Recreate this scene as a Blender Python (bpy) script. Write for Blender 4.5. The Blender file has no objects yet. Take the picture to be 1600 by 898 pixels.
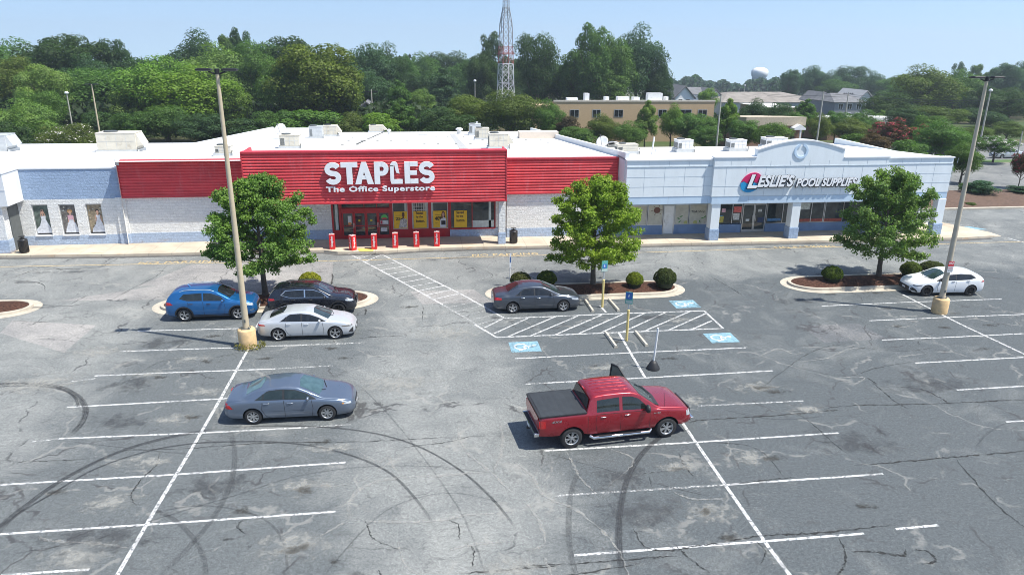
import bpy, bmesh, math, random
import numpy as np
from mathutils import Vector, Matrix
R = math.radians
SC = bpy.context.scene
COL = SC.collection

# ------------------------------------------------------------ camera
CF, CP, CY, CR, CH = 1137.12, 0.32095, 0.13148, 0.009274, 13.748
_f = Vector((math.sin(CY)*math.cos(CP), math.cos(CY)*math.cos(CP), -math.sin(CP)))
_s0 = Vector((math.cos(CY), -math.sin(CY), 0)); _u0 = _s0.cross(_f)
_s = math.cos(CR)*_s0 + math.sin(CR)*_u0
_u = -math.sin(CR)*_s0 + math.cos(CR)*_u0
cam_d = bpy.data.cameras.new('camera'); cam = bpy.data.objects.new('camera', cam_d); COL.objects.link(cam)
cam_d.sensor_width = 36; cam_d.lens = CF/1600*36; cam_d.clip_start = .5; cam_d.clip_end = 6000
m = Matrix((( _s.x, _u.x, -_f.x, 0), (_s.y, _u.y, -_f.y, 0), (_s.z, _u.z, -_f.z, CH), (0, 0, 0, 1)))
cam.matrix_world = m
SC.camera = cam
# ------------------------------------------------------------ light
SUN_EL = 62; SUN_AZ = (0.92, -0.42)
w = bpy.data.worlds.new('World'); SC.world = w; w.use_nodes = True
nt = w.node_tree; bg = nt.nodes['Background']
sky = nt.nodes.new('ShaderNodeTexSky'); sky.sky_type = 'NISHITA'; sky.sun_disc = False
sky.sun_elevation = R(SUN_EL); sky.sun_rotation = math.atan2(SUN_AZ[0], SUN_AZ[1])
sky.air_density = 1.15; sky.dust_density = .5; sky.ozone_density = 1.5; sky.altitude = 50
tc = nt.nodes.new('ShaderNodeTexCoord'); mp = nt.nodes.new('ShaderNodeMapping'); mp.vector_type = 'POINT'
mp.inputs['Location'].default_value = (0, 0, .17)      # the lot is built level while the land falls away behind it
nt.links.new(tc.outputs['Generated'], mp.inputs['Vector']); nt.links.new(mp.outputs['Vector'], sky.inputs['Vector'])
nt.links.new(sky.outputs['Color'], bg.inputs['Color']); bg.inputs['Strength'].default_value = 0.135
sl = bpy.data.lights.new('sun', 'SUN'); sl.energy = 4.9; sl.angle = R(.53); sl.color = (1, .965, .885)
so = bpy.data.objects.new('sun', sl); COL.objects.link(so)
sd = Vector((SUN_AZ[0]*math.cos(R(SUN_EL)), SUN_AZ[1]*math.cos(R(SUN_EL)), math.sin(R(SUN_EL))))
so.rotation_euler = sd.to_track_quat('Z', 'Y').to_euler(); so.location = (40, -20, 60)
SC.view_settings.view_transform = 'Standard'; SC.view_settings.look = 'None'
SC.view_settings.exposure = 0.52; SC.view_settings.gamma = 1
SC.view_settings.use_curve_mapping = False
SC.cycles.max_bounces = 5; SC.cycles.diffuse_bounces = 3; SC.cycles.glossy_bounces = 3
SC.cycles.transmission_bounces = 3; SC.cycles.transparent_max_bounces = 12
SC.cycles.use_denoising = True; SC.cycles.filter_width = .95

# ------------------------------------------------------------ helpers
def ray(x, y):
    return _f + _s*((x-800)/CF) - _u*((y-449)/CF)
def gnd(x, y, z=0.0):                       # measured photograph point -> place on a level surface
    d = ray(x, y); t = (z-CH)/d.z
    return Vector((d.x*t, d.y*t, z))
def at(x, y, Y):                            # measured photograph point -> place at a known distance
    d = ray(x, y); t = Y/d.y
    return Vector((d.x*t, Y, CH+d.z*t))
def terr(x, y):
    return -.045*max(0, y-62) - .02*max(0, x-50)*min(1, max(0, (y-50)/40))*0

def tag(o, label=None, cat=None, group=None, kind=None):
    if label: o['label'] = label
    if cat: o['category'] = cat
    if group: o['group'] = group
    if kind: o['kind'] = kind
    return o
def thing(name, label, cat, loc=(0,0,0), rz=0, group=None):
    o = bpy.data.objects.new(name, None); COL.objects.link(o)
    o.empty_display_size = .3
    o.location = loc; o.rotation_euler = (0, 0, rz)
    return tag(o, label, cat, group)
def link(name, me, mats, parent=None, loc=None):
    for q in (mats if isinstance(mats, (list, tuple)) else [mats]):
        if q and q.name not in [k.name for k in me.materials if k]: me.materials.append(q)
    o = bpy.data.objects.new(name, me); COL.objects.link(o)
    if parent: o.parent = parent
    if loc is not None: o.location = loc
    return o
class MB:
    def __init__(s): s.v = []; s.f = []; s.m = []; s.sm = []
    def add(s, vs, fs, mi=0, smooth=False):
        n = len(s.v); s.v += [tuple(p) for p in vs]
        for f in fs: s.f.append([i+n for i in f]); s.m.append(mi); s.sm.append(smooth)
        return s
    def box(s, x0, x1, y0, y1, z0, z1, mi=0):
        return s.add([(x0,y0,z0),(x1,y0,z0),(x1,y1,z0),(x0,y1,z0),(x0,y0,z1),(x1,y0,z1),(x1,y1,z1),(x0,y1,z1)],
            [(0,3,2,1),(4,5,6,7),(0,1,5,4),(1,2,6,5),(2,3,7,6),(3,0,4,7)], mi)
    def prism(s, pts, z0, z1, mi=0, zf=None):     # outline in xy (counter-clockwise), extruded in z
        n = len(pts); v = [(p[0],p[1],z0) for p in pts]+[(p[0],p[1],z1 if zf is None else zf(p)) for p in pts]
        return s.add(v, [tuple(range(n-1,-1,-1)), tuple(range(n,2*n))]+[(i,(i+1)%n,(i+1)%n+n,i+n) for i in range(n)], mi)
    def xprism(s, pts, y0, y1, mi=0):             # outline in xz, extruded in y (y0 = front)
        n = len(pts); v = [(p[0],y0,p[1]) for p in pts]+[(p[0],y1,p[1]) for p in pts]
        return s.add(v, [tuple(range(n)), tuple(range(2*n-1,n-1,-1))]+[(i,i+n,(i+1)%n+n,(i+1)%n) for i in range(n)], mi)
    def cyl(s, c, r, z0, z1, n=20, r2=None, mi=0, smooth=True):
        r2 = r if r2 is None else r2
        v = [(c[0]+r*math.cos(2*math.pi*i/n), c[1]+r*math.sin(2*math.pi*i/n), z0) for i in range(n)]
        v += [(c[0]+r2*math.cos(2*math.pi*i/n), c[1]+r2*math.sin(2*math.pi*i/n), z1) for i in range(n)]
        s.add(v, [(i,(i+1)%n,(i+1)%n+n,i+n) for i in range(n)], mi, smooth)
        return s.add(v, [tuple(range(n-1,-1,-1)), tuple(range(n,2*n))], mi)
    def lathe(s, prof, c=(0,0,0), n=24, mi=0, axis='z'):
        v = []
        for r, h in prof:
            for i in range(n):
                a = 2*math.pi*i/n; p = (r*math.cos(a), r*math.sin(a), h)
                if axis == 'y': p = (p[0], h, p[1])
                v.append((p[0]+c[0], p[1]+c[1], p[2]+c[2]))
        f = []
        for k in range(len(prof)-1):
            for i in range(n):
                q = (k*n+i, k*n+(i+1)%n, (k+1)*n+(i+1)%n, (k+1)*n+i)
                f.append(q if axis == 'z' else q[::-1])
        return s.add(v, f, mi, True)
    def tube(s, pts, r, n=8, mi=0, caps=True):
        pts = [Vector(p) for p in pts]; rs = r if isinstance(r, (list, tuple)) else [r]*len(pts)
        v = []
        for i, p in enumerate(pts):
            d = (pts[min(i+1, len(pts)-1)]-pts[max(i-1, 0)]).normalized()
            a = d.orthogonal() if abs(d.z) > .95 else Vector((-d.y, d.x, 0)); a.normalize(); b = d.cross(a)
            for k in range(n):
                t = 2*math.pi*k/n; v.append(p+a*(rs[i]*math.cos(t))+b*(rs[i]*math.sin(t)))
        f = [(k*n+i, k*n+(i+1)%n, (k+1)*n+(i+1)%n, (k+1)*n+i) for k in range(len(pts)-1) for i in range(n)]
        s.add(v, f, mi, True)
        if caps:
            s.add(v[:n], [tuple(range(n-1,-1,-1))], mi); s.add(v[-n:], [tuple(range(n))], mi)
        return s
    def mesh(s, name):
        me = bpy.data.meshes.new(name); me.from_pydata(s.v, [], s.f); me.update()
        me.polygons.foreach_set('material_index', s.m); me.polygons.foreach_set('use_smooth', s.sm)
        return me
    def build(s, name, mats, parent=None, loc=None, bevel=0):
        me = s.mesh(name)
        for q in (mats if isinstance(mats, (list, tuple)) else [mats]): me.materials.append(q)
        if bevel:
            bm = bmesh.new(); bm.from_mesh(me); bmesh.ops.remove_doubles(bm, verts=bm.verts, dist=1e-5)
            ed = [e for e in bm.edges if len(e.link_faces) == 2 and e.calc_face_angle(0) > R(35)]
            bmesh.ops.bevel(bm, geom=ed, offset=bevel, segments=1, affect='EDGES', clamp_overlap=True)
            bm.to_mesh(me); bm.free()
        o = bpy.data.objects.new(name, me); COL.objects.link(o)
        if parent: o.parent = parent
        if loc is not None: o.location = loc
        return o

# ------------------------------------------------------------ materials
_mats = {}
class N:                                     # tiny node-graph helper
    def __init__(s, name):
        s.mat = bpy.data.materials.new(name); s.mat.use_nodes = True; s.t = s.mat.node_tree
        s.b = s.t.nodes['Principled BSDF']; s.out = s.t.nodes['Material Output']
    def n(s, typ, **kw):
        q = s.t.nodes.new('ShaderNode'+typ)
        for k, v in kw.items(): setattr(q, k, v)
        return q
    def L(s, a, b): s.t.links.new(a, b)
    def inp(s, node, idx, val):
        if isinstance(val, (int, float, tuple, list)): node.inputs[idx].default_value = val
        else: s.L(val, node.inputs[idx])
    def math(s, op, a, b=0.0, c=None, clamp=False):
        q = s.n('Math', operation=op, use_clamp=clamp); s.inp(q, 0, a); s.inp(q, 1, b)
        if c is not None: s.inp(q, 2, c)
        return q.outputs[0]
    def pos(s): return s.n('NewGeometry').outputs['Position']
    def objc(s): return s.n('TexCoord').outputs['Object']
    def noise(s, vec, scale, detail=3, rough=.55, dist=0.0):
        q = s.n('TexNoise'); q.inputs['Scale'].default_value = scale; q.inputs['Detail'].default_value = detail
        q.inputs['Roughness'].default_value = rough; q.inputs['Distortion'].default_value = dist
        s.L(vec, q.inputs['Vector']); return q.outputs['Fac']
    def ramp(s, fac, lo, hi, a=0.0, b=1.0):
        q = s.n('MapRange', interpolation_type='SMOOTHSTEP'); s.inp(q, 0, fac)
        q.inputs[1].default_value = lo; q.inputs[2].default_value = hi; q.inputs[3].default_value = a; q.inputs[4].default_value = b
        return q.outputs[0]
    def mix(s, fac, a, b, mode='MIX'):
        q = s.n('Mix', data_type='RGBA', blend_type=mode); s.inp(q, 0, fac)
        for i, v in ((6, a), (7, b)):
            if isinstance(v, tuple): v = tuple(v)+(1,) if len(v) == 3 else v
            s.inp(q, i, v)
        return q.outputs[2]
    def scale(s, vec, v):
        q = s.n('Mapping'); q.inputs['Scale'].default_value = v; s.L(vec, q.inputs['Vector']); return q.outputs[0]
    def bump(s, h, strength=.3, dist=.02):
        q = s.n('Bump'); q.inputs['Strength'].default_value = strength; q.inputs['Distance'].default_value = dist
        s.L(h, q.inputs['Height']); s.L(q.outputs[0], s.b.inputs['Normal'])
    def col(s, c): s.inp(s.b, 'Base Color', tuple(c)+(1,) if isinstance(c, tuple) and len(c) == 3 else c)
    def set(s, rough=.6, metal=0, spec=.5, coat=0):
        s.b.inputs['Roughness'].default_value = rough; s.b.inputs['Metallic'].default_value = metal
        s.b.inputs['Specular IOR Level'].default_value = spec; s.b.inputs['Coat Weight'].default_value = coat
        s.b.inputs['Coat Roughness'].default_value = .03
        return s
    def alpha(s, a): s.inp(s.b, 'Alpha', a)
def M(name, c, rough=.6, metal=0, spec=.5, coat=0, var=.12, vs=3.0, bump=0, bs=30, dirt=None, objspace=False):
    if name in _mats: return _mats[name]
    g = N(name); g.set(rough, metal, spec, coat)
    p = g.objc() if objspace else g.pos()
    nz = g.noise(p, vs, 4)
    fac = g.ramp(nz, .25, .75, 1-var, 1+var)
    cc = g.mix(1.0, tuple(c), fac, 'MULTIPLY')
    if dirt: cc = g.mix(g.ramp(g.noise(p, dirt[1], 5, .65), .52, .75, 0, dirt[2]), cc, tuple(dirt[0]))
    g.col(cc)
    if bump: g.bump(g.noise(p, bs, 3), bump, .02)
    _mats[name] = g.mat; return g.mat
def dup(o, parent=None):
    c = o.copy(); COL.objects.link(c); c.parent = parent
    for ch in list(o.children): dup(ch, c)
    return c
# ------------------------------------------------------------ ground
def asphalt(name, base=(.118,.133,.140), tone=1.0, smooth=False):
    g = N(name); g.set(.88, 0, .35); p = g.pos()
    sx = g.n('SeparateXYZ'); g.L(p, sx.inputs[0])
    big = g.noise(p, .07, 4, .6, .6); mid = g.noise(p, .45, 5, .62, .8); fine = g.noise(p, 9, 4, .7); grit = g.noise(p, 42, 2, .6)
    warm = g.ramp(sx.outputs[0], -6, 12, 1, 0)                     # the travelled aisles are older and paler than the right-hand bays
    aisle = g.math('MULTIPLY', g.ramp(g.math('ABSOLUTE', g.math('SUBTRACT', sx.outputs[0], 1.0)), 1.8, 4.8, 1, 0), .62)
    a2 = g.math('MULTIPLY', g.ramp(g.math('ABSOLUTE', g.math('SUBTRACT', sx.outputs[0], -18.0)), 2.5, 6, 1, 0), .6)
    road = g.math('MULTIPLY', g.ramp(sx.outputs[1], 40, 43.5, 0, 1), .55)
    f = g.math('ADD', g.math('MAXIMUM', g.math('MAXIMUM', aisle, a2), road), g.math('MULTIPLY', g.math('SUBTRACT', big, .5), 1.1))
    f = g.math('ADD', f, g.math('MULTIPLY', g.math('SUBTRACT', mid, .5), 1.5), clamp=True)
    f = g.math('ADD', g.math('MULTIPLY', f, .80), g.math('MULTIPLY', warm, .12))
    c = g.mix(f, tuple(k*.72*tone for k in base), (base[0]*2.35*tone, base[1]*2.12*tone, base[2]*1.90*tone))
    # dark sealed remnants between stalls
    blot = g.math('MULTIPLY', g.ramp(g.noise(g.scale(p, (.5, 1.3, 1)), .9, 5, .7, 1.2), .56, .72), .38)
    c = g.mix(blot, c, tuple(k*.52*tone for k in base))
    pale = g.math('MULTIPLY', g.ramp(g.noise(g.scale(p, (.8, 1.2, 1)), 1.6, 6, .75, .6), .60, .78), .4)
    c = g.mix(pale, c, (.36,.345,.31))
    c = g.mix(1.0, c, g.ramp(fine, .3, .7, .80, 1.20), 'MULTIPLY')
    c = g.mix(1.0, c, g.ramp(grit, .25, .75, .58, 1.42), 'MULTIPLY'); c = g.mix(1.0, c, g.ramp(g.noise(p, 17, 3, .7), .3, .7, .80, 1.20), 'MULTIPLY')
    c = g.mix(g.ramp(g.noise(p, 24, 2, .5), .66, .74, 0, .5), c, (.42,.41,.38))
    # hairline crack network
    wv = g.n('TexNoise'); wv.inputs['Scale'].default_value = .8; wv.inputs['Detail'].default_value = 5; g.L(p, wv.inputs['Vector'])
    ad = g.n('VectorMath', operation='ADD'); sc = g.n('VectorMath', operation='SCALE'); sc.inputs['Scale'].default_value = 1.6
    g.L(wv.outputs['Color'], sc.inputs[0]); g.L(p, ad.inputs[0]); g.L(sc.outputs[0], ad.inputs[1])
    for scl, th, k, tint in ((.16, .016, .8, (.05,.05,.052)), (.42, .011, .42, (.06,.06,.06)), (.23, .02, .35, (.34,.33,.30))):
        v = g.n('TexVoronoi', feature='DISTANCE_TO_EDGE'); v.inputs['Scale'].default_value = scl; g.L(ad.outputs[0], v.inputs['Vector'])
        off = g.n('VectorMath', operation='ADD'); off.inputs[1].default_value = (scl*100, 7, 0); g.L(ad.outputs[0], off.inputs[0]); g.L(off.outputs[0], v.inputs['Vector'])
        brk = g.ramp(g.noise(p, .35+scl, 4, .7), .46, .58)
        c = g.mix(g.math('MULTIPLY', g.math('MULTIPLY', g.ramp(v.outputs['Distance'], th*.3*scl*4, th*scl*4, 1, 0), brk), k), c, tint)
    g.col(c); g.bump(g.noise(p, 55, 2), .25, .01)
    return g.mat
ASPH = asphalt('asphalt')
def decal(name, c, lo=.42, hi=.62, ns=3.0, amax=1.0, edge=True, radial=False, base=.0, rough=.85):
    g = N(name); g.set(rough, 0, .3); p = g.pos()
    nz = g.noise(p, ns, 5, .7)
    c2 = g.mix(1.0, tuple(c), g.ramp(g.noise(p, 30, 2), .2, .8, .82, 1.18), 'MULTIPLY'); g.col(c2)
    uv = g.n('UVMap'); s = g.n('SeparateXYZ'); g.L(uv.outputs[0], s.inputs[0])
    if radial:
        a = g.math('ADD', g.math('SUBTRACT', 1.0, s.outputs[0]), g.math('MULTIPLY', g.math('SUBTRACT', nz, .5), 2.4))
        a = g.ramp(a, lo, hi, 0, amax)
    else:
        a = g.ramp(nz, lo, hi, base, amax)
        if edge:
            e = g.math('ABSOLUTE', g.math('SUBTRACT', s.outputs[1], .5))
            a = g.math('MULTIPLY', a, g.ramp(g.math('ADD', e, g.math('MULTIPLY', nz, .25)), .38, .6, 1, 0))
            cb = g.n('CombineXYZ'); g.L(g.math('MULTIPLY', s.outputs[1], 7.0), cb.inputs[0]); g.L(g.math('MULTIPLY', s.outputs[0], 2.5), cb.inputs[1])
            a = g.math('MULTIPLY', a, g.ramp(g.noise(cb.outputs[0], 1.6, 3, .6), .30, .60, .45, 1.15))
            e2 = g.math('ABSOLUTE', g.math('SUBTRACT', s.outputs[0], .5))
            a = g.math('MULTIPLY', a, g.ramp(e2, .38, .5, 1, 0))
    g.alpha(a); return g.mat
PAINT = None
def paint(name, c, lo, hi, base):
    g = N(name); g.set(.6, 0, .4); p = g.pos()
    c2 = g.mix(1.0, tuple(c), g.ramp(g.noise(p, 2.2, 4, .7), .2, .8, .78, 1.1), 'MULTIPLY'); g.col(c2)
    a = g.math('MULTIPLY', g.ramp(g.noise(p, 7.5, 6, .8), lo, hi, 1, base), g.ramp(g.noise(p, 1.1, 4, .7), .52, .68, 1, .40))
    g.alpha(a); return g.mat
P_WHITE = paint('worn_white_paint', (.66,.66,.65), .46, .62, .12)
P_FAINT = paint('faded_white_paint', (.62,.62,.60), .36, .56, .10)
P_YELLOW = paint('faded_yellow_paint', (.62,.47,.24), .46, .66, .2)
P_BLUE = paint('faded_blue_paint', (.24,.41,.49), .46, .70, .30)
P_SYM = paint('symbol_white_paint', (.66,.70,.72), .5, .7, .3)
D_SKID = decal('tyre_rubber_mark', (.045,.047,.052), .25, .65, 5, .62, base=.28)
D_SKIDL = decal('pale_rubber_mark', (.06,.062,.066), .3, .7, 5, .36, base=.12)
D_CRACK = decal('open_crack', (.040,.040,.038), .34, .58, 5, .85, edge=False, base=.25)
D_SEAL = decal('pale_filled_crack', (.37,.365,.34), .3, .6, 3, .5, edge=False, base=.12)
D_OIL = decal('oil_stain', (.055,.052,.045), .52, 1.1, 2.6, .62, radial=True)
D_TAN = decal('worn_pale_spot', (.37,.365,.335), .42, 1.1, 2.6, .55, radial=True)
D_DARK = decal('dark_patch', (.07,.073,.078), .50, 1.1, 1.2, .5, radial=True)

def gridsheet(name, xs, ys, zf, mat, kind='structure'):
    v = [(x, y, zf(x, y)) for y in ys for x in xs]; nx = len(xs)
    f = [(j*nx+i, j*nx+i+1, (j+1)*nx+i+1, (j+1)*nx+i) for j in range(len(ys)-1) for i in range(nx-1)]
    me = bpy.data.meshes.new(name); me.from_pydata(v, [], f); me.update()
    return tag(link(name, me, mat), kind=kind)
g = N('grassland'); g.set(.95, 0, .2); p = g.pos()
g.col(g.mix(g.ramp(g.noise(p, .06, 5), .4, .65), (.055,.085,.025), (.12,.105,.06))); GRASS = g.mat
def rng(a, b, n): return [a+(b-a)*i/n for i in range(n+1)]
gridsheet('ground', rng(-1500, 1900, 40), [-400, -100, 0, 50, 62, 80, 110, 150, 200, 300, 450, 700, 1100, 1700, 2400], lambda x, y: terr(x, y)-.06, GRASS)
gridsheet('parking_lot', [-140, -60, 0, 60, 110], [-60, 0, 30, 62], lambda x, y: 0, ASPH)
ROADM = asphalt('street_asphalt', (.124,.136,.141))
gridsheet('rear_drive', [38, 60, 150], [62, 64, 80, 93.0], lambda x, y: terr(x, y)+.004, ROADM)
gridsheet('far_parking_lot', [55, 80, 180], [97, 103, 125], lambda x, y: terr(x, y)+.004, ROADM)

_z = [0.004]
def strip(name, pts, width, mat, z=.004, jit=0, seed=0, taper=False, n_sub=0, wvar=0):
    rnd = random.Random(seed)
    pts = [Vector((p[0], p[1], 0)) for p in pts]
    if n_sub:                                                     # smooth / subdivide
        q = []
        for i in range(len(pts)-1):
            a = pts[max(i-1, 0)]; b = pts[i]; c = pts[i+1]; d = pts[min(i+2, len(pts)-1)]
            for k in range(n_sub):
                t = k/n_sub
                q.append(.5*((2*b)+(-a+c)*t+(2*a-5*b+4*c-d)*t*t+(-a+3*b-3*c+d)*t**3))
        q.append(pts[-1]); pts = q
    if jit:
        for i in range(1, len(pts)-1):
            pts[i] = pts[i]+Vector((rnd.uniform(-jit, jit), rnd.uniform(-jit, jit), 0))
    v = []; uv = []; n = len(pts)
    for i, p in enumerate(pts):
        d = (pts[min(i+1, n-1)]-pts[max(i-1, 0)]); d.normalize(); nn = Vector((-d.y, d.x, 0))
        w = width*.5*(1+wvar*rnd.uniform(-1, 1))
        if taper: w *= max(.15, 1-abs(2*i/(n-1)-1)**3)
        v += [p+nn*w, p-nn*w]; uv += [(i/(n-1), 1), (i/(n-1), 0)]
    return [(a.x, a.y, z) for a in v], [(2*i, 2*i+1, 2*i+3, 2*i+2) for i in range(n-1)], uv
class Sheets:                                                     # many thin marks of one kind on the asphalt = one structure object
    def __init__(s): s.v = []; s.f = []; s.uv = []
    def add(s, v, f, uv):
        n = len(s.v); s.v += v; s.uv += uv; s.f += [tuple(i+n for i in q) for q in f]
    def strip(s, *a, **k): s.add(*strip('', *a[:1], *a[1:], **k))
    def build(s, name, mat):
        me = bpy.data.meshes.new(name); me.from_pydata(s.v, [], s.f); me.update()
        u = me.uv_layers.new(name='UVMap'); li = np.zeros(len(me.loops), int); me.loops.foreach_get('vertex_index', li)
        a = np.array(s.uv, float)[li]; u.data.foreach_set('uv', a.ravel())
        return tag(link(name, me, mat), kind='structure')
def G(*pp): return [gnd(a, b) for a, b in pp]
# ---- stall lines, read off the photograph
S = Sheets(); F = Sheets()
LW = .10
def ln(sh, *pp, w=LW, z=.0045): sh.strip(G(*pp), w, None, z=z, n_sub=0)
for a in [((805,560),(985,551),(1165,543)), ((853,598),(1008,590),(1207,579)),
          ((850,704),(1080,691),(1310,676)),
          ((1358,501),(1470,496),(1600,491)), ((1378,531),(1500,526),(1600,521)), ((1430,567),(1600,558)), ((1495,609),(1600,603)), ((1572,659),(1600,657)),
          ((1284,478),(1420,472),(1565,467)),
          ((187,549),(300,545),(372,543)),((400,541),(480,539)),
          ((148,587),(266,582),(430,576)), ((105,636),(233,629),(360,622)), ((92,685),(313,676),(470,668)),
          ((0,757),(273,741),(540,722)), ((0,834),(232,819),(524,799)), ((897,867),(1195,845),(1350,833)),((1400,826),(1466,820)),
          ((215,517),(300,515),(376,513)), ((1,898),(140,889)) ]:
    ln(S, *a)
for a in [((820,600),(855,598)), ((870,774),(1133,757)), ((1090,634),(1255,626)), ((1080,635),(1043,637)), ((470,668),(548,663)), ((430,576),(520,571)), ((400,541),(570,535)), ((48,690),(92,685)), ((480,539),(540,537)),((150,591),(110,596))]:
    ln(F, *a)
ln(S, (1133,757),(1380,740))
for a in [((388,545),(345,622),(300,700)), ((300,700),(240,800),(185,895),(178,908)), ((967,520),(1008,590)), ((1066,660),(1133,757)), ((1133,757),(1195,846),(1240,906)), ((1410,460),(1500,506)), ((1500,506),(1598,552),(1700,602)), ((400,512),(437,452)),((938,478),(947,488))]:
    ln(S, *a, w=.12, z=.0075)
# loading strip and crossing in front of the accessible stalls
ln(S, (788,497),(850,495),(960,490),(1100,485.5), w=.12); ln(S, (776,527),(900,522),(1020,517),(1130,513), w=.12)
ln(S, (1100,485.5),(1130,513), w=.12, z=.006); ln(S, (742,507),(776,527), w=.12, z=.006)
tops = [820, 868, 906, 940, 974, 1008, 1040, 1073, 1100]
for (a, b, c, d) in [(757,512,785,498), (772,521,825,497), (793,526,868,494.5), (828,525,903,493.5), (866,523.5,940,492), (902,522,974,490.5), (937,520.5,1008,489), (972,519,1040,488), (1006,517.5,1078,486.5), (1044,516,1102,490), (1081,514.5,1112,501)]:
    ln(S, (a,b),(c,d), w=.10, z=.0058)
# the hatched crossing from the store entrance
ln(S, (545,396),(620,436),(692,476), w=.12); ln(S, (592,395),(655,427),(720,459),(788,497), w=.12)
ln(F, (692,476),(745,507), w=.12)
for i in range(17):
    t = i/16.0
    a = (548+190*t, 397.5+105*t); 
    b = (min(592+(a[0]-548)*1.02+6, 790), 0)
    xb = 600+190*t+(8 if t > .1 else -4); yb = 395+(xb-592)*.5187
    xa = 552+190*t; ya = 396+(xa-545)*.545
    if t < .68: ln(S, (xa+6, ya+3), (xb-10, yb-6), w=.09, z=.0058)
    else: ln(F, (xa+6, ya+3), (xb-10, yb-6), w=.09, z=.0058)
ln(S, (560,410-6),(592,395), w=.09, z=.006)
# far lot bays, side drive bay beside the building
for k in range(6):
    a = at(1530+11*k, 268-.3*k, 80); 
for k in range(5):
    x = 62+k*2.8; S.strip([(x, 86.5, 0), (x+1.2, 91.5, 0)], .14, None, z=terr(0, 89)+.01)
for k in range(4): ln(F, (1483+k*8,352-k*.6),(1502+k*9,357-k*.8), w=.1)
ln(S, (1575,372),(1640,390), w=.12)
S.build('stall_lines', P_WHITE); F.build('faded_stall_lines', P_FAINT)
Yl = Sheets()
ln(Yl, (-40,417.5),(260,412),(520,407.5),(800,400),(1000,394.5),(1180,389),(1400,383),(1600,377.5),(1700,375), w=.10)
Yl.build('fire_lane_line', P_YELLOW)
# ---- repaired rectangles of smoother asphalt
PATCH = asphalt('repaired_asphalt', (.150,.158,.165), 1.04)
Pt = Sheets()
for k, q in enumerate([[(90,470),(430,466),(500,437),(250,446)], [(0,520),(100,551),(150,508),(20,500)], [(1250,509),(1340,505),(1386,529),(1288,535)], [(215,447),(520,441),(520,409.5),(300,413)], [(660,475),(770,472),(740,452),(640,455)]]):
    p = G(*q); Pt.add([(a.x, a.y, .0015+.0003*k) for a in p], [(0,1,2,3)], [(0,0)]*4)
Pt.build('asphalt_repairs', PATCH)
fp = MB()
# ---- skid arcs, cracks, filled cracks, stains
K = Sheets(); K2 = Sheets()
def arc(sh, pp, w, z): sh.strip(G(*pp), w, None, z=z, n_sub=10)
arc(K, [(-40,604),(0,600),(45,599),(90,604),(120,618),(134,638),(128,660),(108,682)], .30, .0090)
arc(K, [(-40,609),(0,604),(60,603),(100,610),(117,622),(124,640)], .13, .0094)
arc(K, [(-30,850),(0,822),(40,790),(100,748),(180,708),(260,684),(350,668)], .26, .0090)
arc(K, [(350,668),(440,665),(530,669),(600,680),(660,700),(720,735),(770,780),(810,830)], .12, .0091)
arc(K, [(-30,870),(20,810),(80,772),(150,732),(230,705),(300,693),(360,690),(440,691),(520,703),(600,733),(650,780),(690,840)], .13, .0096)
arc(K2, [(357,668),(366,700),(364,740),(350,780),(325,820),(290,860),(245,905)], .24, .0101)
arc(K2, [(235,795),(270,810),(300,838),(318,870),(322,905)], .20, .0106)
arc(K2, [(0,870),(60,858),(140,845),(200,825),(280,800),(380,770),(460,745),(560,730),(660,728),(740,735),(800,742)], .09, .0111)
arc(K, [(1048,672),(1020,692),(996,718),(978,755),(969,800),(967,850),(974,905)], .26, .0090)
arc(K2, [(905,735),(893,765),(889,800),(889,840),(895,880),(906,915)], .24, .0096)
arc(K2, [(240,800),(320,790),(400,805),(440,840),(450,900)], .10, .0117)
arc(K2, [(1130,640),(1210,655),(1290,650)], .10, .0101)
arc(K2, [(560,600),(600,640),(650,700),(720,800),(760,900)], .08, .0121)
arc(K2, [(110,690),(200,700),(300,710)], .09, .0101); arc(K2, [(500,905),(600,800),(700,770),(800,790)], .07, .0125)
arc(K2, [(1524,700),(1540,680),(1570,662),(1610,655)], .10, .0101)
K.build('skid_marks', D_SKID); K2.build('faint_skid_marks', D_SKIDL)
C = Sheets(); W = Sheets()
def cr(sh, pp, w, z, seed): sh.strip(G(*pp), w*.85, None, z=z, jit=.03, seed=seed, n_sub=14, wvar=.75, taper=True)
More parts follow.
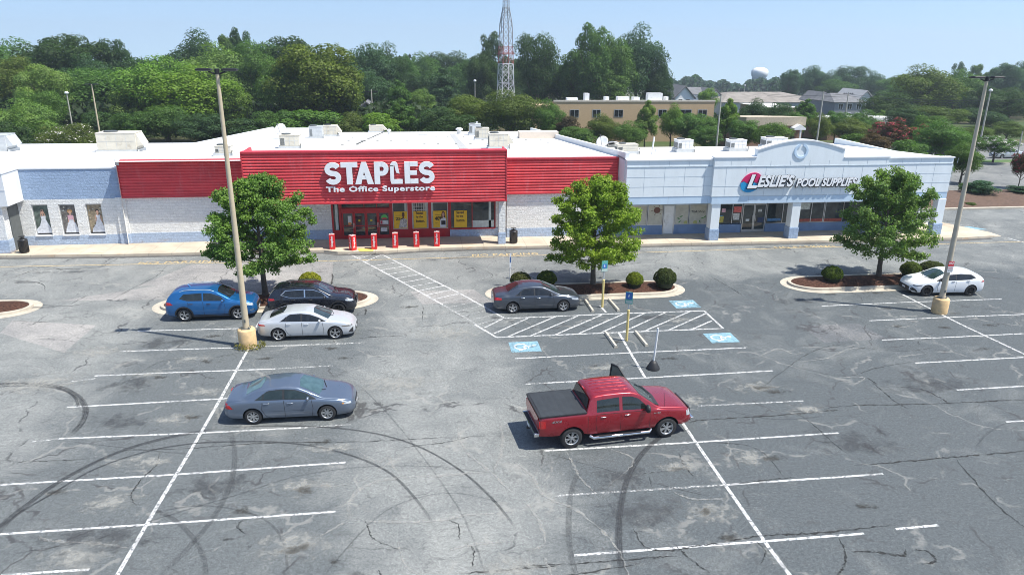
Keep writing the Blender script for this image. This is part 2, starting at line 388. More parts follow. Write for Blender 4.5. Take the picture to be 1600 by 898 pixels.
CR = [([(850,660+8),(900,664)],.03), ([(1070,660),(1110,655),(1200,650),(1290,642),(1310,640)],.09), ([(1285,640),(1320,634),(1420,632),(1520,628),(1600,624),(1700,619)],.07),
 ([(1335,727),(1400,722),(1480,715),(1560,708),(1640,702)],.08), ([(1364,598),(1380,612),(1400,628),(1422,640)],.07), ([(1400,604),(1440,608),(1470,622),(1486,632)],.07),
 ([(1230,640),(1260,655),(1300,690),(1325,710)],.035), ([(1490,712),(1530,760),(1570,800),(1610,830)],.06), ([(990,825),(1010,855),(1050,860),(1090,852),(1140,848)],.06),
 ([(1130,846),(1200,836),(1280,832),(1400,820)],.08), ([(1180,845),(1196,862),(1188,880)],.05), ([(1310,840),(1320,860),(1318,885),(1300,905)],.06), ([(1330,862),(1370,862),(1410,868),(1416,858)],.09),
 ([(1430,858),(1450,862),(1462,876),(1440,882)],.09), ([(800,884),(900,880),(1000,872),(1060,868)],.05), ([(720,896),(800,889),(870,884)],.07), ([(1055,850),(1075,870),(1110,896)],.05),
 ([(160,705),(300,700),(420,692),(560,690),(660,685),(800,680)],.04), ([(0,722),(80,720),(150,716)],.03), ([(250,706),(245,725),(222,748),(205,775),(214,790)],.05), ([(380,812),(372,822),(384,835)],.07),
 ([(570,812),(575,822),(580,838),(600,850),(630,860)],.035), ([(730,848),(740,862),(738,890)],.045), ([(700,812),(716,820),(718,846)],.03),
 ([(40,475),(110,478),(150,470)],.05), ([(70,455),(68,445),(50,440),(20,438)],.05), ([(0,441),(60,422),(150,418),(190,400)],.05), ([(120,430),(72,417),(30,430),(0,436)],.04), ([(262,414),(245,431),(205,452),(170,470)],.04),
 ([(110,476),(120,470),(150,455)],.04), ([(514,453),(518,443),(520,433),(518,426)],.10), ([(494,433),(492,426),(520,424)],.07), ([(570,480),(572,487),(570,492)],.08), ([(661,478),(660,502)],.04),
 ([(540,530),(590,526),(640,524)],.04), ([(815,420),(830,433),(838,436)],.07), ([(745,440),(770,430),(730,412)],.03), ([(1110,432),(1128,442),(1150,455),(1160,462)],.05), ([(1182,399),(1210,412),(1230,420)],.03), ([(1470,440),(1520,430),(1580,436),(1620,425)],.03),
 ([(1180,615),(1250,560),(1300,540),(1340,543),(1420,548),(1500,535)],.035), ([(1250,575),(1320,588),(1370,575),(1440,563)],.035), ([(1440,540),(1438,532),(1500,522)],.03), ([(1355,590),(1370,600)],.07),
 ([(620,700),(700,690),(740,680)],.04), ([(935,658),(985,655),(1050,667)],.03), ([(1000,740),(1050,735),(1080,725)],.04), ([(820,905),(900,897),(1000,880)],.05), ([(1060,708),(1070,728),(1085,745)],.04), ([(1015,745),(1018,760)],.03),
 ([(1100,690),(1180,700),(1225,745)],.03),([(1140,757),(1200,750),(1240,745)],.05),([(860,350+360),(1120,780)],.02), ([(590,890),(600,905)],.03),([(0,500),(60,503),(110,500)],.05), ([(190,600),(250,566),(300,560)],.03),([(330,560),(370,552),(400,548)],.03)]
for i, (pp, w_) in enumerate(CR): cr(C, pp, w_, .0130+.0001*(i % 6), i)
WH = [([(547,812),(545,790),(560,765),(610,748),(700,742),(770,736)],.16), ([(545,812),(600,815),(680,814),(720,806),(800,800)],.13), ([(500,838),(545,812)],.10), ([(770,736),(782,712),(785,682),(780,660)],.14),
 ([(715,665),(720,690),(735,712),(775,745),(800,770)],.13), ([(560,705),(590,722),(606,712),(610,722),(625,745)],.13), ([(700,860),(740,850),(800,845)],.13), ([(800,660+60),(830,742),(850,775),(905,800),(960,850),(985,905)],.13),
 ([(1052,768),(1085,780),(1140,778)],.10), ([(885,706),(898,730),(905,745),(930,770)],.10), ([(815,775),(842,815),(850,850),(820,860)],.12), ([(950,700),(990,720),(950,760)],.07),
 ([(1180,560),(1215,545),(1240,553),(1260,550)],.10), ([(1245,565),(1290,560),(1330,545),(1380,543)],.09), ([(1300,590),(1350,590),(1330,603)],.09), ([(60,838),(80,845),(160,850),(200,857)],.12), ([(560,618),(600,585),(640,560),(700,545)],.06),
 ([(600,640),(680,620),(760,600),(800,585)],.05), ([(480,760),(560,752),(640,700)],.05), ([(620,845),(640,890),(700,905)],.08), ([(850,870),(865,905)],.1)]
for i, (pp, w_) in enumerate(WH): cr(W, pp, w_*.9, .0137+.0001*(i % 6), i+100)
W.build('filled_cracks', D_SEAL); C.build('pavement_cracks', D_CRACK)
def blobs(name, mat, lst, z):
    B = Sheets()
    for i, (x, y, rx, ry) in enumerate(lst):
        c = gnd(x, y); n = 20; k_ = 1.35 if 'pale' in name else 1.1; rx *= k_; ry *= k_; v = [(c.x, c.y, z+.00015*i)]; uv = [(0, 0)]
        for k in range(n):
            a = 2*math.pi*k/n; v.append((c.x+rx*math.cos(a), c.y+ry*math.sin(a), z+.00015*i)); uv.append((1, 0))
        B.add(v, [(0, 1+k, 1+(k+1) % n) for k in range(n)], uv)
    B.build(name, mat)
blobs('worn_pale_spots', D_TAN, [(600-130,760,1.7,.7),(270,655,1.3,.6),(230,720,1.5,.7),(170,785,1.3,.8),(460,852,1.7,.9),(120,870,1.6,.9),(300,560,1.3,.7),(320,612,1.4,.6),(1060,730,1.2,.6),(1170,715,1.2,.8),(1110,800,1.4,.7),(940,574,1.7,.6),(1075,626,1.3,.7),(840,640,1.2,.5),(520,700,1.5,.5),(230,585,1.3,.6),(1060,500,1.2,.6),(800,890,1.6,.8),(1180,605,1.6,.8),(620,600,2.6,1.2),(700,520,2.4,1.4),(60,600,2.5,1.5),(150,550,2.2,1.0),(1260,640,1.2,.6)], .0160)
blobs('oil_stains', D_OIL, [(480,765,.9,.5),(465,858,1.0,.5),(300,652,.8,.35),(250,590,.7,.35),(325,565,.9,.4),(335,525,.9,.4),(500,692,1.0,.35),(930,572,1.0,.35),(1062,733,.6,.3),(1190,605,1.0,.45),(1205,715,1.0,.45),(1105,800,.7,.4),(1350,790,.8,.4),(1385,482,.9,.5),(1495,490,.9,.35),(1400,510,.9,.4),(1475,512,1.0,.4),(1548,508,1.0,.4),(1540,545,.9,.4),(1300,460,1.3,.35),(1370,458,1.1,.3),(520,545,.9,.4),(415,560,.8,.3),(535,560,.8,.3),(520,878,.35,.35),(380,800,.5,.5),(355,843,.6,.15),(390,855,.4,.25),(90,770,.9,.4),(960,535,.8,.4),(1045,560,.8,.4),(1140,840,.8,.4),(1210,612,1.2,.5),(640,480,1.2,.4)], .0200)
blobs('dark_patches', D_DARK, [(260,535,3.5,1.4),(210,600,2.5,1.5),(180,660,2.5,1.2),(1030,495,3,1),(60,480,2.5,.7),(100,425,4,.6),(160,840,3,1.3),(330,760,2.5,1.4),(480,450-0,2,1),(1330,690,3,2),(960,750,3,1.5),(1250,470,3,1),(40,441,2,.5),(700,404,5,.35),(1250,386,5,.3),(300,407,5,.3),(1000,800,3,1.4),(1450,600,4,2)], .0240)
# lettering painted in the fire lane
def text_mesh(txt, size=1.0, extrude=0.0, offset=0.0, align='CENTER', shear=0, space=1.0, bevel=0):
    cu = bpy.data.curves.new('text', 'FONT'); cu.body = txt; cu.size = size; cu.extrude = extrude; cu.offset = offset
    cu.align_x = align; cu.align_y = 'BOTTOM_BASELINE'; cu.shear = shear; cu.space_character = space; cu.resolution_u = 4; cu.bevel_depth = bevel
    o = bpy.data.objects.new('text', cu); COL.objects.link(o)
    bpy.context.view_layer.update()
    me = bpy.data.meshes.new_from_object(o.evaluated_get(bpy.context.evaluated_depsgraph_get()))
    bpy.data.objects.remove(o); bpy.data.curves.remove(cu); return me
def fit_text(me, x0, x1, z0, z1, y, flat=False, zz=0):
    n = len(me.vertices); a = np.zeros(n*3); me.vertices.foreach_get('co', a); a = a.reshape(-1, 3)
    lo = a.min(0); hi = a.max(0); d = a[:, 2].copy()
    a[:, 0] = x0+(a[:, 0]-lo[0])/(hi[0]-lo[0])*(x1-x0); h = z0+(a[:, 1]-lo[1])/(hi[1]-lo[1])*(z1-z0)
    if flat: a[:, 1] = h; a[:, 2] = zz
    else: a[:, 2] = h; a[:, 1] = y-d
    me.vertices.foreach_set('co', a.ravel()); me.update(); return me
for (x, y, ln_) in ((280,411,5.2),(790,399,4.6),(1260,387,4.6)):
    c = gnd(x, y); me = fit_text(text_mesh('NO PARKING', offset=.02, space=1.1), c.x-ln_/2, c.x+ln_/2, c.y, c.y+.5, 0, True, .006)
    tag(link('lane_lettering', me, P_YELLOW), kind='structure')
# accessible-stall symbols
def disc(cx, cy, r, r2, a0, a1, z, n=20):
    v = []; 
    for i in range(n+1):
        a = a0+(a1-a0)*i/n; v += [(cx+r*math.cos(a), cy+r*math.sin(a), z), (cx+r2*math.cos(a), cy+r2*math.sin(a), z)]
    return v, [(2*i, 2*i+1, 2*i+3, 2*i+2) for i in range(n)]
for (x, y) in ((820,541.5),(1070,475),(1127,527.5)):
    c = gnd(x, y); b = MB(); b.add([(c.x-.72,c.y-.62,.005),(c.x+.72,c.y-.62,.005),(c.x+.72,c.y+.62,.005),(c.x-.72,c.y+.62,.005)], [(0,1,2,3)])
    tag(b.build('accessible_stall_panel', P_BLUE), kind='structure')
    b = MB(); q = lambda u, v_: (c.x+v_*.95, c.y-u*.95)           # symbol lies on its side, head to the right
    b.add(*disc(c.x-.18, c.y+.02, .36, .27, .5, 5.6, .0085))
    b.add(*disc(c.x+.46, c.y+.1, .10, .001, 0, 6.28, .0085, 12))
    for (x0, y0, x1, y1, wd) in ((.34,.08,-.02,.05,.09),(-.02,.05,-.05,-.32,.09),(-.05,-.32,-.34,-.42,.08),(.2,.08,.16,-.2,.06)):
        p0 = Vector((c.x+x0, c.y+y0, 0)); p1 = Vector((c.x+x1, c.y+y1, 0)); d = (p1-p0).normalized(); nn = Vector((-d.y, d.x, 0))*wd/2
        b.add([(*(p0+nn).xy, .0088), (*(p0-nn).xy, .0088), (*(p1-nn).xy, .0088), (*(p1+nn).xy, .0088)], [(0,1,2,3)])
    tag(b.build('accessible_stall_symbol', P_SYM), kind='structure')
b = MB(); c = gnd(1510, 357); b.add([(c.x-.9,c.y-.5,.005),(c.x+1.5,c.y-.5,.005),(c.x+.8,c.y+.6,.005),(c.x-1.6,c.y+.6,.005)], [(0,1,2,3)])
tag(b.build('accessible_stall_panel', P_BLUE), kind='structure')

# ---- sidewalk with kerb
CONC = M('concrete', (.46,.40,.31), .85, var=.10, vs=.9, dirt=((.30,.22,.13), .8, .7), bump=.15, bs=25)
CONCG = M('grey_concrete', (.42,.40,.36), .85, var=.12, vs=1.2, dirt=((.22,.20,.17), 1.4, .6), bump=.15, bs=25)
g = N('sidewalk_concrete'); g.set(.85, 0, .3); p = g.pos(); sx = g.n('SeparateXYZ'); g.L(p, sx.inputs[0])
c = g.mix(1.0, (.50,.43,.335), g.ramp(g.noise(p, .5, 5, .6), .25, .75, .82, 1.16), 'MULTIPLY')
c = g.mix(g.math('MULTIPLY', g.ramp(g.noise(g.scale(p, (.5, 2, 1)), .9, 5, .7, .8), .55, .72), .55), c, (.46,.25,.11))
c = g.mix(g.math('MULTIPLY', g.ramp(g.noise(p, 2.5, 5, .7), .6, .75), .4), c, (.2,.18,.15))
jm = g.math('FRACT', g.math('MULTIPLY', sx.outputs[0], 1/1.52)); c = g.mix(g.ramp(g.math('ABSOLUTE', g.math('SUBTRACT', jm, .5)), .486, .497, 0, .55), c, (.14,.12,.10))
g.col(c); g.bump(g.noise(p, 30, 2), .15, .01); WALK = g.mat
kp = [(-60,50.9),(-27.8,50.75),(-19.6,50.3),(-10,50.15),(-6.6,50.05),(-5.6,49.5),(-2.5,49.35),(0,49.75),(4,49.85),(16,49.5),(31,49.2),(41,49.0),(43.6,49.3)]
b = MB(); n = len(kp); back = [(x, 53.35) for x, y in kp[:-1]]+[(44.5,50.4)]
for i in range(n-1):
    (x0, y0), (x1, y1) = kp[i], kp[i+1]
    b.add([(x0,y0,.15),(x1,y1,.15),(back[i+1][0],back[i+1][1],.15),(back[i][0],back[i][1],.15),(x0,y0-.02,-.03),(x1,y1-.02,-.03)], [(0,1,2,3),(4,5,1,0)])
b.add([(43.6,49.3,.15),(44.9,49.6,.02),(44.5,50.4,.15),(44.9,49.6,-.03),(43.6,49.3,-.03)], [(0,1,2),(4,3,1,0)])
b.add([(41,50.4,.148),(44.5,50.4,.148),(43.0,54,.148),(41,54,.148)], [(0,1,2,3)])
tag(b.build('sidewalk', WALK), kind='structure')
b = MB()
for i in range(n-1):
    (x0, y0), (x1, y1) = kp[i], kp[i+1]
    b.add([(x0,y0-.05,.006),(x1,y1-.05,.006),(x1,y1-.42,.006),(x0,y0-.42,.006)], [(3,2,1,0)])
tag(b.build('gutter', M('gutter_asphalt', (.085,.083,.08), .9, var=.3, vs=1.2, dirt=((.2,.17,.13), 1.1, .6))), kind='structure')
# yellow ramp at the crossing
b = MB(); b.add([(-4.15,49.42,.156),(-3.2,49.37,.156),(-3.1,50.25,.156),(-4.3,50.25,.156)], [(0,1,2,3)])
tag(b.build('crossing_ramp_panel', M('ramp_yellow', (.62,.44,.12), .8, var=.15)), kind='structure')

# ---- planted islands
g = N('mulch'); g.set(.95, 0, .15); p = g.pos()
c = g.mix(g.ramp(g.noise(p, 9, 5, .8), .35, .65), (.030,.015,.011), (.115,.055,.038)); c = g.mix(g.ramp(g.noise(p, 26, 2), .62, .7), c, (.22,.15,.11)); g.col(c)
g.bump(g.noise(p, 18, 4, .8), .9, .05); MULCH = g.mat; BANKM = M('bank_mulch', (.115,.070,.048), .95, var=.3, vs=5, dirt=((.05,.03,.022), 2.5, .7), bump=.5, bs=10)
KERB = M('kerb_concrete', (.47,.42,.34), .85, var=.14, vs=1.5, dirt=((.2,.17,.13), 1.6, .6), bump=.15)
def outline(x0, x1, y0, y1, inset=0, n=18, ex=1.0):
    b_ = (y1-y0)/2-inset; cy = (y0+y1)/2; rx = (y1-y0)/2*1.25-inset; pts = []
    xr = x1-(y1-y0)/2*1.25; xl = x0+(y1-y0)/2*1.25
    for i in range(n+1):
        a = -math.pi/2+math.pi*i/n; pts.append((xr+rx*math.cos(a), cy+b_*math.sin(a)))
    for i in range(n+1):
        a = math.pi/2+math.pi*i/n; pts.append((xl+rx*math.cos(a), cy+b_*math.sin(a)))
    return pts
def island(x0, x1, y0, y1):
    rings = [(0, .012), (.42, .02), (.44, .15), (.60, .16), (.62, .13), (.95, .20), (1.35, .27)]
    o = [outline(x0, x1, y0, y1, r) for r, z in rings]; n = len(o[0])
    k = MB()
    for j in range(4):
        z0, z1 = rings[j][1], rings[j+1][1]; k.add([(p[0],p[1],z0) for p in o[j]]+[(p[0],p[1],z1) for p in o[j+1]], [(i,(i+1)%n,(i+1)%n+n,i+n) for i in range(n)], 0, False)
    tag(k.build('island_kerb', KERB), kind='structure')
    b = MB()
    for j in (4, 5): 
        z0, z1 = rings[j][1], rings[j+1][1]; b.add([(p[0],p[1],z0) for p in o[j]]+[(p[0],p[1],z1) for p in o[j+1]], [(i,(i+1)%n,(i+1)%n+n,i+n) for i in range(n)], 0, True)
    b.add([(p[0],p[1],rings[6][1]) for p in o[6]], [tuple(range(n))])
    tag(b.build('mulch_bed', MULCH), kind='structure')
ISL = [(-14.6,-2.4,38.1,41.4), (3.7,15.7,38.25,41.5), (21.9,34.6,38.0,41.4), (-34,-20.5,38.5,41.7)]
for q in ISL: island(*q)
# raised mulch bank and kerb across the side drive
def zb(x, y): return .05+.5*max(0, min(1, (y-59.5)/4))*max(0, min(1, (70-y)/5))
b = MB()
XS = rng(44, 100, 28); YS = [59.3, 60, 61, 62.5, 64, 65.5, 67, 68]
v = [(x-1.0*(y-59.3)*.0, y-(x-44)*.01+0, zb(x, y)+terr(x, y)) for y in YS for x in XS]; nx = len(XS)
b.add(v, [(j*nx+i, j*nx+i+1, (j+1)*nx+i+1, (j+1)*nx+i) for j in range(len(YS)-1) for i in range(nx-1)], 0, True)
tag(b.build('mulch_bank', BANKM), kind='structure')
b = MB(); b.box(44, 100, 58.9, 59.3, -.05, .13); b.box(44, 100, 68.0, 68.25, -.5, -.12)
tag(b.build('bank_kerb', KERB), kind='structure')
b = MB(); b.add([(55,93,terr(0,93)+.05),(170,93,terr(0,93)+.05),(170,97,terr(0,97)+.05),(55,97,terr(0,97)+.05)], [(0,1,2,3)])
tag(b.build('grass_verge', M('verge_grass', (.07,.13,.03), .95, var=.2, vs=1)), kind='structure')
b = MB(); b.box(55, 170, 92.8, 93.02, terr(0,93)-.05, terr(0,93)+.14); tag(b.build('verge_kerb', KERB), kind='structure')
# ------------------------------------------------------------ stores
def block(name, c, scale=1.0, strength=.8, bw=.4, bh=.2, mortar=.012, tint=None, rough=.85, stain=True):
    g = N(name); g.set(rough, 0, .3); p = g.pos(); s = g.n('SeparateXYZ'); g.L(p, s.inputs[0])
    cb = g.n('CombineXYZ'); g.L(g.math('ADD', s.outputs[0], s.outputs[1]), cb.inputs[0]); g.L(s.outputs[2], cb.inputs[1])
    br = g.n('TexBrick'); g.L(cb.outputs[0], br.inputs['Vector']); br.inputs['Scale'].default_value = 1
    br.inputs['Brick Width'].default_value = bw; br.inputs['Row Height'].default_value = bh; br.inputs['Mortar Size'].default_value = mortar
    br.inputs['Color1'].default_value = (1.04,1.04,1.04,1); br.inputs['Color2'].default_value = (.96,.96,.96,1); br.inputs['Mortar'].default_value = (.90,.90,.90,1)
    cc = g.mix(1.0, tuple(c), br.outputs['Color'], 'MULTIPLY')
    nz = g.noise(p, 7, 4, .7, 1.0)
    cc = g.mix(1.0, cc, g.ramp(nz, .3, .7, .88, 1.06), 'MULTIPLY')
    if stain:
        low = g.math('MULTIPLY', g.ramp(s.outputs[2], .15, .5, 1, 0), g.ramp(g.noise(p, .9, 4, .7), .5, .68))
        cc = g.mix(g.math('MULTIPLY', low, .6), cc, (.38,.24,.14))
    g.col(cc)
    h = g.math('ADD', g.math('MULTIPLY', nz, 1.0), g.math('MULTIPLY', br.outputs['Fac'], -.15)); g.bump(h, strength, .11)
    return g.mat
STONE_W = block('white_split_block', (.83,.83,.81)); STONE_B = block('blue_split_block', (.34,.45,.62)); STONE_LB = block('pale_blue_split_block', (.44,.54,.69))
def panelmat(name, c, streak=.12):
    g = N(name); g.set(.6, 0, .35); p = g.pos()
    cc = g.mix(1.0, tuple(c), g.ramp(g.noise(g.scale(p, (1, 1, .25)), 1.6, 4, .65), .25, .75, .95, 1.03), 'MULTIPLY')
    cc = g.mix(g.math('MULTIPLY', g.ramp(g.noise(g.scale(p, (2.2, 1, .16)), 2.5, 4, .7), .60, .78), streak), cc, (.45,.44,.40))
    g.col(cc); g.bump(g.noise(p, 40, 2), .08, .01); return g.mat
STUCCO = panelmat('pale_blue_stucco', (.76,.81,.83)); STUCCO_B = panelmat('blue_grey_stucco', (.52,.65,.78)); WHITE_P = panelmat('white_panel', (.74,.75,.76), .12)
g = N('white_membrane_roof'); g.set(.7, 0, .3); p = g.pos()
cc = g.mix(1.0, (.74,.73,.70), g.ramp(g.noise(p, .25, 5, .65), .25, .75, .90, 1.04), 'MULTIPLY')
cc = g.mix(g.math('MULTIPLY', g.ramp(g.noise(p, .8, 6, .75), .60, .75), .25), cc, (.42,.38,.31)); g.col(cc); g.bump(g.noise(p, 2.5, 3), .15, .03); ROOF = g.mat
g = N('red_corrugated_metal'); g.set(.55, 0, .45); p = g.pos()
cc = g.mix(1.0, (.72,.075,.085), g.ramp(g.noise(g.scale(p, (.6, 1, 2)), .9, 4, .6), .25, .75, .84, 1.12), 'MULTIPLY')
cc = g.mix(g.math('MULTIPLY', g.ramp(g.noise(g.scale(p, (1.5, 1, .25)), 1.8, 5, .75), .48, .72), .40), cc, (.70,.22,.24)); g.col(cc); REDM = g.mat
RED = M('red_paint', (.42,.012,.02), .45, var=.1, vs=2); REDB = M('bright_red_plastic', (.66,.018,.022), .4, var=.06)
REDT = M('red_trim', (.50,.035,.05), .5, var=.1); FRAME = M('dark_bronze_frame', (.05,.05,.052), .45); ALU = M('aluminium_frame', (.50,.51,.52), .35, .6, var=.06)
BLUEB = M('blue_painted_base', (.17,.25,.40), .7, var=.12, vs=1.5, bump=.15, bs=6)
def glass(name, c=(.02,.028,.032), rough=.04, var=.5):
    g = N(name); g.set(rough, 0, .6); p = g.pos()
    g.col(g.mix(g.ramp(g.noise(p, 1.3, 3, .6, .5), .35, .7, 0, var), tuple(c), (.10,.12,.12))); return g.mat
GLASS = glass('store_glass'); WHITEL = M('white_sign_acrylic', (.86,.87,.88), .35, var=.03); BLACKS = M('black_sign_edge', (.015,.015,.017), .5)
CREAM = M('cream_enamel', (.60,.56,.47), .5, var=.08, vs=1.5, dirt=((.30,.25,.18), 2.0, .5)); LGREY = M('light_grey_metal', (.52,.54,.55), .45, .2, var=.08); WHITEM = M('white_enamel', (.74,.74,.73), .5, var=.06, dirt=((.35,.32,.27), 2, .35))
DGREY = M('dark_grille', (.10,.11,.11), .6); CURTAIN = M('pale_curtain', (.50,.56,.55), .8, var=.15, vs=5); YEL = M('yellow_poster', (.80,.50,.02), .6, var=.03); BLK = M('black_print', (.012,.012,.013), .6)
def rz(y, z0=6.0, s=.067, y0=53): return z0-s*(y-y0)

def corr(name, x0, x1, y, z0, z1, parent, pitch=.20, dep=.09, back=.4):
    n = max(2, round((z1-z0-.16)/pitch)); ph = (z1-z0-.16)/n; v = []; f = []
    prof = []
    for i in range(n):
        zb_ = z0+.06+i*ph
        prof += [(0, zb_), (0, zb_+ph*.30), (dep, zb_+ph*.62), (dep, zb_+ph*.90)]
    prof += [(0, z1-.10)]
    b = MB(); v = [(x, y+d, z) for (d, z) in prof for x in (x0+.07, x1-.07)]
    b.add(v, [(2*i, 2*i+1, 2*i+3, 2*i+2) for i in range(len(prof)-1)])
    o = b.build(name, REDM, parent)
    t = MB(); t.box(x0, x1, y-.03, y+back, z0-.03, z0+.055); t.box(x0, x1, y-.04, y+back, z1-.10, z1+.02)
    t.box(x0, x0+.08, y-.025, y+back, z0+.055, z1-.10); t.box(x1-.08, x1, y-.025, y+back, z0+.055, z1-.10)
    t.build('fascia_trim', REDT, o); return o
def windowset(parent, x0, x1, z0, z1, y, fw=.06, fm=FRAME, mull=(), gm=GLASS, depth=.08, name='window'):
    b = MB(); b.box(x0, x1, y-.02, y+depth, z0, z0+fw); b.box(x0, x1, y-.02, y+depth, z1-fw, z1)
    b.box(x0, x0+fw, y-.02, y+depth, z0+fw, z1-fw); b.box(x1-fw, x1, y-.02, y+depth, z0+fw, z1-fw)
    for mx in mull: b.box(mx-fw/2, mx+fw/2, y-.02, y+depth, z0+fw, z1-fw)
    o = b.build(name, fm, parent); g_ = MB(); g_.box(x0+fw, x1-fw, y+.03, y+.05, z0+fw, z1-fw); g_.build('pane', gm, o); return o

# === bridal shop (left)
T = thing('bridal_shop', 'white and grey-blue split-block shop with three tall narrow picture windows, left edge', 'shop', (-24, 53.2, 0))
T0 = T.location.copy()
def ch(o):                                   # children are built in world coordinates, then hung under their thing
    o.location = o.location - T0; return o
_bb = MB.build
def bld(mb, name, mats, parent=None, loc=None, bevel=0):
    return _bb(mb, name, mats, parent, loc, bevel)
class under:                                  # all parts made inside have world coordinates although their parent has a location
    def __init__(s, root): s.root = root
    def __enter__(s): s.before = set(bpy.data.objects); return s.root
    def __exit__(s, *a):
        for o in set(bpy.data.objects)-s.before:
            if o.parent == s.root: o.matrix_parent_inverse = Matrix.Translation(-s.root.location)
with under(T):
    xs = [-50, -26.5, -25.42, -24.72, -23.68, -22.98, -21.94, -20.35]
    b = MB()
    for x0, x1 in ((-50,-26.47),(-25.42,-24.71),(-23.66,-22.97),(-21.93,-20.32)): b.box(x0, x1, 53.2, 53.5, .82, 3.03)
    b.box(-50, -20.32, 53.2, 53.5, 3.03, 3.38); b.build('wall', STONE_W, T)
    b = MB(); b.box(-50, -20.32, 53.18, 53.5, 0, .82); b.build('blue_base_course', STONE_LB, T)
    b = MB(); b.box(-27.4, -20.32, 53.21, 53.5, 3.38, 5.46); b.build('upper_wall', STONE_B, T)
    b = MB(); b.box(-27.4, -20.34, 53.17, 53.6, 5.46, 5.54); b.box(-27.4, -20.34, 53.6, 53.75, 5.2, 5.54); b.build('coping', WHITE_P, T)
    v = [(-60,53.75,5.5),(-20.4,53.75,5.5),(-20.4,79,3.8),(-60,79,3.8)]
    b = MB(); b.add(v+[(-60,53.75,0),(-20.4,53.75,0),(-20.4,79,-1),(-60,79,-1)], [(0,1,2,3),(2,6,7,3),(1,5,6,2)]); b.build('roof', ROOF, T)
    b = MB(); b.box(-60, -20.5, 78.9, 79.1, 3.2, 3.98); b.build('rear_parapet', WHITE_P, T)
    # porch with block pier
    b = MB(); b.box(-60, -26.84, 51.1, 53.19, 3.36, 5.50); b.build('porch_fascia', WHITE_P, T)
    b = MB(); b.box(-60, -26.80, 51.06, 53.16, 5.50, 5.56); b.box(-60, -26.82, 51.08, 51.11, 4.42, 4.45); b.build('fascia_cap', WHITE_P, T)
    b = MB(); b.box(-28.0, -27.3, 51.2, 51.9, .15, 1.05); b.build('pier_base', STONE_LB, T, bevel=.02)
    b = MB(); b.box(-27.97, -27.33, 51.23, 51.87, 1.05, 3.36); b.build('pier', STONE_W, T, bevel=.02)
    b = MB(); b.box(-27.33, -27.30, 51.9, 53.17, .15, 3.36); b.build('pier_side_sheet', DGREY, T)  # thin dark grey sheet closing the gap between pier and wall
    rnd = random.Random(5)
    for k, (x0, x1) in enumerate(((-26.47,-25.42),(-24.71,-23.66),(-22.97,-21.93))):
        o = windowset(T, x0, x1, .85, 3.0, 53.30, .05, ALU)
        s_ = MB(); s_.box(x0-.04, x1+.04, 53.12, 53.3, .80, .86); s_.build('sill', WHITE_P, o)
BG = [M('poster_shadow_green', (.10,.13,.11), .6, var=.5, vs=4), M('poster_garden', (.13,.12,.11), .6, var=.6, vs=5), M('poster_gold', (.26,.21,.14), .6, var=.5, vs=5)]
SKIN = M('skin_print', (.50,.30,.22), .6); GOWN = M('white_gown_print', (.66,.68,.72), .6, var=.18, vs=7); HAIRB = M('blond_print', (.42,.24,.10), .6); HAIRD = M('dark_hair_print', (.02,.015,.012), .6); PINK = M('pink_print', (.60,.36,.42), .6, var=.1)
def bride(cx, z0, wd, k, x0, x1, T):
    y = 53.322; b = MB(); b.box(x0+.06, x1-.06, y-.004, y, .92, 2.94); b.build('print_sheet', BG[k], T)
    y -= .006
    b = MB(); h = (1.62, 1.45, 1.45)[k]+z0; n = 9
    prof = [(0,-.0,.48),(.25,.0,.42),(.55,.02,.30),(.8,.02,.20),(.98,.02,.13),(1.12,.02,.15),(1.22,.02,.17)]
    pts = [(cx+dx+w_*(1.0 if i else 1.02)*wd, z0+z) for i, (z, dx, w_) in enumerate(prof)]
    pts2 = [(cx+dx-w_*wd*(1.35 if i < 2 and k != 1 else 1), z0+z) for i, (z, dx, w_) in enumerate(prof)]
    b.xprism(pts+pts2[::-1], y-.003, y); b.build('gown', GOWN, T)
    b = MB(); b.box(cx-.035, cx+.055, y-.006, y-.001, z0+1.2, z0+1.36)
    b.xprism([(cx+.01+.085*math.cos(a*.524), z0+1.44+.11*math.sin(a*.524)) for a in range(12)], y-.008, y-.001)
    if k == 0:
        b.xprism([(cx-.16,z0+1.18),(cx-.10,z0+1.22),(cx+.0,z0+1.66),(cx-.04,z0+1.68)], y-.009, y-.003); b.xprism([(cx+.14,z0+1.22),(cx+.2,z0+1.18),(cx+.06,z0+1.68),(cx+.02,z0+1.66)], y-.009, y-.003)
    else:
        b.xprism([(cx-.2,z0+.75),(cx-.14,z0+.75),(cx-.10,z0+1.2),(cx-.17,z0+1.18)], y-.009, y-.003); b.xprism([(cx+.18,z0+.75),(cx+.24,z0+.75),(cx+.2,z0+1.18),(cx+.13,z0+1.2)], y-.009, y-.003)
    b.build('figure', SKIN, T)
    b = MB(); b.xprism([(cx+.01+(.12 if k != 1 else .17)*math.cos(a*.524), z0+1.52+(.09 if k != 1 else .15)*math.sin(a*.524)) for a in range(12)], y-.007, y-.0045); b.build('hair', [HAIRD, HAIRB, HAIRD][k], T)
    if k == 1: b = MB(); b.box(cx-.17, cx+.19, y-.0095, y-.0035, z0+.92, z0+1.24); b.build('bodice', PINK, T)
    if k: 
        b = MB(); r_ = random.Random(k)
        for _ in range(14):
            ax = r_.uniform(x0+.12, x1-.12); az = r_.uniform(1.3, 2.8); rr = r_.uniform(.03, .07)
            b.xprism([(ax+rr*math.cos(a*1.047), az+rr*math.sin(a*1.047)) for a in range(6)], y-.002+.0002*_, y+.0008)
        b.build('blossom_print', M('blossom_print', (.42,.42,.36), .6, var=.3, vs=6), T)
    b = MB(); b.box(x0+.06, x1-.06, y-.002, y, .92, 1.02); b.build('floor_print', HAIRD, T)
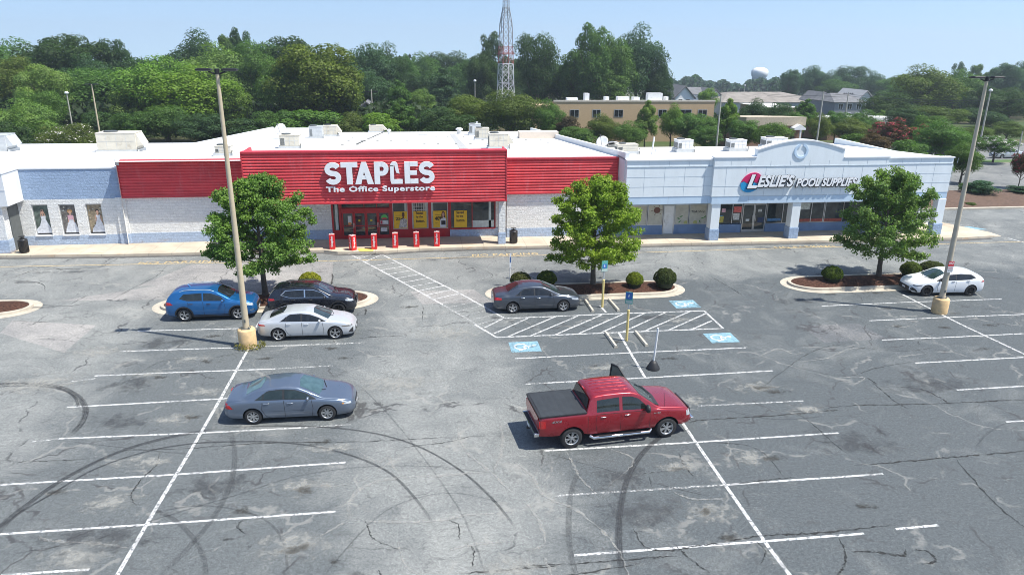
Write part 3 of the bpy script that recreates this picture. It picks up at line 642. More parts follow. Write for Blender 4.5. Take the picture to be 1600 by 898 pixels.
for k, (x0, x1, lab) in enumerate(((-26.47,-25.42,'window poster of a dark-haired bride with raised arms, first from the left porch'),(-24.71,-23.66,'window poster of a blond bride with pink bodice among white blossoms, middle tall window'),(-22.97,-21.93,'window poster of a dark-haired bride against gold wall, in the window nearest the red fascia'))):
    t = thing('window_poster', lab, 'poster', ((x0+x1)/2, 53.3, .9), group='bridal posters')
    with under(t): bride((x0+x1)/2+(.05, .08, .15)[k], 1.0, (1.0, .95, .8)[k], k, x0, x1, t)

# === office supply store
T = thing('office_supply_store', 'white store with long red corrugated fascia and red framed entrance', 'store', (-3, 53, 0))
with under(T):
    b = MB(); b.box(-20.3, -11.3, 53.2, 53.5, .87, 3.5); b.box(-11.3, -6.25, 53.0, 53.5, .87, 3.5); b.box(-20.9, -20.25, 53.08, 53.3, .87, 3.46); b.build('wall', STONE_W, T)
    b = MB(); b.box(5.72, 6.5, 52.95, 53.3, .8, 3.5); b.box(6.49, 14.75, 52.4, 52.98, .8, 3.46); b.box(8.0, 11, 52.375, 52.41, 2.75, 2.8); b.build('wall', STONE_W, T)
    b = MB(); b.box(-20.3, -11.3, 53.17, 53.5, 0, .87); b.box(-11.3, -6.25, 52.97, 53.5, 0, .87); b.box(-20.93, -20.27, 53.05, 53.3, 0, .87); b.build('blue_base_course', STONE_LB, T)
    b = MB(); b.box(2.3, 6.5, 52.92, 53.3, .1, .74); b.box(6.49, 14.75, 52.37, 52.95, 0, .8); b.build('blue_base_course', STONE_LB, T)
    b = MB(); b.box(-20.2, 14.7, 53.5, 54, 0, 5.6); b.build('inner_wall', DGREY, T)
    # roof sheet sloping to the back, lapped seams, parapets
    b = MB(); ys = [52.2, 60, 70, 80, 95]
    v = []
    for y in ys: v += [(-20.4, y, rz(y)), (14.85, y, rz(y))]
    b.add(v, [(2*i, 2*i+1, 2*i+3, 2*i+2) for i in range(len(ys)-1)]); b.add([(-20.4,95,rz(95)),(14.85,95,rz(95)),(14.85,95,-2),(-20.4,95,-2)], [(1,0,3,2)])
    b.add([(-20.41,52.9,rz(52.9)),(-20.41,110,rz(110)),(-20.41,110,-3),(-20.41,52.9,0)], [(1,0,3,2)])
    b.add([(-20.41,95,rz(95)),(-13,95,rz(95)),(-13,110,rz(110)),(-20.41,110,rz(110))], [(0,1,2,3)])
    b.build('roof', ROOF, T)
    s_ = MB()
    for y in (57.5, 63.2, 69, 75, 81.5, 88): s_.add([(-20.3,y,rz(y)+.012),(14.7,y,rz(y)+.012),(14.7,y+.14,rz(y+.14)+.012),(-20.3,y+.14,rz(y+.14)+.012)], [(0,1,2,3)])
    s_.build('roof_seams', M('roof_seam', (.38,.37,.35), .7), T)
    s_ = MB(); r_ = random.Random(3)
    for k in range(26):
        y = 70+k*.95; x = 6.9-(y-56)*.002 if 0 else -6.1+.06*(y-62); 
        if r_.random() < .75: s_.add([(x,y,rz(y)+.02),(x+.28,y+.05,rz(y)+.02),(x+.33,y+.75,rz(y+.75)+.02),(x+.05,y+.7,rz(y+.7)+.02)], [(0,1,2,3)])
    for y in (69.0, 75, 81.5):
        for k in range(14):
            x = -7+k*1.5+r_.uniform(-.2, .2); s_.add([(x,y,rz(y)+.02),(x+.22,y,rz(y)+.02),(x+.22,y+.6,rz(y+.6)+.02),(x,y+.6,rz(y+.6)+.02)], [(0,1,2,3)])
    s_.build('roof_patches', M('roof_dark_patch', (.12,.12,.11), .8), T)
    s_ = MB(); s_.add([(3.6,59,rz(59)+.016),(4.3,59,rz(59)+.016),(4.6,88,rz(88)+.016),(4.0,88,rz(88)+.016)], [(0,1,2,3)]); s_.add([(.3,85,rz(85)+.016),(1.3,85,rz(85)+.016),(1.3,88,rz(88)+.016),(.3,88,rz(88)+.016)], [(0,1,2,3)]); s_.build('walk_pad', M('roof_walk_pad', (.40,.40,.39), .8), T)
    b = MB()                                             # right-hand parapet, a raised wall falling with the roof
    for (y0, y1) in ((50.6, 62), (62, 95)):
        b.add([(14.75,y0,rz(y0)+.42),(15.05,y0,rz(y0)+.42),(15.05,y1,rz(y1)+.42),(14.75,y1,rz(y1)+.42),(14.75,y0,rz(y0)-1.5),(15.05,y0,rz(y0)-1.5),(15.05,y1,rz(y1)-1.5),(14.75,y1,rz(y1)-1.5)],
              [(0,1,2,3),(0,3,7,4),(1,5,6,2),(0,4,5,1),(3,2,6,7)])
    b.build('parapet', WHITE_P, T)
    b = MB(); b.box(-20.45, -20.2, 52.9, 53.1, 5.9, 6.1); b.add([(-20.5,53,6.14),(-20.25,53,6.14),(-20.25,110,rz(110)+.14),(-20.5,110,rz(110)+.14),(-20.5,53,5.7),(-20.25,53,5.7),(-20.25,110,rz(110)-.4),(-20.5,110,rz(110)-.4)], [(0,1,2,3),(1,5,6,2),(0,3,7,4),(0,4,5,1)]); b.build('left_parapet', WHITE_P, T)
    b = MB(); b.box(10.9, 15.1, 77.5, 79, 2, 5.05); b.build('roof_hatch_house', M('cream_panel', (.66,.57,.48), .7, var=.05), T)
    # fascias
    corr('red_fascia', -20.45, -11.42, 53.04, 3.46, 6.02, T); corr('red_fascia', 6.2, 14.72, 52.22, 3.44, 6.03, T, back=.3)
    big = corr('red_fascia', -11.5, 6.2, 50.0, 3.40, 6.93, T, back=.3); big.name = 'sign_fascia'
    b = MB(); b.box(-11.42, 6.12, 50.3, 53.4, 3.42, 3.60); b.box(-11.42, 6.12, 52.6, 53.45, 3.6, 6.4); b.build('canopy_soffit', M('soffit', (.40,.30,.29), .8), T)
    b = MB(); b.box(-11.48, 6.18, 50.25, 50.75, 6.84, 6.935); b.box(-11.47, -11.3, 50.3, 52.7, 3.43, 6.90); b.box(6.05, 6.17, 50.3, 52.0, 3.43, 6.90); b.build('fascia_return', REDT, T)
    b = MB(); b.add([(-11.3,50.75,6.85),(6.05,50.75,6.85),(6.05,53.4,6.0),(-11.3,53.4,6.0)], [(0,1,2,3)]); b.build('canopy_roof', ROOF, T)
    b = MB(); b.box(5.65, 6.18, 50.45, 51.0, .15, 1.0); b.build('pier_base', STONE_LB, T, bevel=.015)
    b = MB(); b.box(5.67, 6.16, 50.47, 50.98, 1.0, 3.41); b.build('pier', STONE_W, T, bevel=.015)
    # entrance front
    dy = 53.0
    b = MB(); b.box(-6.25, 2.3, dy+.0, dy+.12, .15, .80); b.box(-6.25, 2.3, dy, dy+.14, 2.76, 3.42)
    for x0, x1 in ((-6.25,-6.12),(-5.72,-5.55),(-2.06,-1.86),(-.78,-.46),(.72,.95),(2.17,2.34)): b.box(x0, x1, dy-.03, dy+.15, .8, 2.76)
    b.build('red_storefront_frame', RED, T)
    b = MB(); b.box(-6.12, -5.72, dy+.06, dy+.08, .8, 2.76); b.box(2.34, 5.72, dy+.4, dy+.42, .74, 2.8); b.build('dark_glazing', GLASS, T)
    for (x0, x1) in ((-1.86,-.78),(-.46,.72),(.95,2.17)):
        windowset(T, x0, x1, .80, 2.76, dy+.02, .035, ALU)
    o = windowset(T, 2.34, 5.70, .74, 2.80, 52.94, .06, RED, mull=(3.96,)); o.name = 'window'
    b = MB(); b.box(2.34, 5.70, 52.88, 52.96, .70, .78); b.build('sill', RED, o)
    # sliding doors
    d = MB(); d.box(-5.55, -2.06, dy-.14, dy+.0, 2.18, 2.42); d.build('door_header', RED, T)
    for k in range(4):
        x0 = -5.52+k*.865; x1 = x0+.855; yy = dy-.10
        q = MB(); q.box(x0, x1, yy, yy+.07, .17, .42); q.box(x0, x1, yy, yy+.07, 2.06, 2.18); q.box(x0, x0+.09, yy, yy+.07, .42, 2.06); q.box(x1-.09, x1, yy, yy+.07, .42, 2.06); q.box(x0+.09, x1-.09, yy+.005, yy+.06, 1.10, 1.15)
        do = q.build('door', RED, T); q = MB(); q.box(x0+.09, x1-.09, yy+.03, yy+.045, .42, 2.06); q.build('pane', GLASS, do)
        st = MB()
        if k == 0: st.box(x0+.42, x0+.68, yy+.018, yy+.026, 1.32, 1.88)
        if k == 3: st.box(x0+.14, x0+.72, yy+.018, yy+.026, 1.22, 1.50); st.box(x0+.16, x0+.62, yy+.018, yy+.026, .66, .94)
        if st.v: st.build('notice', M('white_notice', (.62,.64,.64), .6, var=.2, vs=9), do)
        if k == 0: q = MB(); q.box(x0+.44, x0+.66, yy+.010, yy+.016, 1.22, 1.40); q.build('notice_strip', M('orange_print', (.70,.28,.08), .6), do)
        if k in (1, 2): q = MB(); q.box(x0+.30, x0+.44, yy+.018, yy+.026, 1.45, 1.58); q.build('door_sticker', M('yellow_sticker', (.62,.50,.03), .6), do)
        if k == 3:
            q = MB(); q.add(*disc(0, 0, .25, .001, 0, 3.15, 0, 16)); me = q.mesh('x')
            q2 = MB(); q2.add([(x0+.44+v_.co.x, yy+.022, 1.66+v_.co.y*1.1) for v_ in me.vertices], [tuple(p.vertices) for p in me.polygons]); q2.build('door_sticker', M('green_print', (.10,.50,.12), .6), do)
            q = MB(); q.box(x0+.27, x0+.60, yy+.019, yy+.0265, 1.58, 1.70); q.box(x0+.16, x0+.30, yy+.010, yy+.017, 1.24, 1.48); q.build('door_sticker', M('dark_red_print', (.45,.02,.05), .6), do)
        q = MB(); q.box(x0+(.80 if k % 2 == 0 else .02), x0+(.83 if k % 2 == 0 else .05), yy-.04, yy, 1.0, 1.35); q.build('handle', ALU, do)
    o = windowset(T, -5.55, -2.06, 2.42, 2.76+.55, dy-.01, .05, RED, mull=(-3.9,-3.0)); o.name = 'transom_window'
    # blinds and curtains behind the panes show through as pale bands
    for x0, x1 in ((-6.0,-5.80),(-1.0,-.84),(-.42,-.34),(.46,.66),(.98,1.10)):
        b = MB(); b.box(x0, x1, dy-.004 if x0 < -5 else dy+.036, dy+.055, .84, 2.72); b.build('curtain', CURTAIN, T)
    b = MB(); b.box(5.2, 5.38, 52.955, 52.965, .82, 2.74); b.box(3.99, 5.60, 52.955, 52.962, .82, 1.35); b.build('curtain', CURTAIN, T)
    b = MB()
    for k in range(5): b.box(-.30+k*.17, -.27+k*.17, dy+.03, dy+.045, 2.05, 2.74)
    for z in (2.2, 2.45): b.box(-.34, .46, dy+.025, dy+.04, z, z+.03)
    b.build('shelf_grid', WHITEM, T)
    # lettering
    def word(txt, x0, x1, z0, z1, y, off, name, mat, shear=0, space=1.0, ext=.07, parent=T):
        me = fit_text(text_mesh(txt, extrude=ext, offset=off, shear=shear, space=space), x0, x1, z0, z1, y)
        return link(name, me, mat, parent)
    # heavy block capitals built from stroke outlines
    H0, H1 = 4.74, 6.22; hh = H1-H0; tk = .36
    def poly(name, pts, y0=49.80, y1=49.95, mat=WHITEL):
        b = MB(); b.xprism(pts, y0, y1); return b.build(name, [mat], T)
    def Sletter(x0, x1):
        cx = (x0+x1)/2; rx = (x1-x0)/2-tk/2; n = 14; c = []
        zt = H1-.35*hh/1.42; zb_ = H0+.36*hh/1.42; rz_ = (H1-tk/2*.9-(H0+tk/2*.9))/4; zu = H1-tk*.45-rz_; zl = H0+tk*.45+rz_
        for i in range(n+1): a = R(20+ (270-20)*i/n); c.append((cx+rx*math.cos(a), zu+rz_*math.sin(a)))
        for i in range(1, n+1): a = R(90-(90+160)*i/n); c.append((cx+rx*math.cos(a), zl+rz_*math.sin(a)))
        b = MB(); L_ = []; R_ = []
        for i, p in enumerate(c):
            a = Vector(c[max(i-1, 0)]); d = (Vector(c[min(i+1, len(c)-1)])-a).normalized(); nn = Vector((-d.y, d.x))*tk*.47
            L_.append((p[0]+nn.x, p[1]+nn.y)); R_.append((p[0]-nn.x, p[1]-nn.y))
        for i in range(len(c)-1): b.xprism([L_[i], R_[i], R_[i+1], L_[i+1]], 49.80, 49.95)
        return b.build('sign_letter', WHITEL, T)
    Sletter(-6.14, -5.06)
    x = -5.06; poly('sign_letter', [(x,H1),(x+1.10,H1),(x+1.10,H1-.34),(x+.74,H1-.34),(x+.74,H0),(x+.36,H0),(x+.36,H1-.34),(x,H1-.34)][::-1])
    x = -4.16; b = MB(); b.xprism([(x,H0),(x+.40,H0),(x+.78,H1),(x+.46,H1)], 49.80, 49.95); b.xprism([(x+1.24,H0),(x+.84,H0),(x+.46,H1-.001),(x+.78,H1-.001)][::-1], 49.81, 49.94); b.box(x+.3, x+.95, 49.82, 49.93, H0+.32, H0+.6); b.build('sign_letter', WHITEL, T)
    x = -2.86; b = MB(); b.box(x, x+.37, 49.80, 49.95, H0, H1); n = 12; cx, cz = x+.52, H1-.46; L_ = [(x+.3, H1), ]; 
    for i in range(n): 
        a0 = R(90-180*i/n); a1 = R(90-180*(i+1)/n)
        b.xprism([(cx+.44*math.cos(a1),cz+.46*math.sin(a1)),(cx+.44*math.cos(a0),cz+.46*math.sin(a0)),(cx+.12*math.cos(a0),cz+.15*math.sin(a0)),(cx+.12*math.cos(a1),cz+.15*math.sin(a1))][::-1], 49.80, 49.95)
    b.box(x+.36, cx+.01, 49.805, 49.945, H1-.31, H1); b.box(x+.36, cx+.01, 49.805, 49.945, H1-.92, H1-.61); b.build('sign_letter', WHITEL, T)
    x = -1.80; b = MB(); b.box(x, x+.25, 49.80, 49.95, H0+.2, H1-.22); b.box(x+.255, x+.82, 49.80, 49.95, H0, H0+.30)   # the bent-staple L
    b.xprism([(x,H0+.199),(x+.06,H0),(x+.254,H0+.0),(x+.254,H0+.199)], 49.80, 49.95); n = 8
    for i in range(n):
        a0 = R(180-150*i/n); a1 = R(180-150*(i+1)/n); cx, cz = x+.27, H1-.27
        b.xprism([(cx+.27*math.cos(a0),cz+.29*math.sin(a0)),(cx+.27*math.cos(a1),cz+.29*math.sin(a1)),(cx+.05*math.cos(a1),cz+.06*math.sin(a1)),(cx+.05*math.cos(a0),cz+.06*math.sin(a0))], 49.80, 49.95)
    b.xprism([(x+.40,H1-.72),(x+.62,H1-.80),(x+.50,H1-.13),(x+.30,H1-.24)], 49.801, 49.948); b.build('sign_letter', WHITEL, T)
    x = -.84; b = MB(); b.box(x, x+.37, 49.80, 49.95, H0, H1); b.box(x+.36, x+.90, 49.80, 49.95, H1-.31, H1); b.box(x+.36, x+.84, 49.80, 49.95, H0+.59, H0+.88); b.box(x+.36, x+.92, 49.80, 49.95, H0, H0+.31); b.build('sign_letter', WHITEL, T)
    Sletter(.12, 1.20)
    word('The Office Superstore', -6.12, 1.2, 4.12, 4.60, 49.90, .035, 'sign_lettering', WHITEL, space=1.12, ext=.05)

# posters hanging in the windows
def poster(x, w_, z0, z1, y, lab, big=None, small=None, fig=None):
    t = thing('sale_poster', lab, 'poster', (x+w_/2, y, z0), group='yellow window posters')
    with under(t):
        b = MB(); b.box(x, x+w_, y-.012, y-.004, z0, z1); b.build('sheet', YEL, t)
        if big: link('print', fit_text(text_mesh(big, offset=.03), x+.12, x+.12+.56*w_, z1-.72, z1-.42, y-.016), BLK, t)
        if small:
            for i, s_ in enumerate(small): link('print', fit_text(text_mesh(s_, offset=.03), x+.18, x+.18+w_*(.56,.52,.66)[i], z0+1.02-.30*i, z0+1.24-.30*i, y-.016), BLK, t)
            b = MB(); b.box(x+.18, x+.7*w_, y-.015, y-.0125, z0+1.5, z0+1.52); b.box(x+.18, x+.55*w_, y-.015, y-.0125, z0+1.42, z0+1.44); b.build('small_print', BLK, t)
        else: b = MB(); b.box(x+.12, x+.66*w_, y-.015, y-.0125, z1-.30, z1-.275); b.box(x+.12, x+.34*w_, y-.015, y-.0125, z0+.36, z0+.375); b.build('small_print', BLK, t)
        if fig is not None:
            cx = x+w_*(.76 if fig else .70); skin = SKIN if fig else M('brown_skin_print', (.12,.055,.03), .6)
            b = MB(); b.xprism([(cx+.10*math.cos(a*.6283), z0+.98+.15*math.sin(a*.6283)) for a in range(10)], y-.018, y-.0135)
            b.box(cx-.04, cx+.05, y-.017, y-.013, z0+.72, z0+.86); b.build('portrait_face', skin, t)
            b = MB(); b.xprism([(cx+(.13 if fig else .10)*math.cos(a*.6283), z0+(1.02 if fig else 1.10)+(.20 if fig else .09)*math.sin(a*.6283)) for a in range(10)], y-.0165, y-.0132)
            if fig: b.box(cx-.14, cx-.05, y-.0164, y-.0133, z0+.7, z0+1.0); b.box(cx+.05, cx+.15, y-.0164, y-.0133, z0+.62, z0+1.0)
            b.build('portrait_hair', HAIRD if not fig else M('brown_hair_print', (.07,.03,.02), .6), t)
            b = MB(); b.xprism([(cx-.36 if not fig else cx-.25,z0+.03),(min(cx+.32, x+w_-.02),z0+.03),(min(cx+.24, x+w_-.03),z0+.68),(cx+.05,z0+.76),(cx-.22,z0+.62)], y-.019, y-.0172); b.build('portrait_shirt', M('striped_shirt_print', (.50,.48,.44), .6, var=.6, vs=14) if not fig else GOWN, t)
            if fig: b = MB(); b.box(cx-.16, cx+.16, y-.021, y-.0193, z0+.2, z0+.52); b.build('tablet_print', BLK, t)
poster(-1.79, .98, .86, 2.12, 52.99, 'yellow 25 cent sale poster with a man in a striped shirt, beside the doors', '25¢', fig=0)
poster(-.36, .96, .86, 2.12, 52.99, 'yellow lettered poster in front of the white shelf grid', small=('Saved', 'by the', 'button.'))
poster(1.08, .98, .86, 2.12, 52.99, 'yellow 40 percent sale poster with a long-haired woman holding a tablet', '40%', fig=1)
poster(2.62, .96, .86, 2.12, 52.92, 'yellow lettered poster in the wide window over the blue base', small=('Saved', 'by the', 'button.'))

# === pool store (right)
T = thing('pool_supply_store', 'pale blue stucco store front with arched parapet on square pillars', 'store', (27.5, 52, 0))
with under(T):
    b = MB(); b.box(14.8, 21.2, 50.2, 50.55, 3.45, 5.62); b.box(14.8, 40.0, 50.6, 52.4, 5.0, 5.3); b.box(14.8, 15.15, 50.55, 52.5, 2.9, 6.06); b.box(34.6, 40.05, 50.2, 50.55, 3.45, 5.62); b.box(39.75, 40.05, 50.55, 66, 2.9, 5.6); b.build('fascia', STUCCO, T)
    b = MB(); b.box(14.8, 21.2, 50.21, 50.5, 2.9, 3.45); b.box(34.6, 40.05, 50.21, 50.5, 2.9, 3.45); b.box(21.2, 34.6, 49.93, 50.5, 2.9, 3.43); b.build('lower_fascia_band', STUCCO_B, T)
    b = MB(); b.box(14.8, 21.2, 50.22, 50.55, 5.62, 6.05); b.build('upper_fascia', STUCCO, T); b = MB(); b.box(34.6, 40.05, 50.22, 50.55, 5.62, 6.02); b.build('upper_fascia', STUCCO, T)
    # projecting centre with stepped, arched top
    arc_ = [(24.30+i*(31.0-24.30)/24, 6.74+.66*math.sin(math.pi*i/24)) for i in range(25)]
    b = MB(); b.xprism([(21.15,3.43),(34.6,3.43),(34.6,6.14),(31.0,6.14)]+arc_[::-1]+[(24.30,6.2),(21.15,6.27)], 49.92, 50.40); b.build('arched_parapet', STUCCO, T)
    b = MB(); n = 24
    for i in range(n): (xa, za), (xb_, zb_) = arc_[i], arc_[i+1]; b.xprism([(xa,za+.002),(xb_,zb_+.002),(xb_,zb_+.09),(xa,za+.09)], 49.86, 50.5)
    b.box(21.10, 24.28, 49.87, 50.5, 6.235, 6.31); b.box(31.02, 34.65, 49.87, 50.5, 6.145, 6.23); b.box(14.75, 21.1, 50.15, 50.7, 6.052, 6.13); b.box(34.65, 40.1, 50.15, 50.7, 6.022, 6.10)
    b.box(14.75, 15.2, 50.7, 52.6, 6.062, 6.13); b.build('parapet_cap', WHITE_P, T)
    gr = MB()
    for y_, xa, xb_ in ((50.19, 14.82, 21.15), (49.91, 21.17, 34.58), (50.19, 34.62, 40.03)):
        gr.box(xa, xb_, y_-.018, y_+.02, 5.585, 5.635)
        gr.box(xa, xb_, y_+.002, y_+.02, 4.87, 4.885) if y_ > 50 else None; gr.box(xa, xb_, y_+.0, y_+.02, 4.18, 4.192); gr.box(xa, xb_, y_+.0, y_+.02, 3.44, 3.462)
    for k in range(17):
        x = 16.1+k*1.5; y_ = 50.192 if x < 21.1 or x > 34.6 else 49.912
        gr.box(x, x+.014, y_, y_+.02, 3.46, 5.58); 
        if k % 2: gr.box(x+.4, x+.414, y_+.014 if y_ > 50 else y_+.012, y_+.03, 2.92, 3.44)
        gr.box(x+.3, x+.314, y_+(.02 if y_ > 50 else 0), y_+.04, 5.64, 6.0)
    gr.build('panel_joints', M('joint_grey', (.42,.48,.53), .8), T)  # thin grey strips mark the joints between panels
    # ring ornament on the arch
    b = MB(); me = None; n = 28; cx, cz = 27.6, 6.66
    for i in range(n):
        a0 = R(105+330*i/n); a1 = R(105+330*(i+1)/n)
        b.xprism([(cx+.54*math.cos(a0),cz+.54*math.sin(a0)),(cx+.54*math.cos(a1),cz+.54*math.sin(a1)),(cx+.38*math.cos(a1),cz+.38*math.sin(a1)),(cx+.38*math.cos(a0),cz+.38*math.sin(a0))][::-1], 49.86, 49.93)
    b.build('ring_ornament', STUCCO_B, T)
    # roof
    v = [(15.05,50.6,5.75),(39.9,50.6,5.75),(39.9,66,4.9),(15.05,66,4.9)]
    b = MB(); b.add(v, [(0,1,2,3)]); b.add([(39.75,50.6,6.0),(40.05,50.6,6.0),(40.05,67.5,4.85+.0),(39.75,67.5,4.85),(39.75,50.6,5),(40.05,50.6,3),(40.05,67.5,0),(39.75,67.5,4)], [(0,1,2,3),(1,5,6,2),(0,3,7,4)])
    b.add([(15.05,66,4.9),(39.9,66,4.9),(39.9,66,0),(15.05,66,0)], [(1,0,3,2)]); b.build('roof', ROOF, T)
    b = MB(); q_ = at(1252, 219, 79); b.add([(31.0,50.42,6.10),(39.8,50.7,6.04),(40.3,67.8,4.9),(q_.x,79,q_.z),(28.0,50.46,6.6)], [(0,1,2,3,4)]); b.build('roof_apron', ROOF, T)
    # recessed shop wall
    sy = 52.15
    b = MB(); b.box(14.8, 18.40, sy, sy+.2, .15, .88); b.box(19.30, 24.70, sy, sy+.2, .15, .88); b.box(26.65, 39.7, sy, sy+.2, .15, .82); b.build('blue_stall_riser', BLUEB, T)
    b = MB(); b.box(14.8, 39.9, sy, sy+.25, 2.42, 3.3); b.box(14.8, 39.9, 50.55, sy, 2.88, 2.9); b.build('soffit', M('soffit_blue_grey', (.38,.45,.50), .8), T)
    b = MB(); b.box(39.4, 39.7, sy, 66, 0, 4.9); b.box(14.8, 39.4, 52.6, 52.8, 0, 3); b.build('side_wall', STUCCO, T)
    PAP = M('papered_glass', (.50,.48,.40), .8, var=.12, vs=3)
    papered = []
    for x0, x1 in ((15.3,17.15),(17.2,18.38),(19.33,20.42),(20.46,21.85),(21.88,22.6)):
        o = windowset(T, x0, x1, .88, 2.42, sy+.02, .04, ALU, gm=PAP, name='papered_window'); papered.append(o)
    # scribbles on the paper: a cup, leaves, tea shop lettering
    b = MB(); b.xprism([(17.92+.26*math.cos(a*.5236), 2.02+.24*math.sin(a*.5236)) for a in range(12)], sy+.038, sy+.045)
    for k in range(6): a = k*1.05; b.xprism([(17.92+.2*math.cos(a), 2.02+.2*math.sin(a)),(17.92+.5*math.cos(a+.1), 2.02+.42*math.sin(a+.1)),(17.92+.46*math.cos(a+.2), 2.02+.4*math.sin(a+.2))], sy+.035, sy+.042)
    b.build('flower_drawing', M('brown_print', (.14,.06,.04), .7), papered[1])
    r_ = random.Random(8)
    for cx, cz in ((19.75,1.1),(19.65,1.35),(19.85,1.5),(21.35,1.1),(21.55,1.35),(21.75,1.45)):
        b = MB(); a = r_.uniform(0, 3); k = 0; b.xprism([(cx-.16*math.cos(a), cz-.16*math.sin(a)),(cx+.05*math.sin(a), cz-.05*math.cos(a)),(cx+.16*math.cos(a), cz+.16*math.sin(a)),(cx-.05*math.sin(a), cz+.05*math.cos(a))], sy+.036-.002*k, sy+.043-.002*k); b.build('leaf_drawing', M('leaf_print', (.06,.22,.05), .7), papered[2])
    for cx in (20.25, 21.0): b = MB(); b.xprism([(cx+.17*math.cos(a*.5236), 1.02+.15*math.sin(a*.5236)) for a in range(12)], sy+.036, sy+.045); b.build('fruit_drawing', M('olive_print', (.42,.42,.16), .7), papered[3])
    link('window_lettering', fit_text(text_mesh('TEA Shop', extrude=.003, offset=.0), 20.62, 21.72, 1.72, 1.95, sy+.04), BLK, papered[3])
    b = MB(); b.box(18.42, 18.50, sy-.02, sy+.1, .15, 2.3); b.box(19.22, 19.30, sy-.02, sy+.1, .15, 2.3); b.box(18.42, 19.30, sy-.02, sy+.1, 2.3, 2.42); b.build('door_frame', ALU, T)
    b = MB(); b.box(18.50, 19.22, sy+.01, sy+.06, .17, 2.3); d = b.build('door', WHITEM, T); b = MB(); b.box(18.55, 18.58, sy-.04, sy+.01, 1.1, 1.3); b.build('handle', ALU, d)
    windowset(T, 22.65, 24.68, .82, 2.42, sy+.02, .05, ALU, mull=(23.9,))
    windowset(T, 26.68, 28.9, .80, 2.42, sy+.02, .05, ALU, mull=(28.0,)); windowset(T, 28.95, 31.4, .80, 2.42, sy+.02, .05, ALU, mull=(30.35,)); windowset(T, 31.45, 35.2, .80, 2.42, sy+.02, .05, ALU, mull=(33.0,)); windowset(T, 35.25, 39.3, .80, 2.42, sy+.02, .05, ALU, mull=(37.0,))
    for k in range(2):
        x0 = 24.74+k*.945; x1 = x0+.935; q = MB()
        q.box(x0, x0+.07, sy, sy+.07, .17, 2.40); q.box(x1-.07, x1, sy, sy+.07, .17, 2.40); q.box(x0+.07, x1-.07, sy, sy+.07, .17, .38); q.box(x0+.07, x1-.07, sy, sy+.07, 2.30, 2.40)
        do = q.build('door', ALU, T); q = MB(); q.box(x0+.07, x1-.07, sy+.03, sy+.045, .38, 2.30); q.build('pane', GLASS, do)
        q = MB(); q.box(x0+(.80 if k == 0 else .10), x0+(.83 if k == 0 else .13), sy-.05, sy, 1.0, 1.5); q.build('handle', ALU, do)
        q = MB(); q.box(x0+.30, x0+.60, sy+.018, sy+.026, 1.0+.75*k, 1.2+.75*k); q.build('notice', M('white_notice', (.62,.64,.64), .6), do)
    # things standing in the windows
    for (x0, x1, z0, z1, nm, c_) in ((23.05,23.35,1.75,2.05,'pink_notice',(.6,.35,.42)),(24.0,24.62,1.72,2.18,'red_notice',(.66,.13,.12)),(24.0,24.5,1.15,1.66,'white_notice_b',(.62,.62,.6)),(22.75,23.25,.95,1.45,'yellow_display',(.5,.42,.08)),(22.72,23.2,1.45,1.5,'blue_display',(.10,.28,.45)),
        (26.8,27.9,1.0,1.2,'blue_stock',(.08,.22,.42)),(29.4,30.2,1.85,2.35,'pale_notice',(.48,.52,.50)),(29.2,33,.88,1.10,'red_stock',(.34,.07,.05)),(26.0,26.5,.9,1.3,'dark_stock',(.03,.05,.12))):
        b = MB(); b.box(x0, x1, sy+.025, sy+.045, z0, z1); b.build('window_display', M(nm, c_, .6, var=.3, vs=8), T)
    # pillars
    for k, x0 in enumerate((21.30, 27.55, 33.85, 39.40)):
        b = MB(); b.box(x0, x0+.66, 50.0+(.15 if k == 3 else 0), 50.72, 1.0, 2.91); b.build('pillar', STUCCO, T, bevel=.01)
        b = MB(); b.box(x0-.05, x0+.71, 49.95+(.15 if k == 3 else 0), 50.77, .14, 1.0); b.build('pillar_base', STONE_B, T, bevel=.02)
    # sign
    def word2(txt, x0, x1, z0, z1, off, name, shear=.28, space=1.0):
        me = fit_text(text_mesh(txt, extrude=.07, offset=off*1.8, shear=shear, space=space), x0-.05, x1+.05, z0-.05, z1+.05, 49.82); o = link(name+'_edge', me, BLACKS, T)
        me = fit_text(text_mesh(txt, extrude=.02, offset=off, shear=shear, space=space), x0-.06, x1-.04, z0+.03, z1+.06, 49.72); link(name, me, WHITEL, T)
    word2('L', 23.75, 24.50, 4.02, 4.98, .035, 'sign_lettering'); word2("ESLIE'S", 24.52, 27.30, 4.10, 4.93, .035, 'sign_lettering', space=1.02); word2('POOL SUPPLIES', 27.50, 32.2, 4.08, 4.66, .035, 'sign_lettering', space=1.06)
    def wave(top):
        cx, cz = 24.05, 4.45; sg = 1 if top else -1
        e = [(cx+.85*math.cos(a)*.92+.18*math.sin(a), cz+.72*math.sin(a)) for a in [sg*math.pi*i/16 for i in range(17)]]
        wv = [(cx-.85*.92+ (2*.85*.92)*i/10, cz+.09*math.sin(i*1.4)+sg*.03) for i in range(11)]
        pts = e+wv[1:-1]
        if not top: pts = pts[::-1]
        b = MB(); b.xprism(pts, 49.84, 49.915); return b
    wave(True).build('logo_disc', M('magenta_acrylic', (.60,.02,.13), .4, var=.05), T); wave(False).build('logo_disc', M('sea_blue_acrylic', (.02,.30,.60), .4, var=.05), T)

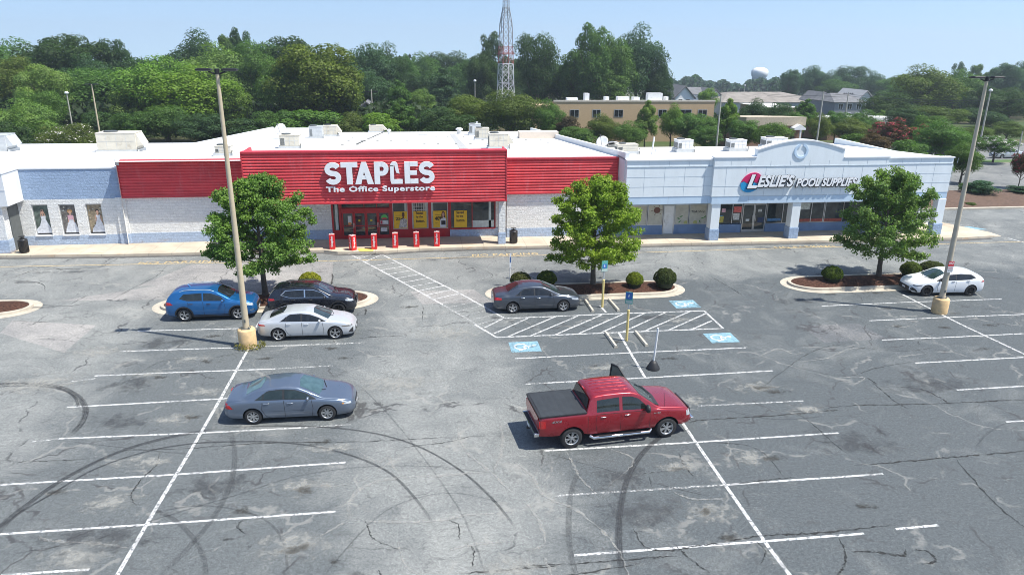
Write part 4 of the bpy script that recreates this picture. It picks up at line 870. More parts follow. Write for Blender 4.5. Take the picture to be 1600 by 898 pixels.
# ------------------------------------------------------------ rooftop equipment
def ac(loc, w_, d_, h_, lab, kind=0, mat=None, rz_=0):
    t = thing('rooftop_air_conditioner', lab, 'air conditioner', loc, rz_, group='rooftop air conditioners'); mat = mat or CREAM
    b = MB(); b.box(-w_/2-.12, w_/2+.12, -d_/2-.12, d_/2+.12, -.35, .12); b.build('curb', LGREY, t)
    b = MB(); b.box(-w_/2, w_/2, -d_/2, d_/2, .12, h_); 
    b.box(-w_/2-.03, w_/2+.03, -d_/2-.03, d_/2+.03, h_, h_+.05); o = b.build('housing', mat, t, bevel=.015)
    s_ = MB()
    for k in range(1, 4): s_.box(-w_/2+w_*k/4-.012, -w_/2+w_*k/4+.012, -d_/2-.008, -d_/2+.01, .18, h_-.04)
    s_.box(-w_/2+.1, w_/2-.1, -d_/2-.010, -d_/2+.01, h_*.55, h_*.55+.02); s_.build('panel_seam', LGREY, o)
    g_ = MB()
    for k in range(7): z = .22+(h_-.4)*k/7; g_.box(-w_/2-.02, -w_/2+.01, -d_/2+.08, d_/2-.08, z, z+(h_-.4)/7*.6)
    if kind != 1:
        for k in range(7): z = .22+(h_-.4)*k/7; g_.box(-w_/2+.06, -w_/2+w_*.24, -d_/2-.02, -d_/2+.01, z, z+(h_-.4)/7*.6)
    g_.build('louvre', DGREY, t)
    if kind in (0, 1): b = MB(); b.xprism([(w_/2+.002,h_*.25),(w_/2+.5,h_*.35),(w_/2+.05,h_*.98),(w_/2+.002,h_*.98)], -d_/2+.08, d_/2-.08); b.build('intake_hood', mat, t)
    b = MB(); b.cyl((-w_*.2, 0), d_*.32, h_+.05, h_+.14, 20); b.build('fan_guard', DGREY, t)
    b = MB(); b.tube([(w_/2+.1,-d_/2-.2,-.1),(w_/2+.1,-d_/2-.2,.3),(w_/2+.1,-d_/2,.3)], .03); b.build('conduit', DGREY, t)
    return t
ZL = lambda y: 5.5-.067*(y-53.75)
def roofpt(px, py, z0=6.0, sl_=.067, y0=53):
    d = ray(px, py); t = (z0+sl_*y0-CH)/(d.z+sl_*d.y); return (d.x*t, d.y*t, CH+d.z*t+.1)
ac(roofpt(190, 236, 5.5, .067, 53.75), 3.3, 1.8, 1.55, 'large cream unit with sloping hood on the low roof at left', 1)
ac(roofpt(0, 236, 5.5, .067, 53.75), 2.2, 1.8, 1.35, 'grey unit cut by the left edge of the picture', 1, LGREY)
ac(roofpt(351, 243), 1.15, .8, .62, 'small weathered box unit behind the left red fascia', 2)
ac(roofpt(455, 231), 1.65, 1.2, 1.0, 'plain cream unit nearest the left end of the tall red sign', 3)
ac(roofpt(495, 216), 1.35, 1.2, 1.15, 'grey caged unit paired with a cream box on the main roof', 2, LGREY)
ac(roofpt(517, 212.5), 1.5, 1.2, 1.05, 'cream box standing right behind the grey caged unit', 1)
ac(roofpt(588, 207), 1.7, 1.1, .75, 'small cream unit at the far middle edge of the roof', 1)
ac(roofpt(742, 211), 1.3, 1.0, 1.15, 'slim grey unit farthest back at the right of the main roof', 2, LGREY)
ac(roofpt(753, 218), 1.4, 1.1, 1.05, 'middle cream unit of the three at the right of the main roof', 3)
ac(roofpt(778, 232), 1.6, 1.2, 1.15, 'largest looking cream unit just behind the right end of the red sign', 1)
ac(roofpt(978, 239, 5.75, .05, 50.6), 1.75, 1.0, .62, 'low cream unit beside the big satellite dish', 2)
ac(roofpt(1067, 236, 5.75, .05, 50.6), 1.35, 1.1, .85, 'white unit on a tall curb, first along the pale roof', 3, WHITEM)
ac(roofpt(1149, 235, 5.75, .05, 50.6), 1.45, 1.1, .80, 'white unit on a tall curb, beside the bare grey pole', 3, WHITEM)
ac(roofpt(1208, 231, 5.75, .05, 50.6), 2.0, 1.2, .80, 'white unit partly hidden by the arched parapet', 3, WHITEM)
def dish(loc, r, lab, az):
    t = thing('satellite_dish', lab, 'satellite dish', loc, az, group='satellite dishes')
    b = MB(); b.lathe([(0.001, 0), (r*.5, .03*r), (r*.85, .12*r), (r, .19*r), (r, .21*r), (r*.85, .15*r), (.001, .04)], n=28, axis='y')
    me = b.mesh('reflector'); o = link('reflector', me, WHITEM, t); o.rotation_euler = (R(-32)+math.pi, 0, 0); o.location = (0, 0, r+.35)
    for p in me.polygons: p.use_smooth = True
    b = MB(); b.tube([(0,0,-.3),(0,.1,r+.3)], .045); b.box(-.5, .5, -.5, .5, -.35, -.2); b.build('mast', LGREY, t)
    b = MB(); b.tube([(0,-.1,r*.2+.35),(0,-r*1.0,r+.9)], .02); b.cyl((0,-r*1.0), .06, r+.85, r+1.0); b.build('feed_arm', DGREY, t)
dish((-14.1, 80.5, rz(80.5)), .62, 'white round satellite dish at the far left of the main roof', R(-20))
dish((15.7, 61.0, 5.15), .52, 'white tilted satellite dish beside the low cream roof unit', R(-35))
def vent(loc, r, h_, lab):
    t = thing('roof_vent', lab, 'vent', loc, group='roof vents')
    b = MB(); b.cyl((0,0), r*.6, -.2, h_*.6, 14); b.build('stack', WHITEM, t); b = MB(); b.cyl((0,0), r, h_*.6, h_*.85, 14); b.cyl((0,0), r, h_*.85, h_, 14, r2=r*.3); b.build('cap', WHITEM, t)
vent((-10.0,88,rz(88)), .25, .55, 'small white vent left of the paired roof units'); vent((-3.1,88,rz(88)), .25, .65, 'small white vent left of the far cream unit'); vent((5.2,89,rz(89)), .42, .75, 'broad white vent by the grey walk pad')
t = thing('vent_pipe', 'thin white vertical pipe near the right of the main roof', 'pipe', (8.6*.86,90,rz(90))); b = MB(); b.cyl((0,0), .09, -.1, 1.3, 10); b.build('pipe', WHITEM, t); b = MB(); b.cyl((0,0), .12, 1.3, 1.38, 10); b.build('cap', WHITEM, t)
t = thing('vent_pipe', 'leaning white pipe beside the low cream unit on the pale roof', 'pipe', (19.2,58.3,5.3)); b = MB(); b.tube([(0,0,-.1),(.12,0,1.45)], .07); b.build('pipe', WHITEM, t); b = MB(); b.tube([(.3,0,0),(.3,0,.5)], .08); b.build('short_pipe', WHITEM, t)
# ------------------------------------------------------------ vehicles
def lerp_t(tab, x):
    if x <= tab[0][0]: return tab[0][1]
    for (a, va), (b, vb) in zip(tab, tab[1:]):
        if x <= b: return va+(vb-va)*(x-a)/(b-a)
    return tab[-1][1]
def smooth_t(tab, x, k=.035): return (lerp_t(tab, x-k)+2*lerp_t(tab, x)+lerp_t(tab, x+k)+lerp_t(tab, x-k*2)*.5+lerp_t(tab, x+k*2)*.5)/5
class Car:
    def __init__(s, sp): s.sp = sp; s.L = sp['L']; s.cache = {}
    def ring(s, x):
        k = round(x, 4)
        if k in s.cache: return s.cache[k]
        sp = s.sp; w = sp['W']/2*smooth_t(sp['plan'], x); zt = smooth_t(sp['top'], x, sp.get('k', .035)); zs = min(smooth_t(sp['belt'], x), zt-.03); z0 = smooth_t(sp['bot'], x)
        h = zs-z0; hu = zt-zs; cr_ = sp.get('crown', .045)*min(1, w/.8); yb = .955*w
        yw = yb-sp.get('tumble', .30)*max(0, hu-.08)-.02
        r = min(.085, hu*.45); cr_ = min(cr_, hu*.5)
        p = [(0, z0+.02), (w*.55, z0+.02), (w*.88, z0+.005), (w*.945, z0+.05), (w*.975, z0+.20*h), (w*.995, z0+.40*h), (w*1.0, z0+.58*h), (w*.993, z0+.74*h), (w*.985, z0+.86*h), (w*.972, z0+.95*h), (yb, zs)]
        zc = zt-cr_; 
        p += [(yb+(yw-yb)*.25-.004, zs+(zc-r-zs)*.25), (yb+(yw-yb)*.55, zs+(zc-r-zs)*.6), (yw, zc-r)]
        for t in (.33, .66, 1.0):
            a = t*math.pi/2; p.append((yw-r*1.1*(1-math.cos(a)), zc-r+(r+cr_*.12)*math.sin(a)))
        y1, z1 = p[-1]
        for t in (.2, .42, .65, .85, 1.0):
            y = y1*(1-t); p.append((y, zt-(zt-z1)*(y/max(y1, .01))**2))
        s.cache[k] = p; return p
    def side(s, x, z):                       # half width at (x, z), outer wall
        p = s.ring(x)[2:17]
        if z <= p[0][1]: return p[0][0]
        for (y0, za), (y1, zb) in zip(p, p[1:]):
            if za <= z <= zb: return y0+(y1-y0)*((z-za)/max(zb-za, 1e-6))
        return p[-1][0]
    def topz(s, x, y):
        p = s.ring(x)[13:]; y = abs(y)
        for (ya, za), (yb, zb) in zip(p, p[1:]):
            if yb <= y <= ya: return za+(zb-za)*((ya-y)/max(ya-yb, 1e-6))
        return p[0][1]
    def body(s, root, mat, dark):
        n = 84; sp = s.sp; xs = [s.L*i/n for i in range(n+1)]
        xs = sorted(set([0, .015, .04]+[round(x, 4) for x in xs[1:-1]]+[s.L-.04, s.L-.015, s.L])); b = MB(); rings = []
        for x in xs:
            p = s.ring(x); rings.append([(x, -y, z) for y, z in p]+[(x, y, z) for y, z in p[-2:0:-1]])
        m_ = len(rings[0]); v = [q for r_ in rings for q in r_]
        f = [(j*m_+i, j*m_+(i+1) % m_, (j+1)*m_+(i+1) % m_, (j+1)*m_+i) for j in range(len(xs)-1) for i in range(m_)]
        f += [tuple(range(m_))[::-1], tuple((len(xs)-1)*m_+i for i in range(m_))]
        me = bpy.data.meshes.new('body'); me.from_pydata(v, [], [q[::-1] for q in f]); me.update(); me.materials.append(mat); me.materials.append(dark)
        bm = bmesh.new(); bm.from_mesh(me); bmesh.ops.recalc_face_normals(bm, faces=bm.faces); bm.to_mesh(me); bm.free()
        o = bpy.data.objects.new('body', me); COL.objects.link(o)
        c = MB(); W2 = sp['W']/2
        for wx in sp['wheels']:
            for sg in (-1, 1):
                rr = sp['arch']; nn = 30; pts = [(wx+rr*math.cos(2*math.pi*i/nn), sp['wr']+.015+rr*math.sin(2*math.pi*i/nn)) for i in range(nn)]
                y0, y1 = sorted((sg*(W2-.34), sg*(W2+.3))); c.xprism(pts, y0, y1, 0)
        cm = c.mesh('cut'); cm.materials.append(dark); co = bpy.data.objects.new('cut', cm); COL.objects.link(co)
        md = o.modifiers.new('b', 'BOOLEAN'); md.operation = 'DIFFERENCE'; md.object = co; md.solver = 'EXACT'
        try: md.material_mode = 'TRANSFER'
        except Exception: pass
        bpy.context.view_layer.update(); dg = bpy.context.evaluated_depsgraph_get()
        me2 = bpy.data.meshes.new_from_object(o.evaluated_get(dg), preserve_all_data_layers=True, depsgraph=dg)
        bpy.data.objects.remove(o); bpy.data.objects.remove(co)
        me2.name = 'body'
        for p in me2.polygons: p.use_smooth = True
        me2.set_sharp_from_angle(angle=R(33))
        ob = bpy.data.objects.new('body', me2); COL.objects.link(ob); ob.parent = root; return ob
    def patch(s, name, mat, parent, lower, upper, off=.004, side=-1, n=14, rows=5, parm='side'):
        def res(poly, n):
            d = [0]
            for a, b in zip(poly, poly[1:]): d.append(d[-1]+math.dist(a, b))
            out = []
            for i in range(n+1):
                t = d[-1]*i/n
                for k in range(len(poly)-1):
                    if t <= d[k+1]+1e-9:
                        u = (t-d[k])/max(d[k+1]-d[k], 1e-9); out.append(tuple(poly[k][j]+(poly[k+1][j]-poly[k][j])*u for j in (0, 1))); break
            return out
        lo = res(lower, n); up = res(upper, n); v = []
        for r_ in range(rows+1):
            for i in range(n+1):
                t = r_/rows; a = lo[i][0]+(up[i][0]-lo[i][0])*t; c = lo[i][1]+(up[i][1]-lo[i][1])*t
                if parm == 'side': v.append((a, side*(s.side(a, c)+off), c))
                else: v.append((a, c, s.topz(a, c)+off))
        f = [(j*(n+1)+i, j*(n+1)+i+1, (j+1)*(n+1)+i+1, (j+1)*(n+1)+i) for j in range(rows) for i in range(n)]
        me = bpy.data.meshes.new(name); me.from_pydata(v, [], f); me.update()
        bm = bmesh.new(); bm.from_mesh(me); bmesh.ops.remove_doubles(bm, verts=bm.verts, dist=1e-4); bmesh.ops.recalc_face_normals(bm, faces=bm.faces)
        bm.to_mesh(me); bm.free()
        for p in me.polygons: p.use_smooth = True
        return link(name, me, mat, parent)
    def line(s, b, pts, wd=.012, side=-1, off=.003, n=8):  # thin seam on the side surface
        q = []
        for (a, c), (a2, c2) in zip(pts, pts[1:]):
            for i in range(n): q.append((a+(a2-a)*i/n, c+(c2-c)*i/n))
        q.append(pts[-1]); v = []
        for i, (x, z) in enumerate(q):
            x2, z2 = q[min(i+1, len(q)-1)]; x1, z1 = q[max(i-1, 0)]; d = math.hypot(x2-x1, z2-z1) or 1; nx, nz = -(z2-z1)/d*wd/2, (x2-x1)/d*wd/2
            v += [(x+nx, side*(s.side(x+nx, z+nz)+off), z+nz), (x-nx, side*(s.side(x-nx, z-nz)+off), z-nz)]
        b.add(v, [(2*i, 2*i+1, 2*i+3, 2*i+2) for i in range(len(q)-1)])
def paintmat(name, c, metal=.35, rough=.32):
    g = N(name); g.set(rough, metal, .5, coat=1.0); p = g.objc()
    fl = g.noise(p, 380, 1); dust = g.noise(p, 2.2, 5, .65)
    cc = g.mix(1.0, tuple(c), g.ramp(fl, .3, .7, .90, 1.10), 'MULTIPLY')
    s_ = g.n('SeparateXYZ'); g.L(p, s_.inputs[0])
    low = g.math('MULTIPLY', g.ramp(s_.outputs[2], .15, .60, 1, 0), g.ramp(dust, .35, .7))
    cc = g.mix(g.math('ADD', g.math('MULTIPLY', low, .22), g.math('MULTIPLY', g.ramp(dust, .45, .75), .04)), cc, (.26,.24,.21)); g.col(cc)
    g.inp(g.b, 'Roughness', g.ramp(dust, .3, .75, rough*.85, rough*1.35)); return g.mat
RUBBER = M('tyre_rubber', (.022,.022,.023), .8, var=.2, vs=20, objspace=True); PLAST = M('black_plastic', (.022,.022,.024), .55, objspace=True); WELL = M('wheel_well', (.008,.008,.008), .9)
CHROME = M('chrome', (.66,.67,.68), .16, .95, var=.03); CLAMP = M('headlight_lens', (.50,.53,.55), .10, .25, coat=.8, var=.25, vs=14, objspace=True); TAILR = M('tail_lens', (.42,.008,.010), .16, coat=.8, var=.2, vs=14, objspace=True)
AMBER = M('amber_lens', (.70,.27,.03), .2); ALLOY = M('alloy', (.50,.51,.52), .30, .7, var=.06); DALLOY = M('dark_alloy', (.05,.05,.054), .32, .6, var=.06); BALLOY = M('black_alloy', (.014,.014,.015), .35, .3)
def cglass(name, c, rough=.03):
    g = N(name); g.set(rough, 0, .55, coat=.15); p = g.objc(); g.col(g.mix(g.ramp(g.noise(p, 2.6, 3, .6, .6), .35, .68), tuple(c), tuple(k*1.35+.006 for k in c))); return g.mat
CG_D = cglass('tinted_car_glass', (.010,.012,.014)); CG_B = cglass('windscreen_glass', (.024,.038,.042)); CG_G = cglass('pale_green_car_glass', (.06,.088,.082))
SEAM = M('panel_gap', (.012,.012,.013), .8); PLATE = M('number_plate', (.62,.63,.64), .5)
def wheel(root, x, y, r, wd, side, mat, spokes=5, kind=0, rim=.66):
    w_ = thing('wheel', None, None, (x, y, r)); w_.parent = root
    b = MB(); h = wd/2
    b.lathe([(r*rim, -h), (r*.90, -h*1.04), (r*.975, -h*.86), (r, -h*.6), (r, h*.6), (r*.975, h*.86), (r*.90, h*1.04), (r*rim, h)], n=36, axis='y'); b.build('tyre', RUBBER, w_)
    b = MB(); rr = r*rim; yo = side*h
    prof = [(rr*1.02, side*h*.98), (rr*.94, side*h*.98), (rr*.90, side*h*.70), (rr*.88, side*h*.1)]
    b.lathe(prof, n=32, axis='y'); b.lathe([(rr*.9, side*h*.12), (.001, side*h*.12)], n=32, mi=1, axis='y')
    for k in range(spokes):
        a = 2*math.pi*k/spokes+.3; 
        for da in ((0,) if kind == 0 else (-.15, .15)):
            a0 = a+da*(0.2 if kind == 2 else 1); wa = rr*(.15 if kind == 0 else .075)
            c0 = (rr*.12*math.cos(a0), rr*.12*math.sin(a0)); c1 = (rr*.93*math.cos(a+da), rr*.93*math.sin(a+da)); nx, nz = -math.sin(a+da), math.cos(a+da)
            w0, w1 = wa*.8, wa*(1.15 if kind == 0 else 1.0); ys = sorted((side*h*.62, side*h*.84)); 
            b.xprism([(c0[0]+nx*w0, c0[1]+nz*w0), (c0[0]-nx*w0, c0[1]-nz*w0), (c1[0]-nx*w1, c1[1]-nz*w1), (c1[0]+nx*w1, c1[1]+nz*w1)][::-1], ys[0]+.001*k, ys[1]+.0007*k)
    ys = sorted((side*h*.5, side*h*.93)); b.xprism([(rr*.20*math.cos(i*.5236), rr*.20*math.sin(i*.5236)) for i in range(12)], ys[0], ys[1])
    me = b.mesh('rim'); me.materials.append(mat); me.materials.append(WELL); link('rim', me, [], w_)
    return w_
def build_car(name, label, cat, sp, paint_, loc, rz):
    c = Car(sp); root = thing(name, label, cat, (0, 0, 0)); W2 = sp['W']/2
    body = c.body(root, paint_, WELL)
    for i, wx in enumerate(sp['wheels']):
        for sg in (-1, 1): wheel(root, wx, sg*(W2-sp['tw']/2-.035), sp['wr'], sp['tw'], sg, sp['rim'], sp['spokes'], sp['wk'], sp.get('rimf', .66))
    gl = sp['glass']
    for sg in (-1, 1):
        if sp.get('trim'): 
            lo, up = sp['trim_line']; t_ = c.patch('window_trim', sp['trim'], root, lo, up, .0035, sg, 24, 4)
        for k, (lo, up) in enumerate(sp['side_glass']): c.patch('side_window', gl[0], root, lo, up, .0075, sg)
        for (nm, mt, lo, up) in sp['lamps']: c.patch(nm, mt, root, lo, up, .006, sg, 10, 3)
        b = MB()
        for ln_ in sp['seams']: c.line(b, ln_, .014, sg)
        o = b.build('door_seam', SEAM, root)
        for (hx, hz) in sp['handles']:
            y = sg*(c.side(hx, hz)+.018); b = MB(); b.tube([(hx-.10, y-sg*.012, hz), (hx-.07, y+sg*.006, hz), (hx+.07, y+sg*.006, hz), (hx+.10, y-sg*.012, hz)], .014, 6); b.build('door_handle', sp['handle_mat'], root)
        mx, mz = sp['mirror']; y = c.side(mx, mz); b = MB()
        mm = sp.get('mirror_scale', 1); b.lathe([(.001,-.10*mm),(.055*mm,-.085*mm),(.08*mm,-.03*mm),(.08*mm,.04*mm),(.05*mm,.085*mm),(.001,.10*mm)], n=14, axis='y'); me = b.mesh('mirror')
        o = link('mirror', me, sp.get('mirror_mat', paint_), root, (mx-.02, sg*(y+.13*mm), mz+.05)); o.scale = (.8, 1, 1.0 if mm == 1 else 1.25)
        b = MB(); b.tube([(mx+.02, sg*(y-.03), mz+.0), (mx, sg*(y+.07), mz+.03)], .028, 6); b.build('mirror_arm', PLAST, root)
        # sill / lower cladding and wheel-arch edging
        b = MB()
        if sp.get('clad'):
            for wx in sp['wheels']:
                r0 = sp['arch']-.004; r1 = sp['arch']+sp['clad']; n = 20; v = []
                for i in range(n+1):
                    a = R(-22+224*i/n)
                    for rr in (r0, r1): x = wx+rr*math.cos(a); z = max(.20, sp['wr']+.015+rr*math.sin(a)); v.append((x, sg*(c.side(x, z)+.014), z))
                b.add(v, [(2*i, 2*i+1, 2*i+3, 2*i+2) for i in range(n)])
            x0, x1 = sp['wheels'][0]+sp['arch'], sp['wheels'][1]-sp['arch']; v = []
            for i in range(13):
                x = x0+(x1-x0)*i/12
                for z in (.21, .36): v.append((x, sg*(c.side(x, z)+.014), z))
            b.add(v, [(2*i, 2*i+1, 2*i+3, 2*i+2) for i in range(12)]); b.build('cladding', PLAST, root)
    if sp.get('ws'):
        for nm, mt, lo, up in sp['ws']: c.patch(nm, mt, root, lo, up, .006, 1, 16, 8, 'top')
    sp['extra'](c, root, paint_) if sp.get('extra') else None
    # nose and tail details
    Lx = c.L; zf = sp['front']
    for (nm, mt, x, y0, y1, z0, z1, th) in sp['ends']:
        b = MB(); b.box(x-th, x+th, y0, y1, z0, z1); b.build(nm, mt, root, bevel=min(.012, th*.4))
    # centre the car on its wheelbase
    mid = sum(sp['wheels'])/2; Mx = Matrix.Rotation(rz, 4, 'Z') @ Matrix.Translation((-mid, 0, 0))
    for o in root.children: o.location = (o.location.x-mid, o.location.y, o.location.z)
    root.location = loc; root.rotation_euler = (0, 0, rz); return root
def wipers(c, root, x0, x1, y):
    b = MB()
    for sg in (-1, 1):
        pts = [(x0+(x1-x0)*t+ .10*(1-t), y*sg*.15-.05+t*y*.9*(1 if sg > 0 else -.2), 0) for t in (0, .5, 1)]
        b.tube([(p[0], p[1], c.topz(p[0], p[1])+.022) for p in pts], .011, 6)
    b.build('wiper', PLAST, root)
def sedan(L=4.81, W=1.82, H=1.45, wb=2.74, ro=1.03, variant=0, **kw):
    s = H/1.45; X = lambda x: x*L/4.81; r_ = ro; f_ = ro+wb
    roofpk = kw.get('roofx', 0)
    top = [(0,.80),(.03,.90),(.07,.99*s),(.40,1.055*s),(.66,1.075*s),(1.02,1.245*s),(1.30,1.365*s),(1.62,1.425*s),(2.05,1.45*s),(2.40,1.445*s),(2.72,1.405*s),(3.15,1.225*s),(3.58,1.02*s),(3.72,.985*s),(4.15,.93*s),(4.45,.86*s),(4.66,.775*s),(4.76,.68*s),(4.81,.55)]
    belt = [(0,.74),(.1,.86),(.5,.96),(1.2,.975),(2.4,.955),(3.3,.925),(3.7,.89),(4.2,.82),(4.5,.74),(4.7,.64),(4.81,.48)]
    if variant == 1:   # short boot, fastback roof
        top = [(0,.80),(.03,.90),(.07,1.01),(.30,1.075),(.48,1.085),(.95,1.26),(1.30,1.375),(1.66,1.425),(2.05,1.435),(2.40,1.425),(2.75,1.365),(3.2,1.175),(3.60,1.01),(3.8,.97),(4.2,.90),(4.5,.80),(4.68,.70),(4.77,.62),(4.81,.5)]
    top = [(X(a), b) for a, b in top]; belt = [(X(a), b) for a, b in belt]
    plan = [(0,.78),(.04,.86),(.12,.92),(.35,.965),(.9,.99),(1.5,1),(3.2,1),(3.8,.985),(4.2,.96),(4.45,.915),(4.6,.85),(4.70,.76),(4.77,.64),(4.81,.52)]
    plan = [(X(a), b) for a, b in plan]
    bot = [(0,.36),(.15,.26),(.8,.21),(3.2,.19),(4.4,.19),(4.7,.21),(4.81,.30)]
    bot = [(X(a), b) for a, b in bot]
    sp = dict(L=L, W=W, top=top, belt=belt, plan=plan, bot=bot, wheels=(r_, f_), wr=.325, tw=.215, arch=.372, tumble=.36, crown=.04, front=.3,
        rim=ALLOY, spokes=5, wk=0, glass=(CG_D,), trim=PLAST, handles=((X(1.55),.87*s),(X(2.42),.85*s)), handle_mat=CHROME, mirror=(X(3.12),.97*s), ends=[])
    bl = lambda x: smooth_t(belt, X(x))+.018
    zc = lambda x, d=.10: smooth_t(top, X(x))-d
    sp['trim_line'] = ([(X(1.12),bl(1.12)),(X(2.2),bl(2.2)),(X(3.40),bl(3.40)-.0)], [(X(1.16),bl(1.12)+.02),(X(1.62),zc(1.62,.115)),(X(2.15),zc(2.15,.105)),(X(2.62),zc(2.62,.115)),(X(3.05),zc(3.05,.115)),(X(3.40),bl(3.4)+.01)])
    sp['side_glass'] = [([(X(1.20),bl(1.2)+.02),(X(1.42),bl(1.42)+.02)], [(X(1.24),bl(1.2)+.035),(X(1.44),zc(1.44,.18))]),
        ([(X(1.46),bl(1.46)+.02),(X(2.16),bl(2.16)+.02)], [(X(1.50),zc(1.50,.165)),(X(1.70),zc(1.70,.135)),(X(2.16),zc(2.16,.13))]),
        ([(X(2.24),bl(2.24)+.02),(X(3.28),bl(3.28)+.02)], [(X(2.24),zc(2.24,.13)),(X(2.62),zc(2.62,.14)),(X(3.0),zc(3.0,.135)),(X(3.28),bl(3.28)+.03)])]
    sp['ws'] = [('windscreen', CG_B, [(X(3.50),-.66),(X(3.57),-.3),(X(3.59),0),(X(3.57),.3),(X(3.50),.66)], [(X(2.80),-.52),(X(2.73),0),(X(2.80),.52)]),
                ('rear_window', CG_D, [(X(.80),-.56),(X(.74),0),(X(.80),.56)], [(X(1.36),-.47),(X(1.42),0),(X(1.36),.47)])]
    if variant == 1: sp['ws'][1] = ('rear_window', CG_D, [(X(.62),-.56),(X(.56),0),(X(.62),.56)], [(X(1.30),-.47),(X(1.36),0),(X(1.30),.47)])
    sp['seams'] = [[(X(1.42),.93*s),(X(1.38),.62),(X(1.52),.34),(X(1.7),.25)],[(X(2.20),.95*s),(X(2.22),.6),(X(2.22),.24)],[(X(3.22),.92*s),(X(3.27),.6),(X(3.22),.26)],[(X(1.45),.245),(X(3.2),.235)]]
    sp['lamps'] = kw.get('lamps'); sp['ends'] = kw.get('ends', []); sp.update({k: v for k, v in kw.items() if k not in ('lamps', 'ends', 'roofx')})
    return sp
hl = lambda pts: pts
# blue-grey sedan, nearest on the left
P1 = paintmat('steel_blue_car_paint', (.150,.188,.250), .62)
def ex_wip(x0, x1):
    def f(c, root, p): wipers(c, root, x0, x1, .62)
    return f
def ex_acc(c, root, p):
    wipers(c, root, 3.60, 3.55, .62); b = MB()
    for sg in (-1, 1):
        v = []
        for i in range(13):
            x = 1.62+(3.2-1.62)*i/12
            for z in (.50, .535): v.append((x, sg*(c.side(x, z)+.012), z))
        b.add(v, [(2*i, 2*i+1, 2*i+3, 2*i+2) for i in range(12)])
    b.build('side_moulding', p, root)
sp = sedan(lamps=[('headlight', CLAMP, [(4.38,.66),(4.68,.63)], [(4.33,.74),(4.66,.70)]), ('indicator', AMBER, [(4.36,.665),(4.42,.66)], [(4.34,.72),(4.42,.72)]), ('tail_light', TAILR, [(.03,.70),(.34,.68)], [(.03,.90),(.16,.885)])],
    ends=[('grille', PLAST, 4.80, -.36, .36, .52, .60, .03), ('lower_intake', PLAST, 4.79, -.42, .42, .26, .40, .03), ('number_plate', PLATE, 4.835, -.16, .16, .36, .46, .006), ('number_plate', PLATE, -.008, -.16, .16, .72, .83, .006), ('tail_light', TAILR, .0, .45, .66, .72, .86, .02), ('rear_bumper_strip', P1, .0, -.68, .68, .48, .60, .03)],
    extra=ex_acc, spokes=7, wk=1, glass=(cglass('grey_green_glass', (.016,.026,.026)),))
sp['ws'][0] = ('windscreen', cglass('teal_windscreen', (.045,.085,.095)))+sp['ws'][0][2:]; sp['ws'][1] = ('rear_window', cglass('teal_rear_glass', (.07,.12,.125)))+sp['ws'][1][2:]  # teal base colour stands in for the sky reflected in the glass
build_car('parked_car', 'steel blue four-door sedan parked alone across the left bay divider', 'car', sp, P1, (-5.08, 26.50, 0), R(0), )
# silver-white compact sedan
P2 = paintmat('silver_white_car_paint', (.58,.60,.62), .35)
sp = sedan(4.63, 1.78, 1.435, 2.70, .98, 1, lamps=[('headlight', M('dark_headlight_lens', (.20,.18,.15), .12, .3, coat=.8), [(4.05,.66),(4.52,.63)], [(4.00,.70),(4.50,.71)]), ('tail_light', TAILR, [(.03,.80),(.42,.81)], [(.03,.88),(.36,.86)]), ('bumper_trim', PLAST, [(4.32,.34),(4.54,.30)], [(4.42,.48),(4.55,.58)])],
    ends=[('grille', PLAST, 4.62, -.46, .46, .28, .52, .025), ('number_plate', PLATE, 4.648, -.15, .15, .36, .46, .006), ('number_plate', PLATE, -.008, -.16, .16, .60, .71, .006)], extra=ex_wip(3.46, 3.40), rim=ALLOY, spokes=5, wk=1, handle_mat=P2, rimf=.74)
sp['wr'] = .33
build_car('parked_car', 'silver white compact sedan parked just right of the left lamp post', 'car', sp, P2, (-5.56, 34.78, 0), R(-1))
# dark grey sedan at the middle island
P3 = paintmat('gunmetal_car_paint', (.065,.078,.10), .6)
sp = sedan(4.81, 1.82, 1.47, 2.775, 1.02, 0, lamps=[('headlight', CLAMP, [(4.28,.68),(4.66,.62)], [(4.22,.79),(4.62,.71)]), ('tail_light', TAILR, [(.03,.76),(.40,.78)], [(.03,.93),(.42,.90)])],
    ends=[('grille', PLAST, 4.80, -.36, .36, .50, .60, .03), ('lower_intake', PLAST, 4.79, -.46, .46, .26, .42, .03), ('number_plate', PLATE, 4.835, -.16, .16, .36, .46, .006), ('number_plate', PLATE, -.008, -.16, .16, .72, .83, .006)], extra=ex_wip(3.60, 3.55), spokes=5, wk=0, handle_mat=CHROME)
build_car('parked_car', 'dark grey sedan parked against the middle planted island', 'car', sp, P3, (6.28, 37.42, 0), R(0))
